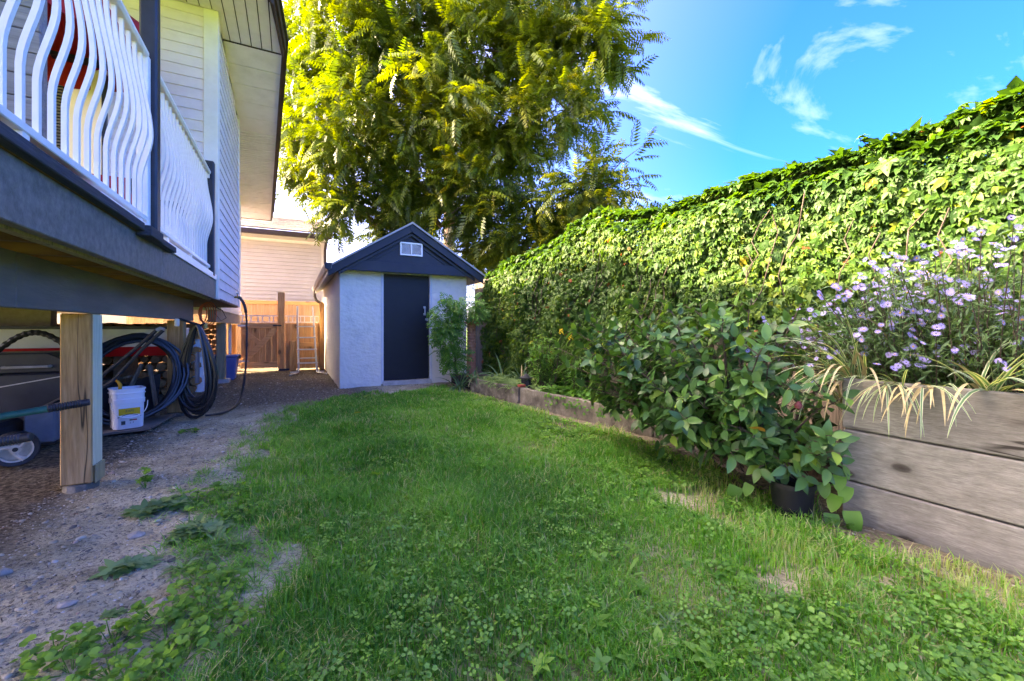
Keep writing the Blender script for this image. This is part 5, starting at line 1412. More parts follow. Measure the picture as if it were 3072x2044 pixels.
lite5 = join([xf(folded(0.088 * s_, 0.044 * s_), a_, t_) for a_, s_, t_ in ((0, 1.0, -0.1), (0.75, 0.92, -0.18), (-0.75, 0.92, -0.18), (1.5, 0.7, -0.25), (-1.5, 0.7, -0.25))])
lite3 = join([xf(folded(0.088 * s_, 0.052 * s_), a_, t_) for a_, s_, t_ in ((0, 1.0, -0.05), (0.9, 0.8, -0.2), (-0.9, 0.8, -0.2))])
cre = thing('creeper_hedge', 'dense green creeper draped over the long board fence', 'creeper', (3.3, 3.2, 0.1))
pos, tip, nrm = creeper_pts(28000, seed=41)
hole = (vnoise(pos[:, 1], pos[:, 2], 0.13, 57) > 0.80) & (NR.random(len(pos)) < 0.8) & (pos[:, 2] < 1.7)
pos, tip, nrm = pos[~hole], tip[~hole], nrm[~hole]
sizes = NR.uniform(0.30, 0.66, len(pos)) * (1 + 0.6 * (NR.random(len(pos)) < 0.12))
rots = frames(tip, nrm)
# the leaves that face the yard and lie nearest are single pieces
dist = np.linalg.norm(pos - CAM, axis=1) / sizes + 4.0 * (pos[:, 0] > 3.36) + 50 * (pos[:, 1] < 0.62)
big, rest = split_nearest(pos, 300, dist)
me1 = leaf_mesh('creeper_leaf', palm5, M['creeper_one']); me2 = leaf_mesh('creeper_leaf', palm3, M['creeper_one'])
leaf_objs('leaf', [me1, me2, me1], pos[big], rots[big], sizes[big], cre)
pos, rots, sizes = pos[rest], rots[rest], sizes[rest]
patch = vnoise(pos[:, 1], pos[:, 2], 0.7, 51)
tint = np.clip(0.12 + 0.55 * patch + NR.normal(0, 0.16, len(pos)), 0, 0.962)
redp = (NR.random(len(pos)) < 0.006)
tint[redp] = 0.99
k5 = NR.random(len(pos)) < 0.7
A = scatter(lite5, pos[k5], rots[k5], sizes[k5], tint[k5]); B = scatter(lite3, pos[~k5], rots[~k5], sizes[~k5], tint[~k5])
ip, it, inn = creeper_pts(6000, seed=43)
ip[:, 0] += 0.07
C = scatter(lite3, ip, frames(it, inn), NR.uniform(0.8, 1.3, len(ip)), NR.uniform(0, 0.3, len(ip)))  # inner leaves coloured darker so the gaps look shaded
ip, it, inn = creeper_pts(16000, seed=47)
kk = ip[:, 2] > 1.6
ip, it, inn = ip[kk], it[kk], inn[kk]
ip[:, 0] += 0.05 * (ip[:, 2] < ztop(ip[:, 1]) - 0.1)
D = scatter(lite3, ip, frames(it, inn), NR.uniform(0.8, 1.3, len(ip)), NR.uniform(0, 0.5, len(ip)))  # dark inner leaves added near the top to close bright gaps
v, f, t = merge([A, B, C, D])
np_mesh('foliage', v, None, M['creeper'], cre, t, smooth=True, quads=f, loc=(3.3, 3.2, 1.2))
# hanging stems and a few loose shoots above the top
for i in range(26):
    y = R.uniform(0.8, 6.8); zt = float(ztop(y)); z0 = zt - R.uniform(0.1, 0.6); z1 = z0 - R.uniform(0.3, 0.8)
    P = [(3.20 + R.uniform(-0.03, 0.05), y + R.uniform(-0.05, 0.05) + 0.03 * k, z0 + (z1 - z0) * k / 5) for k in range(6)]
    m = MB(); m.tube(P, 0.004, 5); build(m, 'stem', M['twig'], cre)
# an ivy-dark thicket filling the far corner is part of the same growth
# loose shoots
for (y, n_) in ((3.05, 5), (2.2, 4), (1.42, 5), (0.95, 4)):
    zt = float(ztop(y)) + 0.08
    P = [(3.36, y + 0.02 * k, zt + 0.03 * k) for k in range(n_)]
    m = MB(); m.tube(P, 0.003, 5); build(m, 'stem', M['twig'], cre)
    pp = np.array(P); tt = unit(np.array([[R.uniform(-1, 1), R.uniform(-1, 1), 0.3] for _ in P])); nn = unit(np.array([[R.uniform(-.4, .1), R.uniform(-.3, .3), 1] for _ in P]))
    v, f, t = scatter(palm5, pp, frames(tt, nn), [0.8] * n_, [0.4] * n_)
    np_mesh('shoot_leaves', v, None, M['creeper'], cre, t, smooth=True, quads=f, loc=P[0])

# ================================================================== CAMELLIA
cam_s = thing('camellia_bush', 'glossy dark green camellia bush leaning over the low wall', 'bush', (2.5, 1.75, 0.1))
q = random.Random(23)
CP, CT, CN, CS = [], [], [], []
root = Vector((2.50, 1.62, 0.12))
def rosette(p, d, n, s_):
    d = d.normalized(); o = d.orthogonal().normalized(); b_ = d.cross(o)
    for k in range(n):
        a = 2.4 * k + q.uniform(-0.4, 0.4)
        lift = q.uniform(0.15, 0.95)
        t_ = (o * math.cos(a) + b_ * math.sin(a)) + d * lift
        t_ = t_.normalized()
        nr_ = (d - t_ * d.dot(t_)); nr_ = nr_ + Vector((q.uniform(-.2, .2) - 0.15, q.uniform(-.2, .2) - 0.1, 0.45))
        CP.append(tuple(p - d * 0.022 * k + t_ * 0.012)); CT.append(tuple(t_)); CN.append(tuple(nr_)); CS.append(s_ * q.uniform(0.7, 1.12))
def twig_path(a, b, sag, n=9):
    P = []
    for i in range(n):
        t = i / (n - 1)
        p = a.lerp(b, t) + Vector((0, 0, sag * math.sin(math.pi * t)))
        p += Vector((q.uniform(-1, 1), q.uniform(-1, 1), q.uniform(-1, 1))) * 0.014 * (0 < t < 1)
        P.append(p)
    return P
targets = []
for i in range(105):
    # an uneven mass stretched along the wall, thinner and higher at its far end
    y = q.uniform(1.28, 3.15); f_ = (y - 1.28) / 1.87
    cx = 2.55 - 0.08 * f_; rx = 0.50 - 0.10 * f_; zc = 0.64 + 0.10 * f_; rz = 0.52 - 0.16 * f_
    a = q.uniform(0, 2 * math.pi); rr_ = q.uniform(0.65, 1.0)
    targets.append(Vector((cx + math.cos(a) * rx * rr_ - 0.06, y, zc + math.sin(a) * rz * rr_)))
# named outliers seen in the picture: the long arm at the far left, the low skirt, tall shoots on top
targets += [Vector(p) for p in ((2.24, 3.3, 0.98), (2.20, 3.38, 0.82), (2.34, 3.1, 1.12), (2.5, 2.75, 1.22), (2.55, 2.4, 1.2), (2.5, 2.05, 1.18), (2.62, 1.75, 1.20), (2.8, 1.55, 1.16), (2.85, 1.4, 1.05),
                                (2.3, 2.75, 0.40), (2.25, 2.35, 0.32), (2.22, 2.0, 0.36), (2.2, 1.7, 0.34), (2.22, 1.45, 0.42), (2.32, 1.24, 0.40), (2.42, 1.15, 0.44), (2.46, 1.16, 0.66), (2.2, 1.55, 0.60), (2.1, 1.8, 0.62), (2.12, 1.95, 0.8), (2.2, 2.3, 0.75), (2.22, 2.6, 0.7), (2.22, 1.3, 0.30), (2.27, 1.24, 0.26), (2.18, 1.42, 0.27), (2.33, 1.17, 0.32), (2.16, 1.55, 0.30), (2.4, 1.14, 0.34), (2.12, 2.9, 0.85), (2.16, 3.2, 0.7), (2.3, 3.0, 0.55), (2.15, 2.7, 1.0))]
for i, tg in enumerate(targets):
    st = root + Vector((q.uniform(-.06, .06), q.uniform(-.05, .25), 0))
    P = twig_path(st, tg, 0.07)
    n_ = len(P)
    m = MB(); m.tube(P, [0.009 - 0.006 * k / (n_ - 1) for k in range(n_)], 6); build(m, 'branch', M['twig'], cam_s, smooth=True)
    rosette(P[-1], P[-1] - P[-2], q.randint(6, 9), 1.08)
    for k in range(3, n_ - 1):
        if q.random() < 0.85:
            sd = Vector((q.uniform(-1, 0.7), q.uniform(-1, 1), q.uniform(-0.2, 1))).normalized()
            e = P[k] + sd * q.uniform(0.07, 0.2)
            m = MB(); m.tube([P[k], P[k].lerp(e, 0.5) + Vector((0, 0, 0.01)), e], [0.004, 0.003, 0.002], 5); build(m, 'twig', M['twig'], cam_s, smooth=True)
            rosette(e, sd + Vector((0, 0, 0.25)), q.randint(5, 8), 1.02)
CP = np.array(CP); CT = unit(np.array(CT)); CN = unit(np.array(CN)); CS = np.array(CS)
ok = (CP[:, 2] > 0.12) & ~((CP[:, 0] > 2.55) & (CP[:, 1] < 1.24))
CP, CT, CN, CS = CP[ok], CT[ok], CN[ok], CS[ok]
cl1 = blade(0.092, 0.045, 6, 0.16, 0.22, 'ovate'); cl2 = blade(0.085, 0.042, 6, 0.26, 0.10, 'ovate', wav=0.02)
rots = frames(CT, CN)
big, rest = split_nearest(CP, 300, np.linalg.norm(CP - CAM, axis=1) / CS)
leaf_objs('leaf', [leaf_mesh('camellia_leaf', cl1, M['camellia_one']), leaf_mesh('camellia_leaf', cl2, M['camellia_one'])], CP[big], rots[big], CS[big], cam_s)
v, f, t = scatter(cl1, CP[rest], rots[rest], CS[rest], np.clip(NR.normal(0.42, 0.26, len(rest)), 0, 1))
np_mesh('foliage', v, None, M['camellia'], cam_s, t, smooth=True, quads=f, loc=(2.5, 2.2, 0.7))
M['orange_leaf'] = pmat('orange_leaf', [(0.3, (0.42, 0.17, 0.02)), (0.7, (0.55, 0.30, 0.05))], scale=30, rough=0.5)
ol = bpy.data.objects.new('leaf', leaf_mesh('camellia_leaf', cl1, M['orange_leaf'])); place(ol, (2.20, 1.40, 0.46), cam_s); ol.rotation_euler = (0.5, 0.5, 1.3); ol['label'] = 'orange turning leaf'
bud = MB(); bud.lathe((2.32, 1.30, 0.60), [(0.0, -0.02), (0.018, -0.01), (0.02, 0.005), (0.008, 0.022), (0.0, 0.026)], 10)
M['rose'] = pmat('rose_bud', [(0.3, (0.16, 0.03, 0.035)), (0.7, (0.24, 0.06, 0.06))], scale=30, rough=0.6)
build(bud, 'bud', M['rose'], cam_s, smooth=True)

# ================================================================== TREES BEHIND THE SHED
def pinnate(L_, n, drop, w=0.056, ll=0.165, seed=0):
    g = random.Random(seed)
    V, F = [], []; o = 0
    def addp(v, f):
        nonlocal o
        V.append(np.array(v)); F.append(np.array(f) + o); o += len(v)
    pts = []
    for i in range(n + 1):
        t = i / n
        pts.append(np.array((0, L_ * t * (1 - 0.12 * t), -drop * L_ * t * t)))
    for a, b in ((pts[0], pts[n // 2]), (pts[n // 2], pts[n])):      # stalk
        addp([a + (-.003, 0, 0), a + (.003, 0, 0), b + (.002, 0, 0), b + (-.002, 0, 0)], [(0, 1, 2, 3)])
    for i in range(1, n + 1):
        p = pts[i]; t = i / n
        for sd in (-1, 1):
            s_ = (0.65 + 0.45 * math.sin(math.pi * min(1, t * 0.9 + 0.12))) * g.uniform(0.9, 1.1)
            fw = 0.35 + 0.35 * t + g.uniform(-0.1, 0.1)
            d = np.array((sd * 0.92, fw, -0.55 + g.uniform(-0.2, 0.15))); d /= np.linalg.norm(d)
            wv = np.cross(d, (0, 0, 1)); wv /= np.linalg.norm(wv)
            l = ll * s_; ww = w * s_ / 2
            mm_ = p + d * l * 0.42; e = p + d * l + np.array((0, 0, -0.03))
            addp([p, mm_ - wv * ww, e, mm_ + wv * ww], [(0, 1, 2, 3)])
    # terminal
    return np.concatenate(V), np.concatenate(F)
def quad_clean(tmpl):
    v, f = tmpl
    return v, f
def foliage_tree(name, label, base, blobs, n_per, nleaf, fork_z, fork_xy, trunk_r, seed, size=(0.38, 0.64), tintbias=0.0, extra=()):
    g = np.random.default_rng(seed)
    t = thing(name, label, 'tree', base, 'trees behind the shed')
    fk = Vector((fork_xy[0], fork_xy[1], fork_z))
    b0 = Vector(base)
    m = MB(); m.tube([b0 - Vector((0, 0, 0.1)), b0.lerp(fk, 0.35) + Vector((0.06, 0.02, 0)), b0.lerp(fk, 0.7) - Vector((0.05, 0, 0)), fk], [trunk_r * 1.35, trunk_r * 1.05, trunk_r * 0.95, trunk_r * 0.85], 12)
    build(m, 'trunk', M['bark'], t, smooth=True)
    P, T, N_ = [], [], []
    for bi, (x, y, z, r) in enumerate(blobs):
        c = Vector((x, y, z))
        mid = fk.lerp(c, 0.5) + Vector((g.normal(0, .15), g.normal(0, .15), -0.25 + 0.12 * (c - fk).length))
        m = MB(); m.tube(smoothpath([fk, fk.lerp(mid, 0.5) + Vector((0, 0, 0.15)), mid, mid.lerp(c, 0.55), c], 3), [trunk_r * 0.55 * (1 - k / 13.5) + 0.012 for k in range(13)], 7)
        build(m, 'limb', M['bark'], t, smooth=True)
        nc = max(4, int(n_per * r * r / 9))
        d = unit(g.normal(0, 1, (nc, 3)))
        rr_ = r * (0.25 + 0.85 * g.random(nc) ** 0.6)
        wob = 1 + 0.34 * (vnoise(d[:, 0] * 3 + bi, d[:, 1] * 3 + d[:, 2] * 3, 0.9, seed + bi) - 0.5) * 2
        cc_ = np.array((x, y, z)) + d * (rr_ * wob)[:, None] * np.array((1, 1, 0.9))
        # every shoot carries a whorl of feathery leaves
        rep = g.integers(6, 13, nc)
        p = np.repeat(cc_, rep, 0); dd_ = np.repeat(d, rep, 0); k = len(p)
        p = p - dd_ * (g.random(k) * 0.45)[:, None] + g.normal(0, 0.13, (k, 3))
        out = dd_ * np.array((0.7, 0.7, 0.45)) + g.normal(0, 0.62, (k, 3)); out[:, 2] -= 0.12
        P.append(p); T.append(unit(out)); N_.append(unit(np.stack([g.normal(0, .3, k), g.normal(0, .3, k), np.ones(k)], 1)))
        for q_ in range(5):   # twigs
            dd = unit(g.normal(0, 1, 3)); e = c + Vector(dd * r * 0.9)
            m = MB(); m.tube([c, c.lerp(e, 0.5) + Vector((0, 0, 0.06 * r)), e], [0.02, 0.013, 0.006], 5); build(m, 'branch', M['bark'], t, smooth=True)
    for a_, e_, k in extra:       # outlying sprays along a bough
        a_ = Vector(a_); e_ = Vector(e_)
        m = MB(); m.tube([a_, a_.lerp(e_, 0.5) + Vector((0, 0, 0.08)), e_], [0.018, 0.012, 0.005], 5); build(m, 'branch', M['bark'], t, smooth=True)
        u = g.random(k); p = np.array([tuple(a_.lerp(e_, float(w_))) for w_ in u]) + g.normal(0, 0.06, (k, 3))
        dirv = np.array(tuple((e_ - a_).normalized()))
        P.append(p); T.append(unit(dirv + g.normal(0, 0.55, (k, 3)) - np.array((0, 0, 0.15)))); N_.append(unit(np.stack([g.normal(0, .2, k), g.normal(0, .2, k), np.ones(k)], 1)))
    P = np.concatenate(P); T = np.concatenate(T); N_ = np.concatenate(N_)
    s_ = g.uniform(size[0], size[1], len(P)) / 0.62
    rt = frames(T, N_)
    tm = [pinnate(0.62, 8, d_, seed=seed + i) for i, d_ in enumerate((0.25, 0.4, 0.15))]
    big, rest = split_nearest(P, nleaf, np.linalg.norm(P - CAM, axis=1) + 8 * (P[:, 2] > 9.3))
    leaf_objs('leaf', [leaf_mesh('pinnate_leaf', a, M['ailanthus_one']) for a in tm], P[big], rt[big], s_[big], t)
    ti = np.clip(0.40 + tintbias + 0.30 * (vnoise(P[:, 0] + P[:, 1], P[:, 2], 0.9, seed + 77) - 0.5) * 2 + g.normal(0, 0.14, len(P)), 0, 1)
    sets = []
    gi = np.arange(len(rest)) % 3
    for i in range(3):
        r_ = rest[gi == i]
        sets.append(scatter(tm[i], P[r_], rt[r_], s_[r_], ti[r_]))
    v, f, tt = merge(sets)
    tri = f[:, 2] == f[:, 3]; 
    f3 = np.concatenate([f[tri][:, :3], ]) if tri.any() else None
    np_mesh('foliage', v, f3, M['ailanthus'], t, tt, quads=f[~tri], loc=(blobs[0][0], blobs[0][1], blobs[0][2]))
    return t
# degenerate quads are turned into triangles before meshing
_pin = pinnate
def pinnate(*a, **k):
    v, f = _pin(*a, **k)
    f = f.copy(); f[f[:, 2] == f[:, 3]] = f[f[:, 2] == f[:, 3]]
    return v, f
def leaf_mesh(name, tmpl, mat, tint=None):
    me = bpy.data.meshes.new(name)
    me.from_pydata([tuple(p) for p in tmpl[0]], [], [tuple(dict.fromkeys(int(i) for i in f)) for f in tmpl[1]])
    me.polygons.foreach_set('use_smooth', [True] * len(me.polygons))
    if tint is not None:
        a = me.attributes.new('tint', 'FLOAT', 'POINT'); a.data.foreach_set('value', np.asarray(tint, dtype=np.float32))
    me.materials.append(mat)
    return me
main_blobs = [(1.25, 11.34, 7.8, 1.6), (1.25, 11.12, 5.67, 1.55), (1.25, 11.26, 4.17, 0.85), (2.45, 11.1, 8.55, 2.0), (2.7, 10.61, 6.17, 2.0), (2.78, 10.91, 4.3, 1.3), (4.27, 9.95, 7.99, 1.9), (4.43, 9.4, 5.67, 1.7), (4.07, 9.68, 4.17, 1.3),
              (5.6, 8.93, 7.8, 1.4), (6.3, 7.97, 7.71, 0.9), (5.68, 8.33, 6.08, 1.0), (2.17, 11.81, 3.54, 0.8), (0.1, 12.4, 6.84, 1.0), (0.35, 12.34, 5.0, 0.8), (0.1, 12.2, 8.4, 1.05), (0.2, 12.6, 5.9, 0.7), (2.45, 11.1, 11.2, 2.0), (4.73, 9.94, 10.6, 1.8), (0.9, 12.07, 10.4, 1.5), (6.2, 8.56, 9.5, 1.2)]
foliage_tree('pinnate_tree', 'broad yellow green tree with feathery leaves towering behind the shed', (3.75, 12.9, 0), main_blobs, 310, 300, 3.4, (3.2, 12.2), 0.17, 61,
             extra=[((6.3, 7.97, 7.7), (7.25, 7.35, 7.75), 16), ((6.3, 8.0, 7.4), (7.0, 7.5, 6.75), 16), ((6.2, 8.1, 8.2), (7.2, 7.5, 8.6), 14), ((5.7, 8.3, 6.2), (6.5, 7.8, 6.1), 12), ((1.0, 11.2, 3.9), (0.55, 11.0, 3.35), 12), ((1.2, 11.2, 3.8), (1.0, 10.9, 3.1), 10)])
foliage_tree('pinnate_sapling', 'smaller darker feathery tree rising behind the creeper covered fence', (5.2, 9.6, 0), [(5.92, 7.64, 4.06, 1.0), (5.13, 8.61, 3.6, 0.95), (4.88, 9.3, 2.91, 0.8), (4.35, 10.13, 2.92, 0.8), (5.9, 8.3, 3.0, 0.9)], 330, 200, 2.2, (5.1, 9.2), 0.07, 67, size=(0.40, 0.60), tintbias=-0.06,
             extra=[((5.9, 7.64, 4.3), (6.2, 7.5, 5.2), 14), ((6.1, 7.6, 4.2), (6.75, 7.0, 4.95), 14), ((6.1, 7.6, 3.9), (7.0, 6.9, 3.75), 14), ((6.1, 7.6, 4.0), (6.8, 7.0, 4.3), 10)])
# conifer far behind
ct = thing('conifer_tree', 'tall dark conifer showing through the top of the feathery tree', 'tree', (5.6, 16.5, 0), 'trees behind the shed')
m = MB(); m.tube([(5.6, 16.5, -0.1), (5.6, 16.5, 8), (5.6, 16.5, 17)], [0.28, 0.2, 0.04], 10); build(m, 'trunk', M['bark'], ct, smooth=True)
g = np.random.default_rng(5)
k = 2600
zz = g.uniform(2.5, 17, k); an = g.uniform(0, 2 * math.pi, k); rr = (17.3 - zz) / 14.8 * 2.5 * (0.3 + 0.7 * g.random(k) ** 0.5)
pp = np.stack([5.6 + rr * np.cos(an), 16.5 + rr * np.sin(an), zz - 0.18 * rr], 1)
tt = unit(np.stack([np.cos(an), np.sin(an), -0.5 + g.normal(0, .2, k)], 1) + g.normal(0, .3, (k, 3)))
spray = join([xf(blade(0.42, 0.03, 2, 0.1, 0.15, 'strap'), a_, 0, (0, 0.06 * i, 0), 1 - 0.12 * i) for i, a_ in enumerate((0, 0.6, -0.6, 0.9, -0.9))])
v, f, t_ = scatter(spray, pp, frames(tt, unit(g.normal(0, .3, (k, 3)) + np.array((0, 0, 1)))), g.uniform(0.8, 1.5, k), g.random(k))
np_mesh('foliage', v, None, M['conifer'], ct, t_, quads=f, loc=(5.6, 16.5, 9))

# ================================================================== PLANTS IN THE BED
def plain_pinnate(L_, n, ll, w):
    pr = []
    for i in range(1, n + 1):
        t = i / n
        for sd in (-1, 1):
            pr.append(xf(blade(ll, w, 2, 0.1, 0.25, 'ovate'), -sd * 1.1, -0.2, (0, L_ * t, -0.25 * L_ * t * t)))
    pr.append(xf(blade(ll, w, 2, 0.1, 0.25, 'ovate'), 0, -0.4, (0, L_, -0.25 * L_)))
    return join(pr)
wv = thing('climbing_vine', 'bushy light green climbing vine against the shed corner', 'vine', (2.48, 6.95, 0.05))
m = MB(); m.tube(smoothpath([(2.52, 6.95, 0.0), (2.50, 6.97, 0.25), (2.46, 6.95, 0.55), (2.44, 6.95, 0.9), (2.5, 6.95, 1.25)], 4), [0.026 - 0.0012 * i for i in range(17)], 8); build(m, 'stem', M['bark'], wv, smooth=True)
for e in ((2.25, 6.9, 1.3), (2.75, 6.9, 1.4), (2.3, 6.85, 0.8), (2.62, 6.85, 1.0)):
    m = MB(); m.tube([(2.45, 6.95, 0.85), (2.45 * 0.5 + e[0] * 0.5, 6.9, e[2] - 0.05), e], [0.012, 0.009, 0.005], 6); build(m, 'branch', M['bark'], wv, smooth=True)
g = np.random.default_rng(15)
P, T = [], []
for (x, y, z, rx, rz, n_) in ((2.30, 6.92, 1.22, 0.22, 0.24, 110), (2.66, 6.9, 1.38, 0.28, 0.17, 110), (2.32, 6.9, 0.86, 0.22, 0.28, 150), (2.42, 6.88, 0.55, 0.18, 0.22, 90), (2.22, 6.9, 1.05, 0.2, 0.2, 70), (2.80, 6.8, 1.3, 0.15, 0.16, 40), (2.42, 6.92, 1.45, 0.12, 0.12, 25)):
    d = unit(g.normal(0, 1, (n_, 3)))
    P.append(np.array((x, y, z)) + d * np.array((rx, 0.17, rz)) * (0.45 + 0.6 * g.random((n_, 1))))
    T.append(unit(d * np.array((1, 0.8, 0.4)) + np.array((0, -0.35, -0.35)) + g.normal(0, .35, (n_, 3))))
P = np.concatenate(P); T = np.concatenate(T)
tm = plain_pinnate(0.15, 5, 0.05, 0.022)
rt = frames(T, unit(g.normal(0, .3, P.shape) + np.array((-0.1, -0.4, 0.9)))); ss = g.uniform(0.8, 1.25, len(P))
big, rest = split_nearest(P, 220)
leaf_objs('leaf', [leaf_mesh('vine_leaf', tm, M['vine_one'])], P[big], rt[big], ss[big], wv)
v, f, t_ = scatter(tm, P[rest], rt[rest], ss[rest], g.random(len(rest)))
np_mesh('foliage', v, None, M['vine'], wv, t_, smooth=True, quads=f, loc=(2.48, 6.9, 1.1))

def strap_plant(name, label, cat, c, n, L_, w, mat, spread=1.0, seed=0, group=None, lean=(0, 0), dry=0.0, striped=False, hang=None, up=0.9):
    g = random.Random(seed)
    t = thing(name, label, cat, c, group)
    for i in range(n):
        a = g.uniform(0, 2 * math.pi); l = L_ * g.uniform(0.6, 1.1)
        o = Vector((c[0] + g.uniform(-.05, .05) * spread, c[1] + g.uniform(-.05, .05) * spread, c[2]))
        d = Vector((math.cos(a) * g.uniform(0.25, 0.8) * spread + lean[0], math.sin(a) * g.uniform(0.25, 0.8) * spread + lean[1], up)).normalized()
        vs, fs, ti = [], [], []
        p = o.copy(); st = 9; side = d.cross(Vector((0, 0, 1)))
        if side.length < 0.01: side = Vector((1, 0, 0))
        side.normalize(); tw = g.uniform(-.4, .4)
        side = Matrix.Rotation(tw, 3, d) @ side
        droop = g.uniform(0.08, 0.34)
        for k in range(st + 1):
            u = k / st
            ww = w * g.uniform(0.97, 1.03) * min(1, 0.45 + 3 * u) * (1 - u ** 2.6) / 2 + 0.0006
            nr_ = side.cross(d).normalized()
            vs += [tuple(p - side * ww + nr_ * ww * 0.3), tuple(p), tuple(p + side * ww + nr_ * ww * 0.3)]
            e_ = 0.0 if striped else g.random() * 0.0 + u * 0.35 + 0.15
            ti += ([0.05, 0.95, 0.1] if striped else [e_, e_ + 0.1, e_])
            if k < st: fs += [(k * 3, k * 3 + 1, k * 3 + 4, k * 3 + 3), (k * 3 + 1, k * 3 + 2, k * 3 + 5, k * 3 + 4)]
            d = (d + Vector((0, 0, -droop))).normalized()
            side = (side - d * side.dot(d)).normalized()
            p = p + d * (l / st)
            if p.z < c[2] - 0.45: p.z = c[2] - 0.45
        vv = np.array(vs); cc = vv.mean(0)
        me = leaf_mesh('strap_leaf', (vv - cc, fs), M['drystrap'] if g.random() < dry else M[mat], ti)
        ob = bpy.data.objects.new('leaf', me); place(ob, cc, t)
    return t
strap_plant('iris_clump', 'blue green strap leaved iris clump at the foot of the shed vine', 'plant', (2.42, 6.62, 0.0), 26, 0.5, 0.03, 'strapleaf', 1.0, 3, 'strap leaved clumps in the bed', (-0.15, -0.2), 0.08)
strap_plant('iris_clump', 'arching grassy iris clump at the end of the low wall', 'plant', (2.60, 6.38, 0.16), 24, 0.42, 0.02, 'strapleaf', 1.1, 4, 'strap leaved clumps in the bed', (-0.1, -0.2), 0.2)
strap_plant('iris_clump', 'tall blue green iris fan between the shed vine and lantern', 'plant', (2.92, 6.12, 0.16), 20, 0.55, 0.03, 'strapleaf', 0.8, 5, 'strap leaved clumps in the bed', (-0.1, -0.1), 0.05)
strap_plant('iris_clump', 'thin upright iris clump just behind the dark lantern', 'plant', (3.05, 5.6, 0.16), 18, 0.45, 0.02, 'strapleaf', 0.7, 6, 'strap leaved clumps in the bed', (0, 0), 0.15)
def leafy_bush(name, label, c, n, H, rad_, tm, mat, seed, cat='plant', nobj=120, tipz=0.3, stems=10):
    g = np.random.default_rng(seed)
    t = thing(name, label, cat, c)
    P, T = [], []
    for i in range(stems):
        a = g.uniform(0, 6.28); r = rad_ * g.uniform(0.1, 1.0); h = H * g.uniform(0.7, 1.05)
        e = np.array((c[0] + r * math.cos(a), c[1] + r * math.sin(a), c[2] + h)); b_ = np.array((c[0] + 0.3 * r * math.cos(a), c[1] + 0.3 * r * math.sin(a), c[2]))
        m = MB(); m.tube([b_, (b_ + e) / 2, e], [0.005, 0.004, 0.002], 5); build(m, 'stem', M['twig'], t)
        k = n // stems
        u = 0.15 + 0.85 * g.random(k) ** 0.8
        P.append(b_ + (e - b_) * u[:, None]); aa = g.uniform(0, 6.28, k)
        T.append(unit(np.stack([np.cos(aa), np.sin(aa), tipz + g.normal(0, .3, k)], 1)))
    P = np.concatenate(P); T = np.concatenate(T)
    rt = frames(T, unit(g.normal(0, .2, P.shape) + np.array((0, 0, 1)))); ss = g.uniform(0.7, 1.2, len(P))
    big, rest = split_nearest(P, min(nobj, len(P) - 1))
    leaf_objs('leaf', [leaf_mesh('bush_leaf', tm, M[mat + '_one'])], P[big], rt[big], ss[big], t)
    v, f, t_ = scatter(tm, P[rest], rt[rest], ss[rest], g.random(len(rest)))
    np_mesh('foliage', v, None, M[mat], t, t_, smooth=True, quads=f, loc=c)
    return t
lance = blade(0.13, 0.018, 3, 0.2, 0.45, 'ovate')
gr_ = leafy_bush('goldenrod_plant', 'narrow leaved green plant with two yellow flower heads in the bed', (3.0, 4.95, 0.155), 620, 0.72, 0.30, lance, 'vine', 81, nobj=200, stems=16)
for (x, y, z) in ((3.02, 4.55, 0.93), (3.06, 4.40, 0.86)):
    m = MB(); m.tube([(3.02, 4.7, 0.3), (x, y, z)], [0.005, 0.003], 5); build(m, 'stem', M['twig'], gr_)
    m = MB()
    for k in range(14):
        a = k * 2.4; rr_ = 0.012 + 0.0016 * k
        m.lathe((x + rr_ * math.cos(a), y + rr_ * math.sin(a), z + 0.06 - 0.005 * k), [(0.0, -0.008), (0.009, 0.0), (0.0, 0.008)], 6)
    build(m, 'flower_head', M['yellow_flower'], gr_)
leafy_bush('goldenrod_plant', 'shorter narrow leaved plant in front of the creeper wall', (3.08, 4.35, 0.155), 200, 0.5, 0.22, lance, 'vine', 83, nobj=60, stems=8)
# fern-like ground cover and leafy ground cover in the bed: masses nobody could count
def cover(name, label, xr, yr, n, tm, mat, seed, h=0.10, kx=None):
    g = np.random.default_rng(seed)
    y = g.uniform(*yr, n); x0 = (2.54 + (6.45 - y) * 0.1035 + 0.07) if kx is None else kx
    x = x0 + (g.random(n) ** 1.4) * (xr)
    z = 0.16 + h * g.random(n) * np.clip(vnoise(x, y, 0.2, seed) * 1.6, 0.2, 1)
    a = g.uniform(0, 6.28, n)
    T = unit(np.stack([np.cos(a) - 0.3, np.sin(a) - 0.1, g.normal(0.15, .3, n)], 1))
    v, f, t_ = scatter(tm, np.stack([x, y, z], 1), frames(T, unit(g.normal(0, .3, (n, 3)) + np.array((-.1, -.1, 1)))), g.uniform(0.7, 1.25, n), g.random(n))
    np_mesh(name, v, None, M[mat], None, t_, smooth=True, quads=f, loc=(float(x.mean()), float(y.mean()), 0.16), label=label, cat='ground cover')
fern = plain_pinnate(0.12, 6, 0.035, 0.012)
cover('fern_cover', 'feathery blue green ground cover between kerb and lantern', 0.34, (5.2, 6.1), 420, fern, 'weed_dull', 91, 0.13)
roundleaf = join([xf(blade(0.06, 0.06, 4, 0.05, 0.15, 'round'), 0, -0.1)])
tri3 = join([xf(blade(0.06, 0.04, 3, 0.12, 0.2, 'ovate'), a_, -0.1) for a_ in (0, 1.1, -1.1)])
cover('bed_cover', 'low bluish green leafy cover spilling over the low wall', 0.4, (2.9, 4.75), 900, tri3, 'vine', 93, 0.14)
cover('bed_undergrowth', 'dark low leaves filling the bed at the creeper foot', 0.6, (1.5, 6.4), 700, tri3, 'weed_dull', 95, 0.10)
ivy_v = None
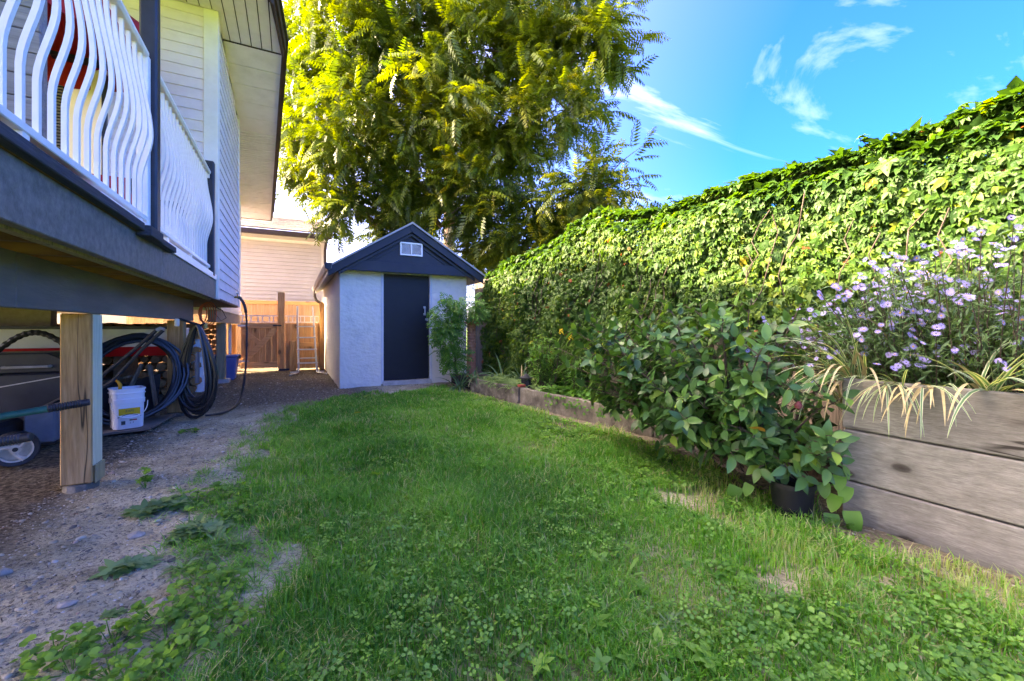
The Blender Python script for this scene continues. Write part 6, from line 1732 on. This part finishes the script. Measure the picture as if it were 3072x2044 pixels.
# trailing bits over the face of the kerb
g = np.random.default_rng(97)
n = 90; y = g.uniform(2.9, 4.5, n); kx = 2.54 + (6.45 - y) * 0.1035
P = np.stack([kx - 0.012, y, 0.05 + 0.17 * g.random(n) ** 0.5], 1); T = unit(np.stack([np.full(n, -0.4), g.normal(0, .4, n), np.full(n, -0.8)], 1))
v, f, t_ = scatter(tri3, P, frames(T, np.tile(np.array([[-1.0, 0, 0.4]]), (n, 1))), g.uniform(0.35, 0.6, n), g.random(n))
np_mesh('trailing_cover', v, None, M['vine'], None, t_, smooth=True, quads=f, loc=(2.7, 3.6, 0.1), label='small trailing leaves creeping down the low wall face', cat='ground cover')

# ================================================================== PLANTER: asters, striped grass, bindweed
ast = thing('aster_plant', 'purple aster bush in flower above the timber planter', 'aster', (2.85, 0.9, 0.67))
g = np.random.default_rng(101)
fl_v, fl_f = [], []; o_ = 0
petv, petf = join([xf(blade(0.0165, 0.0042, 2, 0.0, 0.05, 'strap'), 2 * math.pi * k / 15, 0.12 + 0.08 * (k % 2), (0, 0, 0)) for k in range(15)])
sh = np.array([(-math.sin(2 * math.pi * (i // 9) / 15) * 0.004, math.cos(2 * math.pi * (i // 9) / 15) * 0.004, 0) for i in range(len(petv))])
petv = petv + sh
dv = [(0, 0, 0.004)] + [(0.0048 * math.cos(k * math.pi / 4), 0.0048 * math.sin(k * math.pi / 4), 0.0015) for k in range(8)]
df = [(0, 1 + k, 1 + (k + 1) % 8) for k in range(8)]
fm = bpy.data.meshes.new('aster_flower')
fm.from_pydata([tuple(p) for p in petv] + dv, [], [tuple(int(i) for i in f) for f in petf] + [tuple(i + len(petv) for i in f) for f in df])
fm.materials.append(M['petal']); fm.materials.append(M['aster_disc'])
mi = [0] * len(petf) + [1] * len(df); fm.polygons.foreach_set('material_index', mi)
FP, FT = [], []
LP, LT = [], []
stems = []
for i in range(230):
    y = g.uniform(0.48, 1.25) if i < 190 else g.uniform(1.2, 1.75)
    b_ = np.array((g.uniform(2.72, 3.15), min(y, 1.15) * 0.9 + 0.1, 0.66))
    hh_ = np.interp(y, [0.3, 0.7, 1.1, 1.3, 1.75], [0.80, 0.76, 0.66, 0.52, 0.34]) * g.uniform(0.2, 1.05)
    e = np.array((b_[0] + g.uniform(-0.30, 0.10), y + g.uniform(-.08, .08), 0.68 + hh_))
    if y < 1.2: e[0] = max(e[0], 2.5)
    m = MB(); mid = (b_ + e) / 2 + np.array((0, 0, 0.06)); m.tube([b_, mid, e], [0.003, 0.0025, 0.0015], 5)
    stems.append(m)
    for j in range(3):
        FP.append(e + g.normal(0, 0.035, 3) * (j > 0)); FT.append(unit(np.array((-0.55, -0.45, 0.55)) + g.normal(0, .35, 3)))
    k = 75
    u = g.random(k); pp = np.where(u[:, None] < 0.5, b_ + (mid - b_) * (2 * u[:, None]), mid + (e - mid) * (2 * u[:, None] - 1)) + g.normal(0, 0.03, (k, 3))
    LP.append(pp); LT.append(unit(g.normal(0, 1, (k, 3)) + np.array((-.2, -.2, 0.3))))
mm = MB()
for m in stems: mm.add(m.v, m.f)
st_o = build(mm, 'stems', M['twig'], ast); st_o['kind'] = 'stuff'
FP = np.array(FP); FT = np.array(FT)
leaf_objs('flower', [fm], FP[:300], frames(np.cross(FT, unit(g.normal(0, 1, FT.shape))), FT)[:300], g.uniform(0.68, 1.05, len(FP))[:300], ast)
far_f = FP[300:]; fn_ = len(far_f)
fv = np.concatenate([petv, np.array(dv)]); 
fq = np.concatenate([np.array(petf)])
v, f, t_ = scatter((petv, fq), far_f, frames(np.cross(FT[300:], unit(g.normal(0, 1, far_f.shape))), FT[300:]), g.uniform(0.62, 0.95, fn_), np.zeros(fn_))
np_mesh('blossom', v, None, M['petal'], ast, None, quads=f, loc=(2.85, 0.9, 1.1))
LP = np.concatenate(LP); LT = np.concatenate(LT)
sl_ = blade(0.045, 0.009, 2, 0.2, 0.3, 'ovate')
v, f, t_ = scatter(sl_, LP, frames(LT, unit(g.normal(0, .5, LP.shape) + np.array((-.2, -.2, 0.8)))), g.uniform(0.7, 1.2, len(LP)), g.random(len(LP)))
np_mesh('foliage', v, None, M['aster_leaf'], ast, t_, smooth=True, quads=f, loc=(2.85, 0.9, 1.0))
SG = 'striped grass tufts on the planter'
strap_plant('striped_grass', 'white striped grass arching off the planter corner towards the camellia', 'grass tuft', (2.66, 1.20, 0.70), 44, 0.50, 0.013, 'striped', 0.7, 201, SG, (-0.45, 0.25), 0.12, True)
strap_plant('striped_grass', 'white striped grass hanging over the top timber with dry tips', 'grass tuft', (2.62, 1.02, 0.72), 24, 0.34, 0.009, 'striped', 0.9, 202, SG, (-0.8, 0.0), 0.25, True, up=0.45)
strap_plant('striped_grass', 'tall striped grass shoots standing among the purple asters', 'grass tuft', (2.80, 1.05, 0.68), 16, 0.62, 0.012, 'striped', 0.35, 203, SG, (0.0, 0.0), 0.05, True, up=1.6)
strap_plant('striped_grass', 'broad striped grass at the outer end of the planter', 'grass tuft', (2.66, 0.72, 0.70), 20, 0.44, 0.016, 'striped', 0.8, 204, SG, (-0.3, -0.1), 0.1, True)
strap_plant('striped_grass', 'striped grass with pale brown leaves drooping down the planter face', 'grass tuft', (2.60, 0.88, 0.73), 14, 0.30, 0.010, 'striped', 1.0, 205, SG, (-0.8, 0.0), 0.6, True, up=0.3)
strap_plant('striped_grass', 'fine striped grass behind the camellia beyond the planter end', 'grass tuft', (2.95, 1.38, 0.5), 20, 0.55, 0.012, 'striped', 0.7, 206, SG, (-0.3, 0.2), 0.15, True)
bw_ = thing('bindweed', 'bright green heart leaved bindweed beside the black pot', 'weed', (2.48, 1.2, 0.0))
hl = blade(0.085, 0.066, 6, 0.08, 0.18, 'heart')
hm = leaf_mesh('heart_leaf', hl, M['bind_one'])
bp = [(2.45, 1.30, 0.19), (2.46, 1.18, 0.255), (2.44, 1.34, 0.12), (2.47, 1.20, 0.15), (2.45, 1.25, 0.20), (2.48, 1.14, 0.09), (2.43, 1.33, 0.06), (2.46, 1.22, 0.05), (2.49, 1.13, 0.045), (2.50, 1.17, 0.20), (2.40, 1.40, 0.10), (2.30, 1.55, 0.12), (2.28, 1.62, 0.09)]
m = MB(); m.tube([(2.47, 1.30, 0.0), (2.46, 1.28, 0.12), (2.47, 1.2, 0.22), (2.49, 1.14, 0.27)], 0.003, 5); build(m, 'stem', M['bind'], bw_)
bp = np.array(bp); n = len(bp); g = np.random.default_rng(7)
leaf_objs('leaf', [hm], bp, frames(unit(np.tile([[-0.35, -0.05, -0.9]], (n, 1)) + g.normal(0, .22, (n, 3))), unit(np.tile([[-0.8, -0.5, 0.35]], (n, 1)) + g.normal(0, .2, (n, 3)))), g.uniform(0.85, 1.25, n), bw_)

# ================================================================== LAWN
def make_grass():
    g = np.random.default_rng(301)
    n = 1000000
    x = g.uniform(-0.9, 2.75, n); y = g.uniform(0.25, 7.1, n)
    d = np.hypot(x, y)
    keep = g.random(n) < lawn_mask(x, y) * np.clip((1.9 / d) ** 1.15, 0, 1) * (0.45 + 0.55 * np.clip(vnoise(x, y, 0.06, 71) * 1.8, 0, 1))
    x, y, d = x[keep], y[keep], d[keep]; n = len(x)
    z = ground_z(x, y)
    hn = vnoise(x, y, 0.45, 72); lush = np.clip(0.35 + 0.9 * hn, 0.3, 1.2)
    L_ = g.uniform(0.034, 0.086, n) * lush * (1 + 0.15 * (d > 3))
    W_ = g.uniform(0.0020, 0.0046, n) * np.clip(d / 2.2, 1, 2.6)
    a = g.uniform(0, 2 * math.pi, n) + 2.0 * vnoise(x, y, 0.12, 73)
    lean = np.abs(g.normal(0.35, 0.25, n)) + 0.25 * vnoise(x, y, 0.3, 74)
    dx_, dy_ = np.cos(a), np.sin(a); sx, sy = -dy_, dx_
    B = np.stack([x, y, z], 1); D = np.stack([dx_, dy_, 0 * x], 1); Sd = np.stack([sx, sy, 0 * x], 1); U = np.array((0, 0, 1.0))
    p1 = B + (D * (lean * 0.35)[:, None] + U) * (L_ * 0.55)[:, None]
    p2 = B + (D * (lean * 1.15)[:, None] + U * (1 - 0.25 * lean)[:, None]) * L_[:, None]
    w = W_[:, None] / 2
    V = np.stack([B - Sd * w, B + Sd * w, p1 + Sd * w * 0.85, p1 - Sd * w * 0.85, p2], 1).reshape(-1, 3)
    o = np.arange(n) * 5
    Q = np.stack([o, o + 1, o + 2, o + 3], 1); T3 = np.stack([o + 3, o + 2, o + 4], 1)
    ti = 0.40 + 0.60 * (vnoise(x, y, 0.6, 75) - 0.5) + 0.30 * (vnoise(x, y, 0.18, 76) - 0.5) + g.normal(0, 0.20, n)
    dryp = np.clip((x - np.interp(y, [0.2, 1.0, 1.6, 2.6], [1.2, 1.6, 1.9, 2.2])) * 1.2, 0, 0.3)
    ti = np.clip(ti + dryp, 0, 0.9)
    ti[g.random(n) < 0.06 + 0.10 * (vnoise(x, y, 0.35, 79) > 0.68) + 0.12 * (dryp > 0.1)] = 0.98
    np_mesh('lawn_grass', V, T3, M['grass'], None, np.repeat(ti, 5), quads=Q, loc=(1, 3, 0))
    print('grass blades', n)
make_grass()
def border_tufts():
    # thin ragged tufts straying from the lawn into the dirt
    g = np.random.default_rng(321)
    n0 = 420
    yc = g.uniform(1.3, 6.4, n0); xc = np.interp(yc, LB[:, 0], LB[:, 1]) + g.normal(-0.06, 0.13, n0)
    rep = g.integers(8, 40, n0)
    x = np.repeat(xc, rep); y = np.repeat(yc, rep); n = len(x)
    x = x + g.normal(0, 0.022, n); y = y + g.normal(0, 0.022, n)
    bl = blade(0.075, 0.0042, 3, 0.1, 0.45, 'strap')
    a = g.uniform(0, 6.28, n)
    T = unit(np.stack([np.cos(a), np.sin(a), g.uniform(0.5, 2.2, n)], 1))
    v, f, t_ = scatter(bl, np.stack([x, y, ground_z(x, y)], 1), frames(T, np.tile(np.array([[0, 0, 1.0]]), (n, 1)) + g.normal(0, .1, (n, 3))), g.uniform(0.4, 1.1, n), np.clip(g.normal(0.5, .22, n), 0, 1))
    np_mesh('border_grass', v, None, M['grass'], None, t_, quads=f, loc=(0, 3, 0))
border_tufts()
def scatter_weeds(name, tm, mat, n, region, scale, seed, tint=(0, 1), zoff=(0.01, 0.05), tilt=0.35, lab=None):
    g = np.random.default_rng(seed)
    x, y = region(g, n)
    nn = len(x)
    z = ground_z(x, y) + g.uniform(*zoff, nn)
    a = g.uniform(0, 6.28, nn)
    T = unit(np.stack([np.cos(a), np.sin(a), g.normal(0.1, .25, nn)], 1))
    v, f, t_ = scatter(tm, np.stack([x, y, z], 1), frames(T, unit(g.normal(0, tilt, (nn, 3)) + np.array((0, 0, 1)))), g.uniform(*scale, nn), g.uniform(*tint, nn))
    np_mesh(name, v, None, M[mat], None, t_, smooth=True, quads=f, loc=(float(x.mean()), float(y.mean()), 0))
def reg_lawn(scale, thr, seed):
    def fn(g, n):
        x = g.uniform(-0.3, 2.6, n); y = g.uniform(0.35, 6.7, n)
        k = (lawn_mask(x, y) > 0.25) & (vnoise(x, y, scale, seed) + 0.15 * g.random(n) > thr) & (g.random(n) < np.clip(2.2 / np.hypot(x, y), 0.25, 1))
        return x[k], y[k]
    return fn
def reg_strip(g, n):
    y = g.uniform(0.35, 5.5, n); e = np.interp(y, [0.2, 1.0, 1.6, 2.6, 4.0, 6.5], [1.5, 1.75, 1.95, 2.1, 2.2, 2.3])
    x = e + g.normal(0.2, 0.25, n)
    k = (x < np.interp(y, RB[:, 0], RB[:, 1])) & (vnoise(x, y, 0.22, 88) > 0.30) & (np.hypot((x - 1.72) / 0.2, (y - 1.02) / 0.13) > 1)
    return x[k], y[k]
trefoil = join([xf((np.array([(0, 0, 0), (-0.0075, 0.006, 0.002), (-0.005, 0.0145, 0.001), (0, 0.0155, -0.001), (0.005, 0.0145, 0.001), (0.0075, 0.006, 0.002)]), np.array([(0, 3, 2, 1), (0, 5, 4, 3)])), a_, 0.1, (-0.004 * math.sin(a_), 0.004 * math.cos(a_), 0)) for a_ in (0, 2.09, -2.09)])
scatter_weeds('clover_patches', trefoil, 'clover', 20000, reg_lawn(0.42, 0.50, 85), (0.55, 1.15), 401, (0, 1), (0.02, 0.05))
dand = blade(0.12, 0.030, 8, 0.12, 0.35, 'dande')
rosd = join([xf(dand, a_, 0.35, (0, 0, 0), s_) for a_, s_ in ((0, 1), (1.1, 0.8), (2.3, 0.95), (3.5, 0.85), (4.5, 1.0), (5.4, 0.7))])
plant_ = join([xf(blade(0.07, 0.034, 4, 0.12, 0.25, 'ovate'), a_, 0.3, (0, 0, 0), s_) for a_, s_ in ((0, 1), (1.3, 0.8), (2.5, 0.95), (3.8, 0.85), (5.0, 1.0))])
scatter_weeds('lawn_weeds', rosd, 'weed', 700, reg_lawn(0.5, 0.36, 86), (0.45, 1.0), 402, (0.1, 0.8), (0.0, 0.012), 0.15)
scatter_weeds('lawn_plantains', plant_, 'weed', 1200, reg_lawn(0.35, 0.46, 87), (0.5, 1.0), 403, (0.2, 1), (0.0, 0.02), 0.2)
scatter_weeds('edge_weeds', plant_, 'vine', 520, reg_strip, (0.45, 1.0), 404, (0, 1), (0.0, 0.02), 0.3)
scatter_weeds('edge_clover', trefoil, 'clover', 6000, reg_strip, (0.8, 1.6), 405, (0, 1), (0.012, 0.045))
scatter_weeds('edge_dandelions', rosd, 'weed', 90, reg_strip, (0.4, 0.85), 406, (0, 0.7), (0, 0.01), 0.2)
# straggly stems in the thin grass by the planter
def straggle():
    g = np.random.default_rng(411)
    x, y = reg_strip(g, 1500)
    n = len(x)
    bl = blade(0.13, 0.0035, 3, 0.1, 0.5, 'strap')
    a = g.uniform(0, 6.28, n)
    T = unit(np.stack([np.cos(a), np.sin(a), g.uniform(0.15, 0.9, n)], 1))
    v, f, t_ = scatter(bl, np.stack([x, y, ground_z(x, y)], 1), frames(T, np.tile(np.array([[0, 0, 1.0]]), (n, 1)) + g.normal(0, .1, (n, 3))), g.uniform(0.4, 1.1, n), np.clip(g.normal(0.75, .2, n), 0, 1))
    np_mesh('straggly_grass', v, None, M['grass'], None, t_, quads=f, loc=(2, 1.5, 0))
straggle()

# weeds on the bare dirt: each clump a plant of its own
def weed_clump(label, c, n, r, tm, mat, scale, seed, name='weed', h=0.05, group=None):
    g = np.random.default_rng(seed)
    t = thing(name, label, 'weed', (c[0], c[1], 0), group)
    a = g.uniform(0, 6.28, n); rr_ = r * np.sqrt(g.random(n))
    x = c[0] + rr_ * np.cos(a); y = c[1] + rr_ * np.sin(a) * 0.8
    hh_ = h * g.uniform(0.3, 1.0, n) * (1.2 - rr_ / r * 0.6)
    P = np.stack([x, y, ground_z(x, y) + hh_], 1)
    T = unit(np.stack([np.cos(a) + g.normal(0, .5, n), np.sin(a) + g.normal(0, .5, n), g.normal(0.0, .2, n)], 1))
    leaf_objs('leaf', [leaf_mesh('weed_leaf', tm, M[mat + '_one'])], P, frames(T, unit(g.normal(0, .28, (n, 3)) + np.array((0.0, -0.15, 1)))), g.uniform(*scale, n), t)
    m = MB()
    for i in range(0, n, 3):
        m.tube([(c[0] + (x[i] - c[0]) * 0.3, c[1] + (y[i] - c[1]) * 0.3, 0.0), tuple(P[i])], 0.0015, 4)
    so = build(m, 'stalks', M['bind'], t); so['kind'] = 'stuff'
def lobed(r=0.026):
    vs = [(0, r * 0.75, -0.004)]; n = 15
    for k in range(n):
        a = -1.35 + 2.7 * k / (n - 1) + math.pi / 2 - math.pi / 2
        rr_ = r * (1.0 if k % 2 else 0.88) * (0.92 if k in (0, n - 1) else 1)
        aa = math.pi * (k / (n - 1)) * 1.72 - math.pi * 0.36
        vs.append((rr_ * math.cos(aa), r * 0.75 + rr_ * math.sin(aa), 0.004 + 0.003 * math.sin(3 * aa)))
    vs.append((0, 0.1 * r, -0.002))
    fs = [(0, k, k + 1, k + 1) for k in range(1, n)]
    fs = [(0, k, k + 1, min(k + 2, n)) for k in range(1, n, 2)]
    return np.array(vs), np.array(fs)
rl = xf(lobed(), 0, -0.05)
mallow = [(-0.57, 1.70), (-0.46, 1.62), (-0.36, 1.74), (-0.42, 1.88), (-0.30, 1.60), (-0.28, 1.82), (-0.50, 1.78), (-0.24, 1.95), (-0.32, 2.03), (-0.64, 1.80), (-0.20, 1.70), (-0.38, 1.52)]
mlab = ['at the frame corner by the dirt edge', 'low in the leafy patch by the grass', 'in the thick of the leafy patch', 'with taller leaf on the dirt side', 'against the long grass', 'in the middle of the leafy patch', 'spreading onto the pale dirt', 'topping the leafy patch', 'reaching up towards the bare soil', 'with a runner lying on the dirt', 'half hidden by the grass blades', 'closest to the camera']
for i, (c, lb) in enumerate(zip(mallow, mlab)):
    weed_clump('bright round leaved mallow weed ' + lb, c, 34, 0.09, rl, 'weed', (0.38, 0.78), 500 + i, 'mallow_weed', 0.075, 'round leaved weeds at the dirt edge')
weed_clump('bright green creeping weed beside the lawn and pale sand', (-0.40, 3.05), 80, 0.20, rl, 'weed', (0.5, 0.95), 521, 'creeping_weed', 0.06)
weed_clump('bright green creeping weed trailing into the lawn edge', (-0.22, 2.75), 60, 0.16, rl, 'weed', (0.45, 0.85), 522, 'creeping_weed', 0.06)
weed_clump('dull bluish weed rosette on the dirt near the timber post', (-0.66, 3.02), 34, 0.13, plant_, 'weed_dull', (0.7, 1.2), 523, 'dull_weed', 0.03)
weed_clump('small dark weed tuft alone on the dirt', (-0.60, 2.30), 26, 0.07, plant_, 'weed_dull', (0.5, 0.9), 524, 'dull_weed', 0.03)
weed_clump('dull green weed between bare dirt and bright creeping weed', (-0.42, 2.60), 40, 0.11, plant_, 'weed_dull', (0.6, 1.1), 525, 'dull_weed', 0.03)
weed_clump('pale grey green thistle rosette at the lawn edge', (-0.28, 2.36), 16, 0.10, rosd, 'weed_dull', (0.5, 0.8), 526, 'thistle_weed', 0.02)
weed_clump('dark flat weed rosette just above the mallow patch', (-0.36, 2.20), 18, 0.08, rosd, 'weed_dull', (0.4, 0.65), 527, 'thistle_weed', 0.02)
weed_clump('tiny grey weed at the dirt by the mallow runner', (-0.56, 1.98), 10, 0.03, plant_, 'weed_dull', (0.3, 0.45), 528, 'dull_weed', 0.01)
weed_clump('small green weed on the ground beside the plywood sheet', (-0.88, 5.1), 26, 0.08, rl, 'weed', (0.5, 0.8), 529, 'creeping_weed', 0.05)
weed_clump('thin upright weed on the dirt beyond the timber post', (-0.82, 3.45), 18, 0.035, plant_, 'weed', (0.3, 0.5), 530, 'dull_weed', 0.13)
# three large dandelions in the near lawn
for i, (c, lb) in enumerate((((0.47, 1.29), 'large jagged dandelion rosette in the near lawn'), ((1.12, 1.02), 'pale broad leaved weed low in the right part of the lawn'), ((0.86, 1.42), 'pale broad leaved weed in the middle of the lawn'))):
    weed_clump(lb, c, 5, 0.03, rosd, 'weed' if i == 0 else 'weed_dull', (0.4, 0.6), 540 + i, 'dandelion', 0.02)

# ================================================================== LITTER: pebbles, chips, twigs
def icos():
    t = (1 + 5 ** 0.5) / 2
    v = np.array([(-1, t, 0), (1, t, 0), (-1, -t, 0), (1, -t, 0), (0, -1, t), (0, 1, t), (0, -1, -t), (0, 1, -t), (t, 0, -1), (t, 0, 1), (-t, 0, -1), (-t, 0, 1)]) / (1 + t * t) ** 0.5
    f = np.array([(0, 11, 5), (0, 5, 1), (0, 1, 7), (0, 7, 10), (0, 10, 11), (1, 5, 9), (5, 11, 4), (11, 10, 2), (10, 7, 6), (7, 1, 8), (3, 9, 4), (3, 4, 2), (3, 2, 6), (3, 6, 8), (3, 8, 9), (4, 9, 5), (2, 4, 11), (6, 2, 10), (8, 6, 7), (9, 8, 1)])
    return v, f
m_, t_, b_ = base_mat('pebbles')
at = t_.nodes.new('ShaderNodeAttribute'); at.attribute_name = 'tint'
rp_ = t_.nodes.new('ShaderNodeValToRGB'); ramp_set(rp_, [(0.0, (0.12, 0.10, 0.08)), (0.5, (0.34, 0.30, 0.22)), (0.85, (0.50, 0.45, 0.34)), (0.96, (0.60, 0.57, 0.51)), (1.0, (0.36, 0.18, 0.10))])
t_.links.new(at.outputs['Fac'], rp_.inputs[0]); t_.links.new(rp_.outputs[0], b_.inputs['Base Color']); b_.inputs['Roughness'].default_value = 0.85
M['pebble'] = m_
def pebbles(n, seed, xr, yr, smin, smax, name):
    g = np.random.default_rng(seed)
    x = g.uniform(*xr, n); y = g.uniform(*yr, n)
    k = (lawn_mask(x, y) < 0.25); x, y = x[k], y[k]; n = len(x)
    s_ = smin + (smax - smin) * g.random(n) ** 4
    iv, if_ = icos()
    if name == 'gravel' and smax < 0.008:
        iv = np.array([(1, 0, 0), (-1, 0, 0), (0, 1, 0), (0, -1, 0), (0, 0, 1), (0, 0, -1)], float); if_ = np.array([(0, 2, 4), (2, 1, 4), (1, 3, 4), (3, 0, 4), (2, 0, 5), (1, 2, 5), (3, 1, 5), (0, 3, 5)])
    nv = len(iv)
    sc = np.stack([s_ * g.uniform(0.8, 1.5, n), s_ * g.uniform(0.7, 1.1, n), s_ * g.uniform(0.35, 0.7, n)], 1)
    a = g.uniform(0, 6.28, n); ca, sa = np.cos(a), np.sin(a)
    v = iv[None] * sc[:, None, :] * (1 + 0.18 * g.normal(0, 1, (n, nv, 1)))
    v = np.stack([v[..., 0] * ca[:, None] - v[..., 1] * sa[:, None], v[..., 0] * sa[:, None] + v[..., 1] * ca[:, None], v[..., 2]], -1)
    v += np.stack([x, y, ground_z(x, y) + 0.15 * s_], 1)[:, None, :]
    f = if_[None] + (np.arange(n) * nv)[:, None, None]
    np_mesh(name, v.reshape(-1, 3), f.reshape(-1, 3), M['pebble'], None, np.repeat(g.random(n), nv), loc=(-0.5, 2.5, 0))
pebbles(17000, 601, (-1.3, 0.1), (1.2, 5.5), 0.0018, 0.0075, 'gravel')
pebbles(2600, 604, (-1.3, 0.1), (1.2, 5.5), 0.004, 0.016, 'pebble_gravel')
pebbles(900, 603, (1.3, 2.7), (0.5, 4.0), 0.003, 0.012, 'planter_gravel')
pebbles(2500, 602, (-1.3, 2.6), (5.5, 11), 0.004, 0.016, 'shed_gravel')
m_, t_, b_ = base_mat('bark_chips')
at = t_.nodes.new('ShaderNodeAttribute'); at.attribute_name = 'tint'
rp_ = t_.nodes.new('ShaderNodeValToRGB'); ramp_set(rp_, [(0.0, (0.045, 0.034, 0.025)), (0.5, (0.13, 0.10, 0.07)), (0.85, (0.27, 0.215, 0.15)), (1.0, (0.42, 0.36, 0.27))])
t_.links.new(at.outputs['Fac'], rp_.inputs[0]); t_.links.new(rp_.outputs[0], b_.inputs['Base Color']); b_.inputs['Roughness'].default_value = 0.9
M['chips'] = m_
def chips(n, seed, name, fn, size):
    g = np.random.default_rng(seed)
    x, y = fn(g, n); n = len(x)
    chip = blade(0.03, 0.010, 1, 0.15, 0.1, 'strap')
    a = g.uniform(0, 6.28, n)
    T = unit(np.stack([np.cos(a), np.sin(a), g.normal(0, .18, n)], 1))
    v, f, t = scatter(chip, np.stack([x, y, ground_z(x, y) + g.uniform(0.001, 0.01, n)], 1), frames(T, unit(g.normal(0, .35, (n, 3)) + np.array((0, 0, 1)))), g.uniform(*size, n), g.random(n) ** 1.2)
    np_mesh(name, v, None, M['chips'], None, t, quads=f, loc=(0, 5, 0))
def near_house(g, n):
    y = g.uniform(5.4, 11.3, n); x = g.uniform(-1.5, 2.3, n)
    k = (x < np.interp(y, [5.4, 6.4, 7.4, 7.7, 11.4], [0.1, 0.9, 2.3, 0.68, 0.66])) & (lawn_mask(x, y) < 0.4)
    return x[k], y[k]
def under(g, n):
    y = g.uniform(1.8, 5.6, n); x = -1.15 + g.normal(0, 0.33, n) - 0.3 * (g.random(n) < 0.3)
    k = (lawn_mask(x, y) < 0.2) & (x > -2.3); return x[k], y[k]
def anyw(g, n):
    y = g.uniform(0.5, 6.0, n); x = g.uniform(-1.2, 2.6, n)
    k = lawn_mask(x, y) < 0.5
    return x[k], y[k]
chips(9000, 611, 'bark_litter', near_house, (0.5, 1.5))
chips(9000, 612, 'deck_litter', under, (0.4, 1.3))
chips(3000, 613, 'leaf_litter', anyw, (0.3, 1.0))
fl = bpy.data.objects.new('fallen_leaf', leaf_mesh('fallen_leaf', blade(0.09, 0.05, 5, 0.3, 0.2, 'ovate'), M['yellow_flower']))
place(fl, (0.69, 5.05, 0.055)); fl.rotation_euler = (0.1, 0.3, 1.2); props(fl, 'yellow fallen leaf lying on the lawn before the shed', 'leaf')
for i, (x, y, s_, lb) in enumerate(((-0.68, 2.72, 0.035, 'pale flat stone on the dirt between post and weeds'), (-0.42, 1.98, 0.022, 'small white stone on the dirt beside the mallow patch'), (-1.05, 2.5, 0.03, 'grey angular stone on the dirt below the timber post'), (-0.72, 2.1, 0.026, 'pale rounded stone in the middle of the bare dirt'))):
    iv, if_ = icos(); g = np.random.default_rng(i)
    v = iv * np.array((1.3, 0.9, 0.5)) * s_ * (1 + 0.12 * g.normal(0, 1, (12, 1))) + np.array((x, y, float(ground_z(np.array([x]), np.array([y]))[0]) + 0.2 * s_))
    mb = MB(); mb.add([tuple(p) for p in v], [tuple(int(k) for k in f) for f in if_]); build(mb, 'stone', M['stone'], None, bevel=0.003, label=lb, cat='stone')
print('objects', len(bpy.data.objects), 'tris', sum(len(o.data.loops) - 2 * len(o.data.polygons) for o in bpy.data.objects if o.type == 'MESH'))
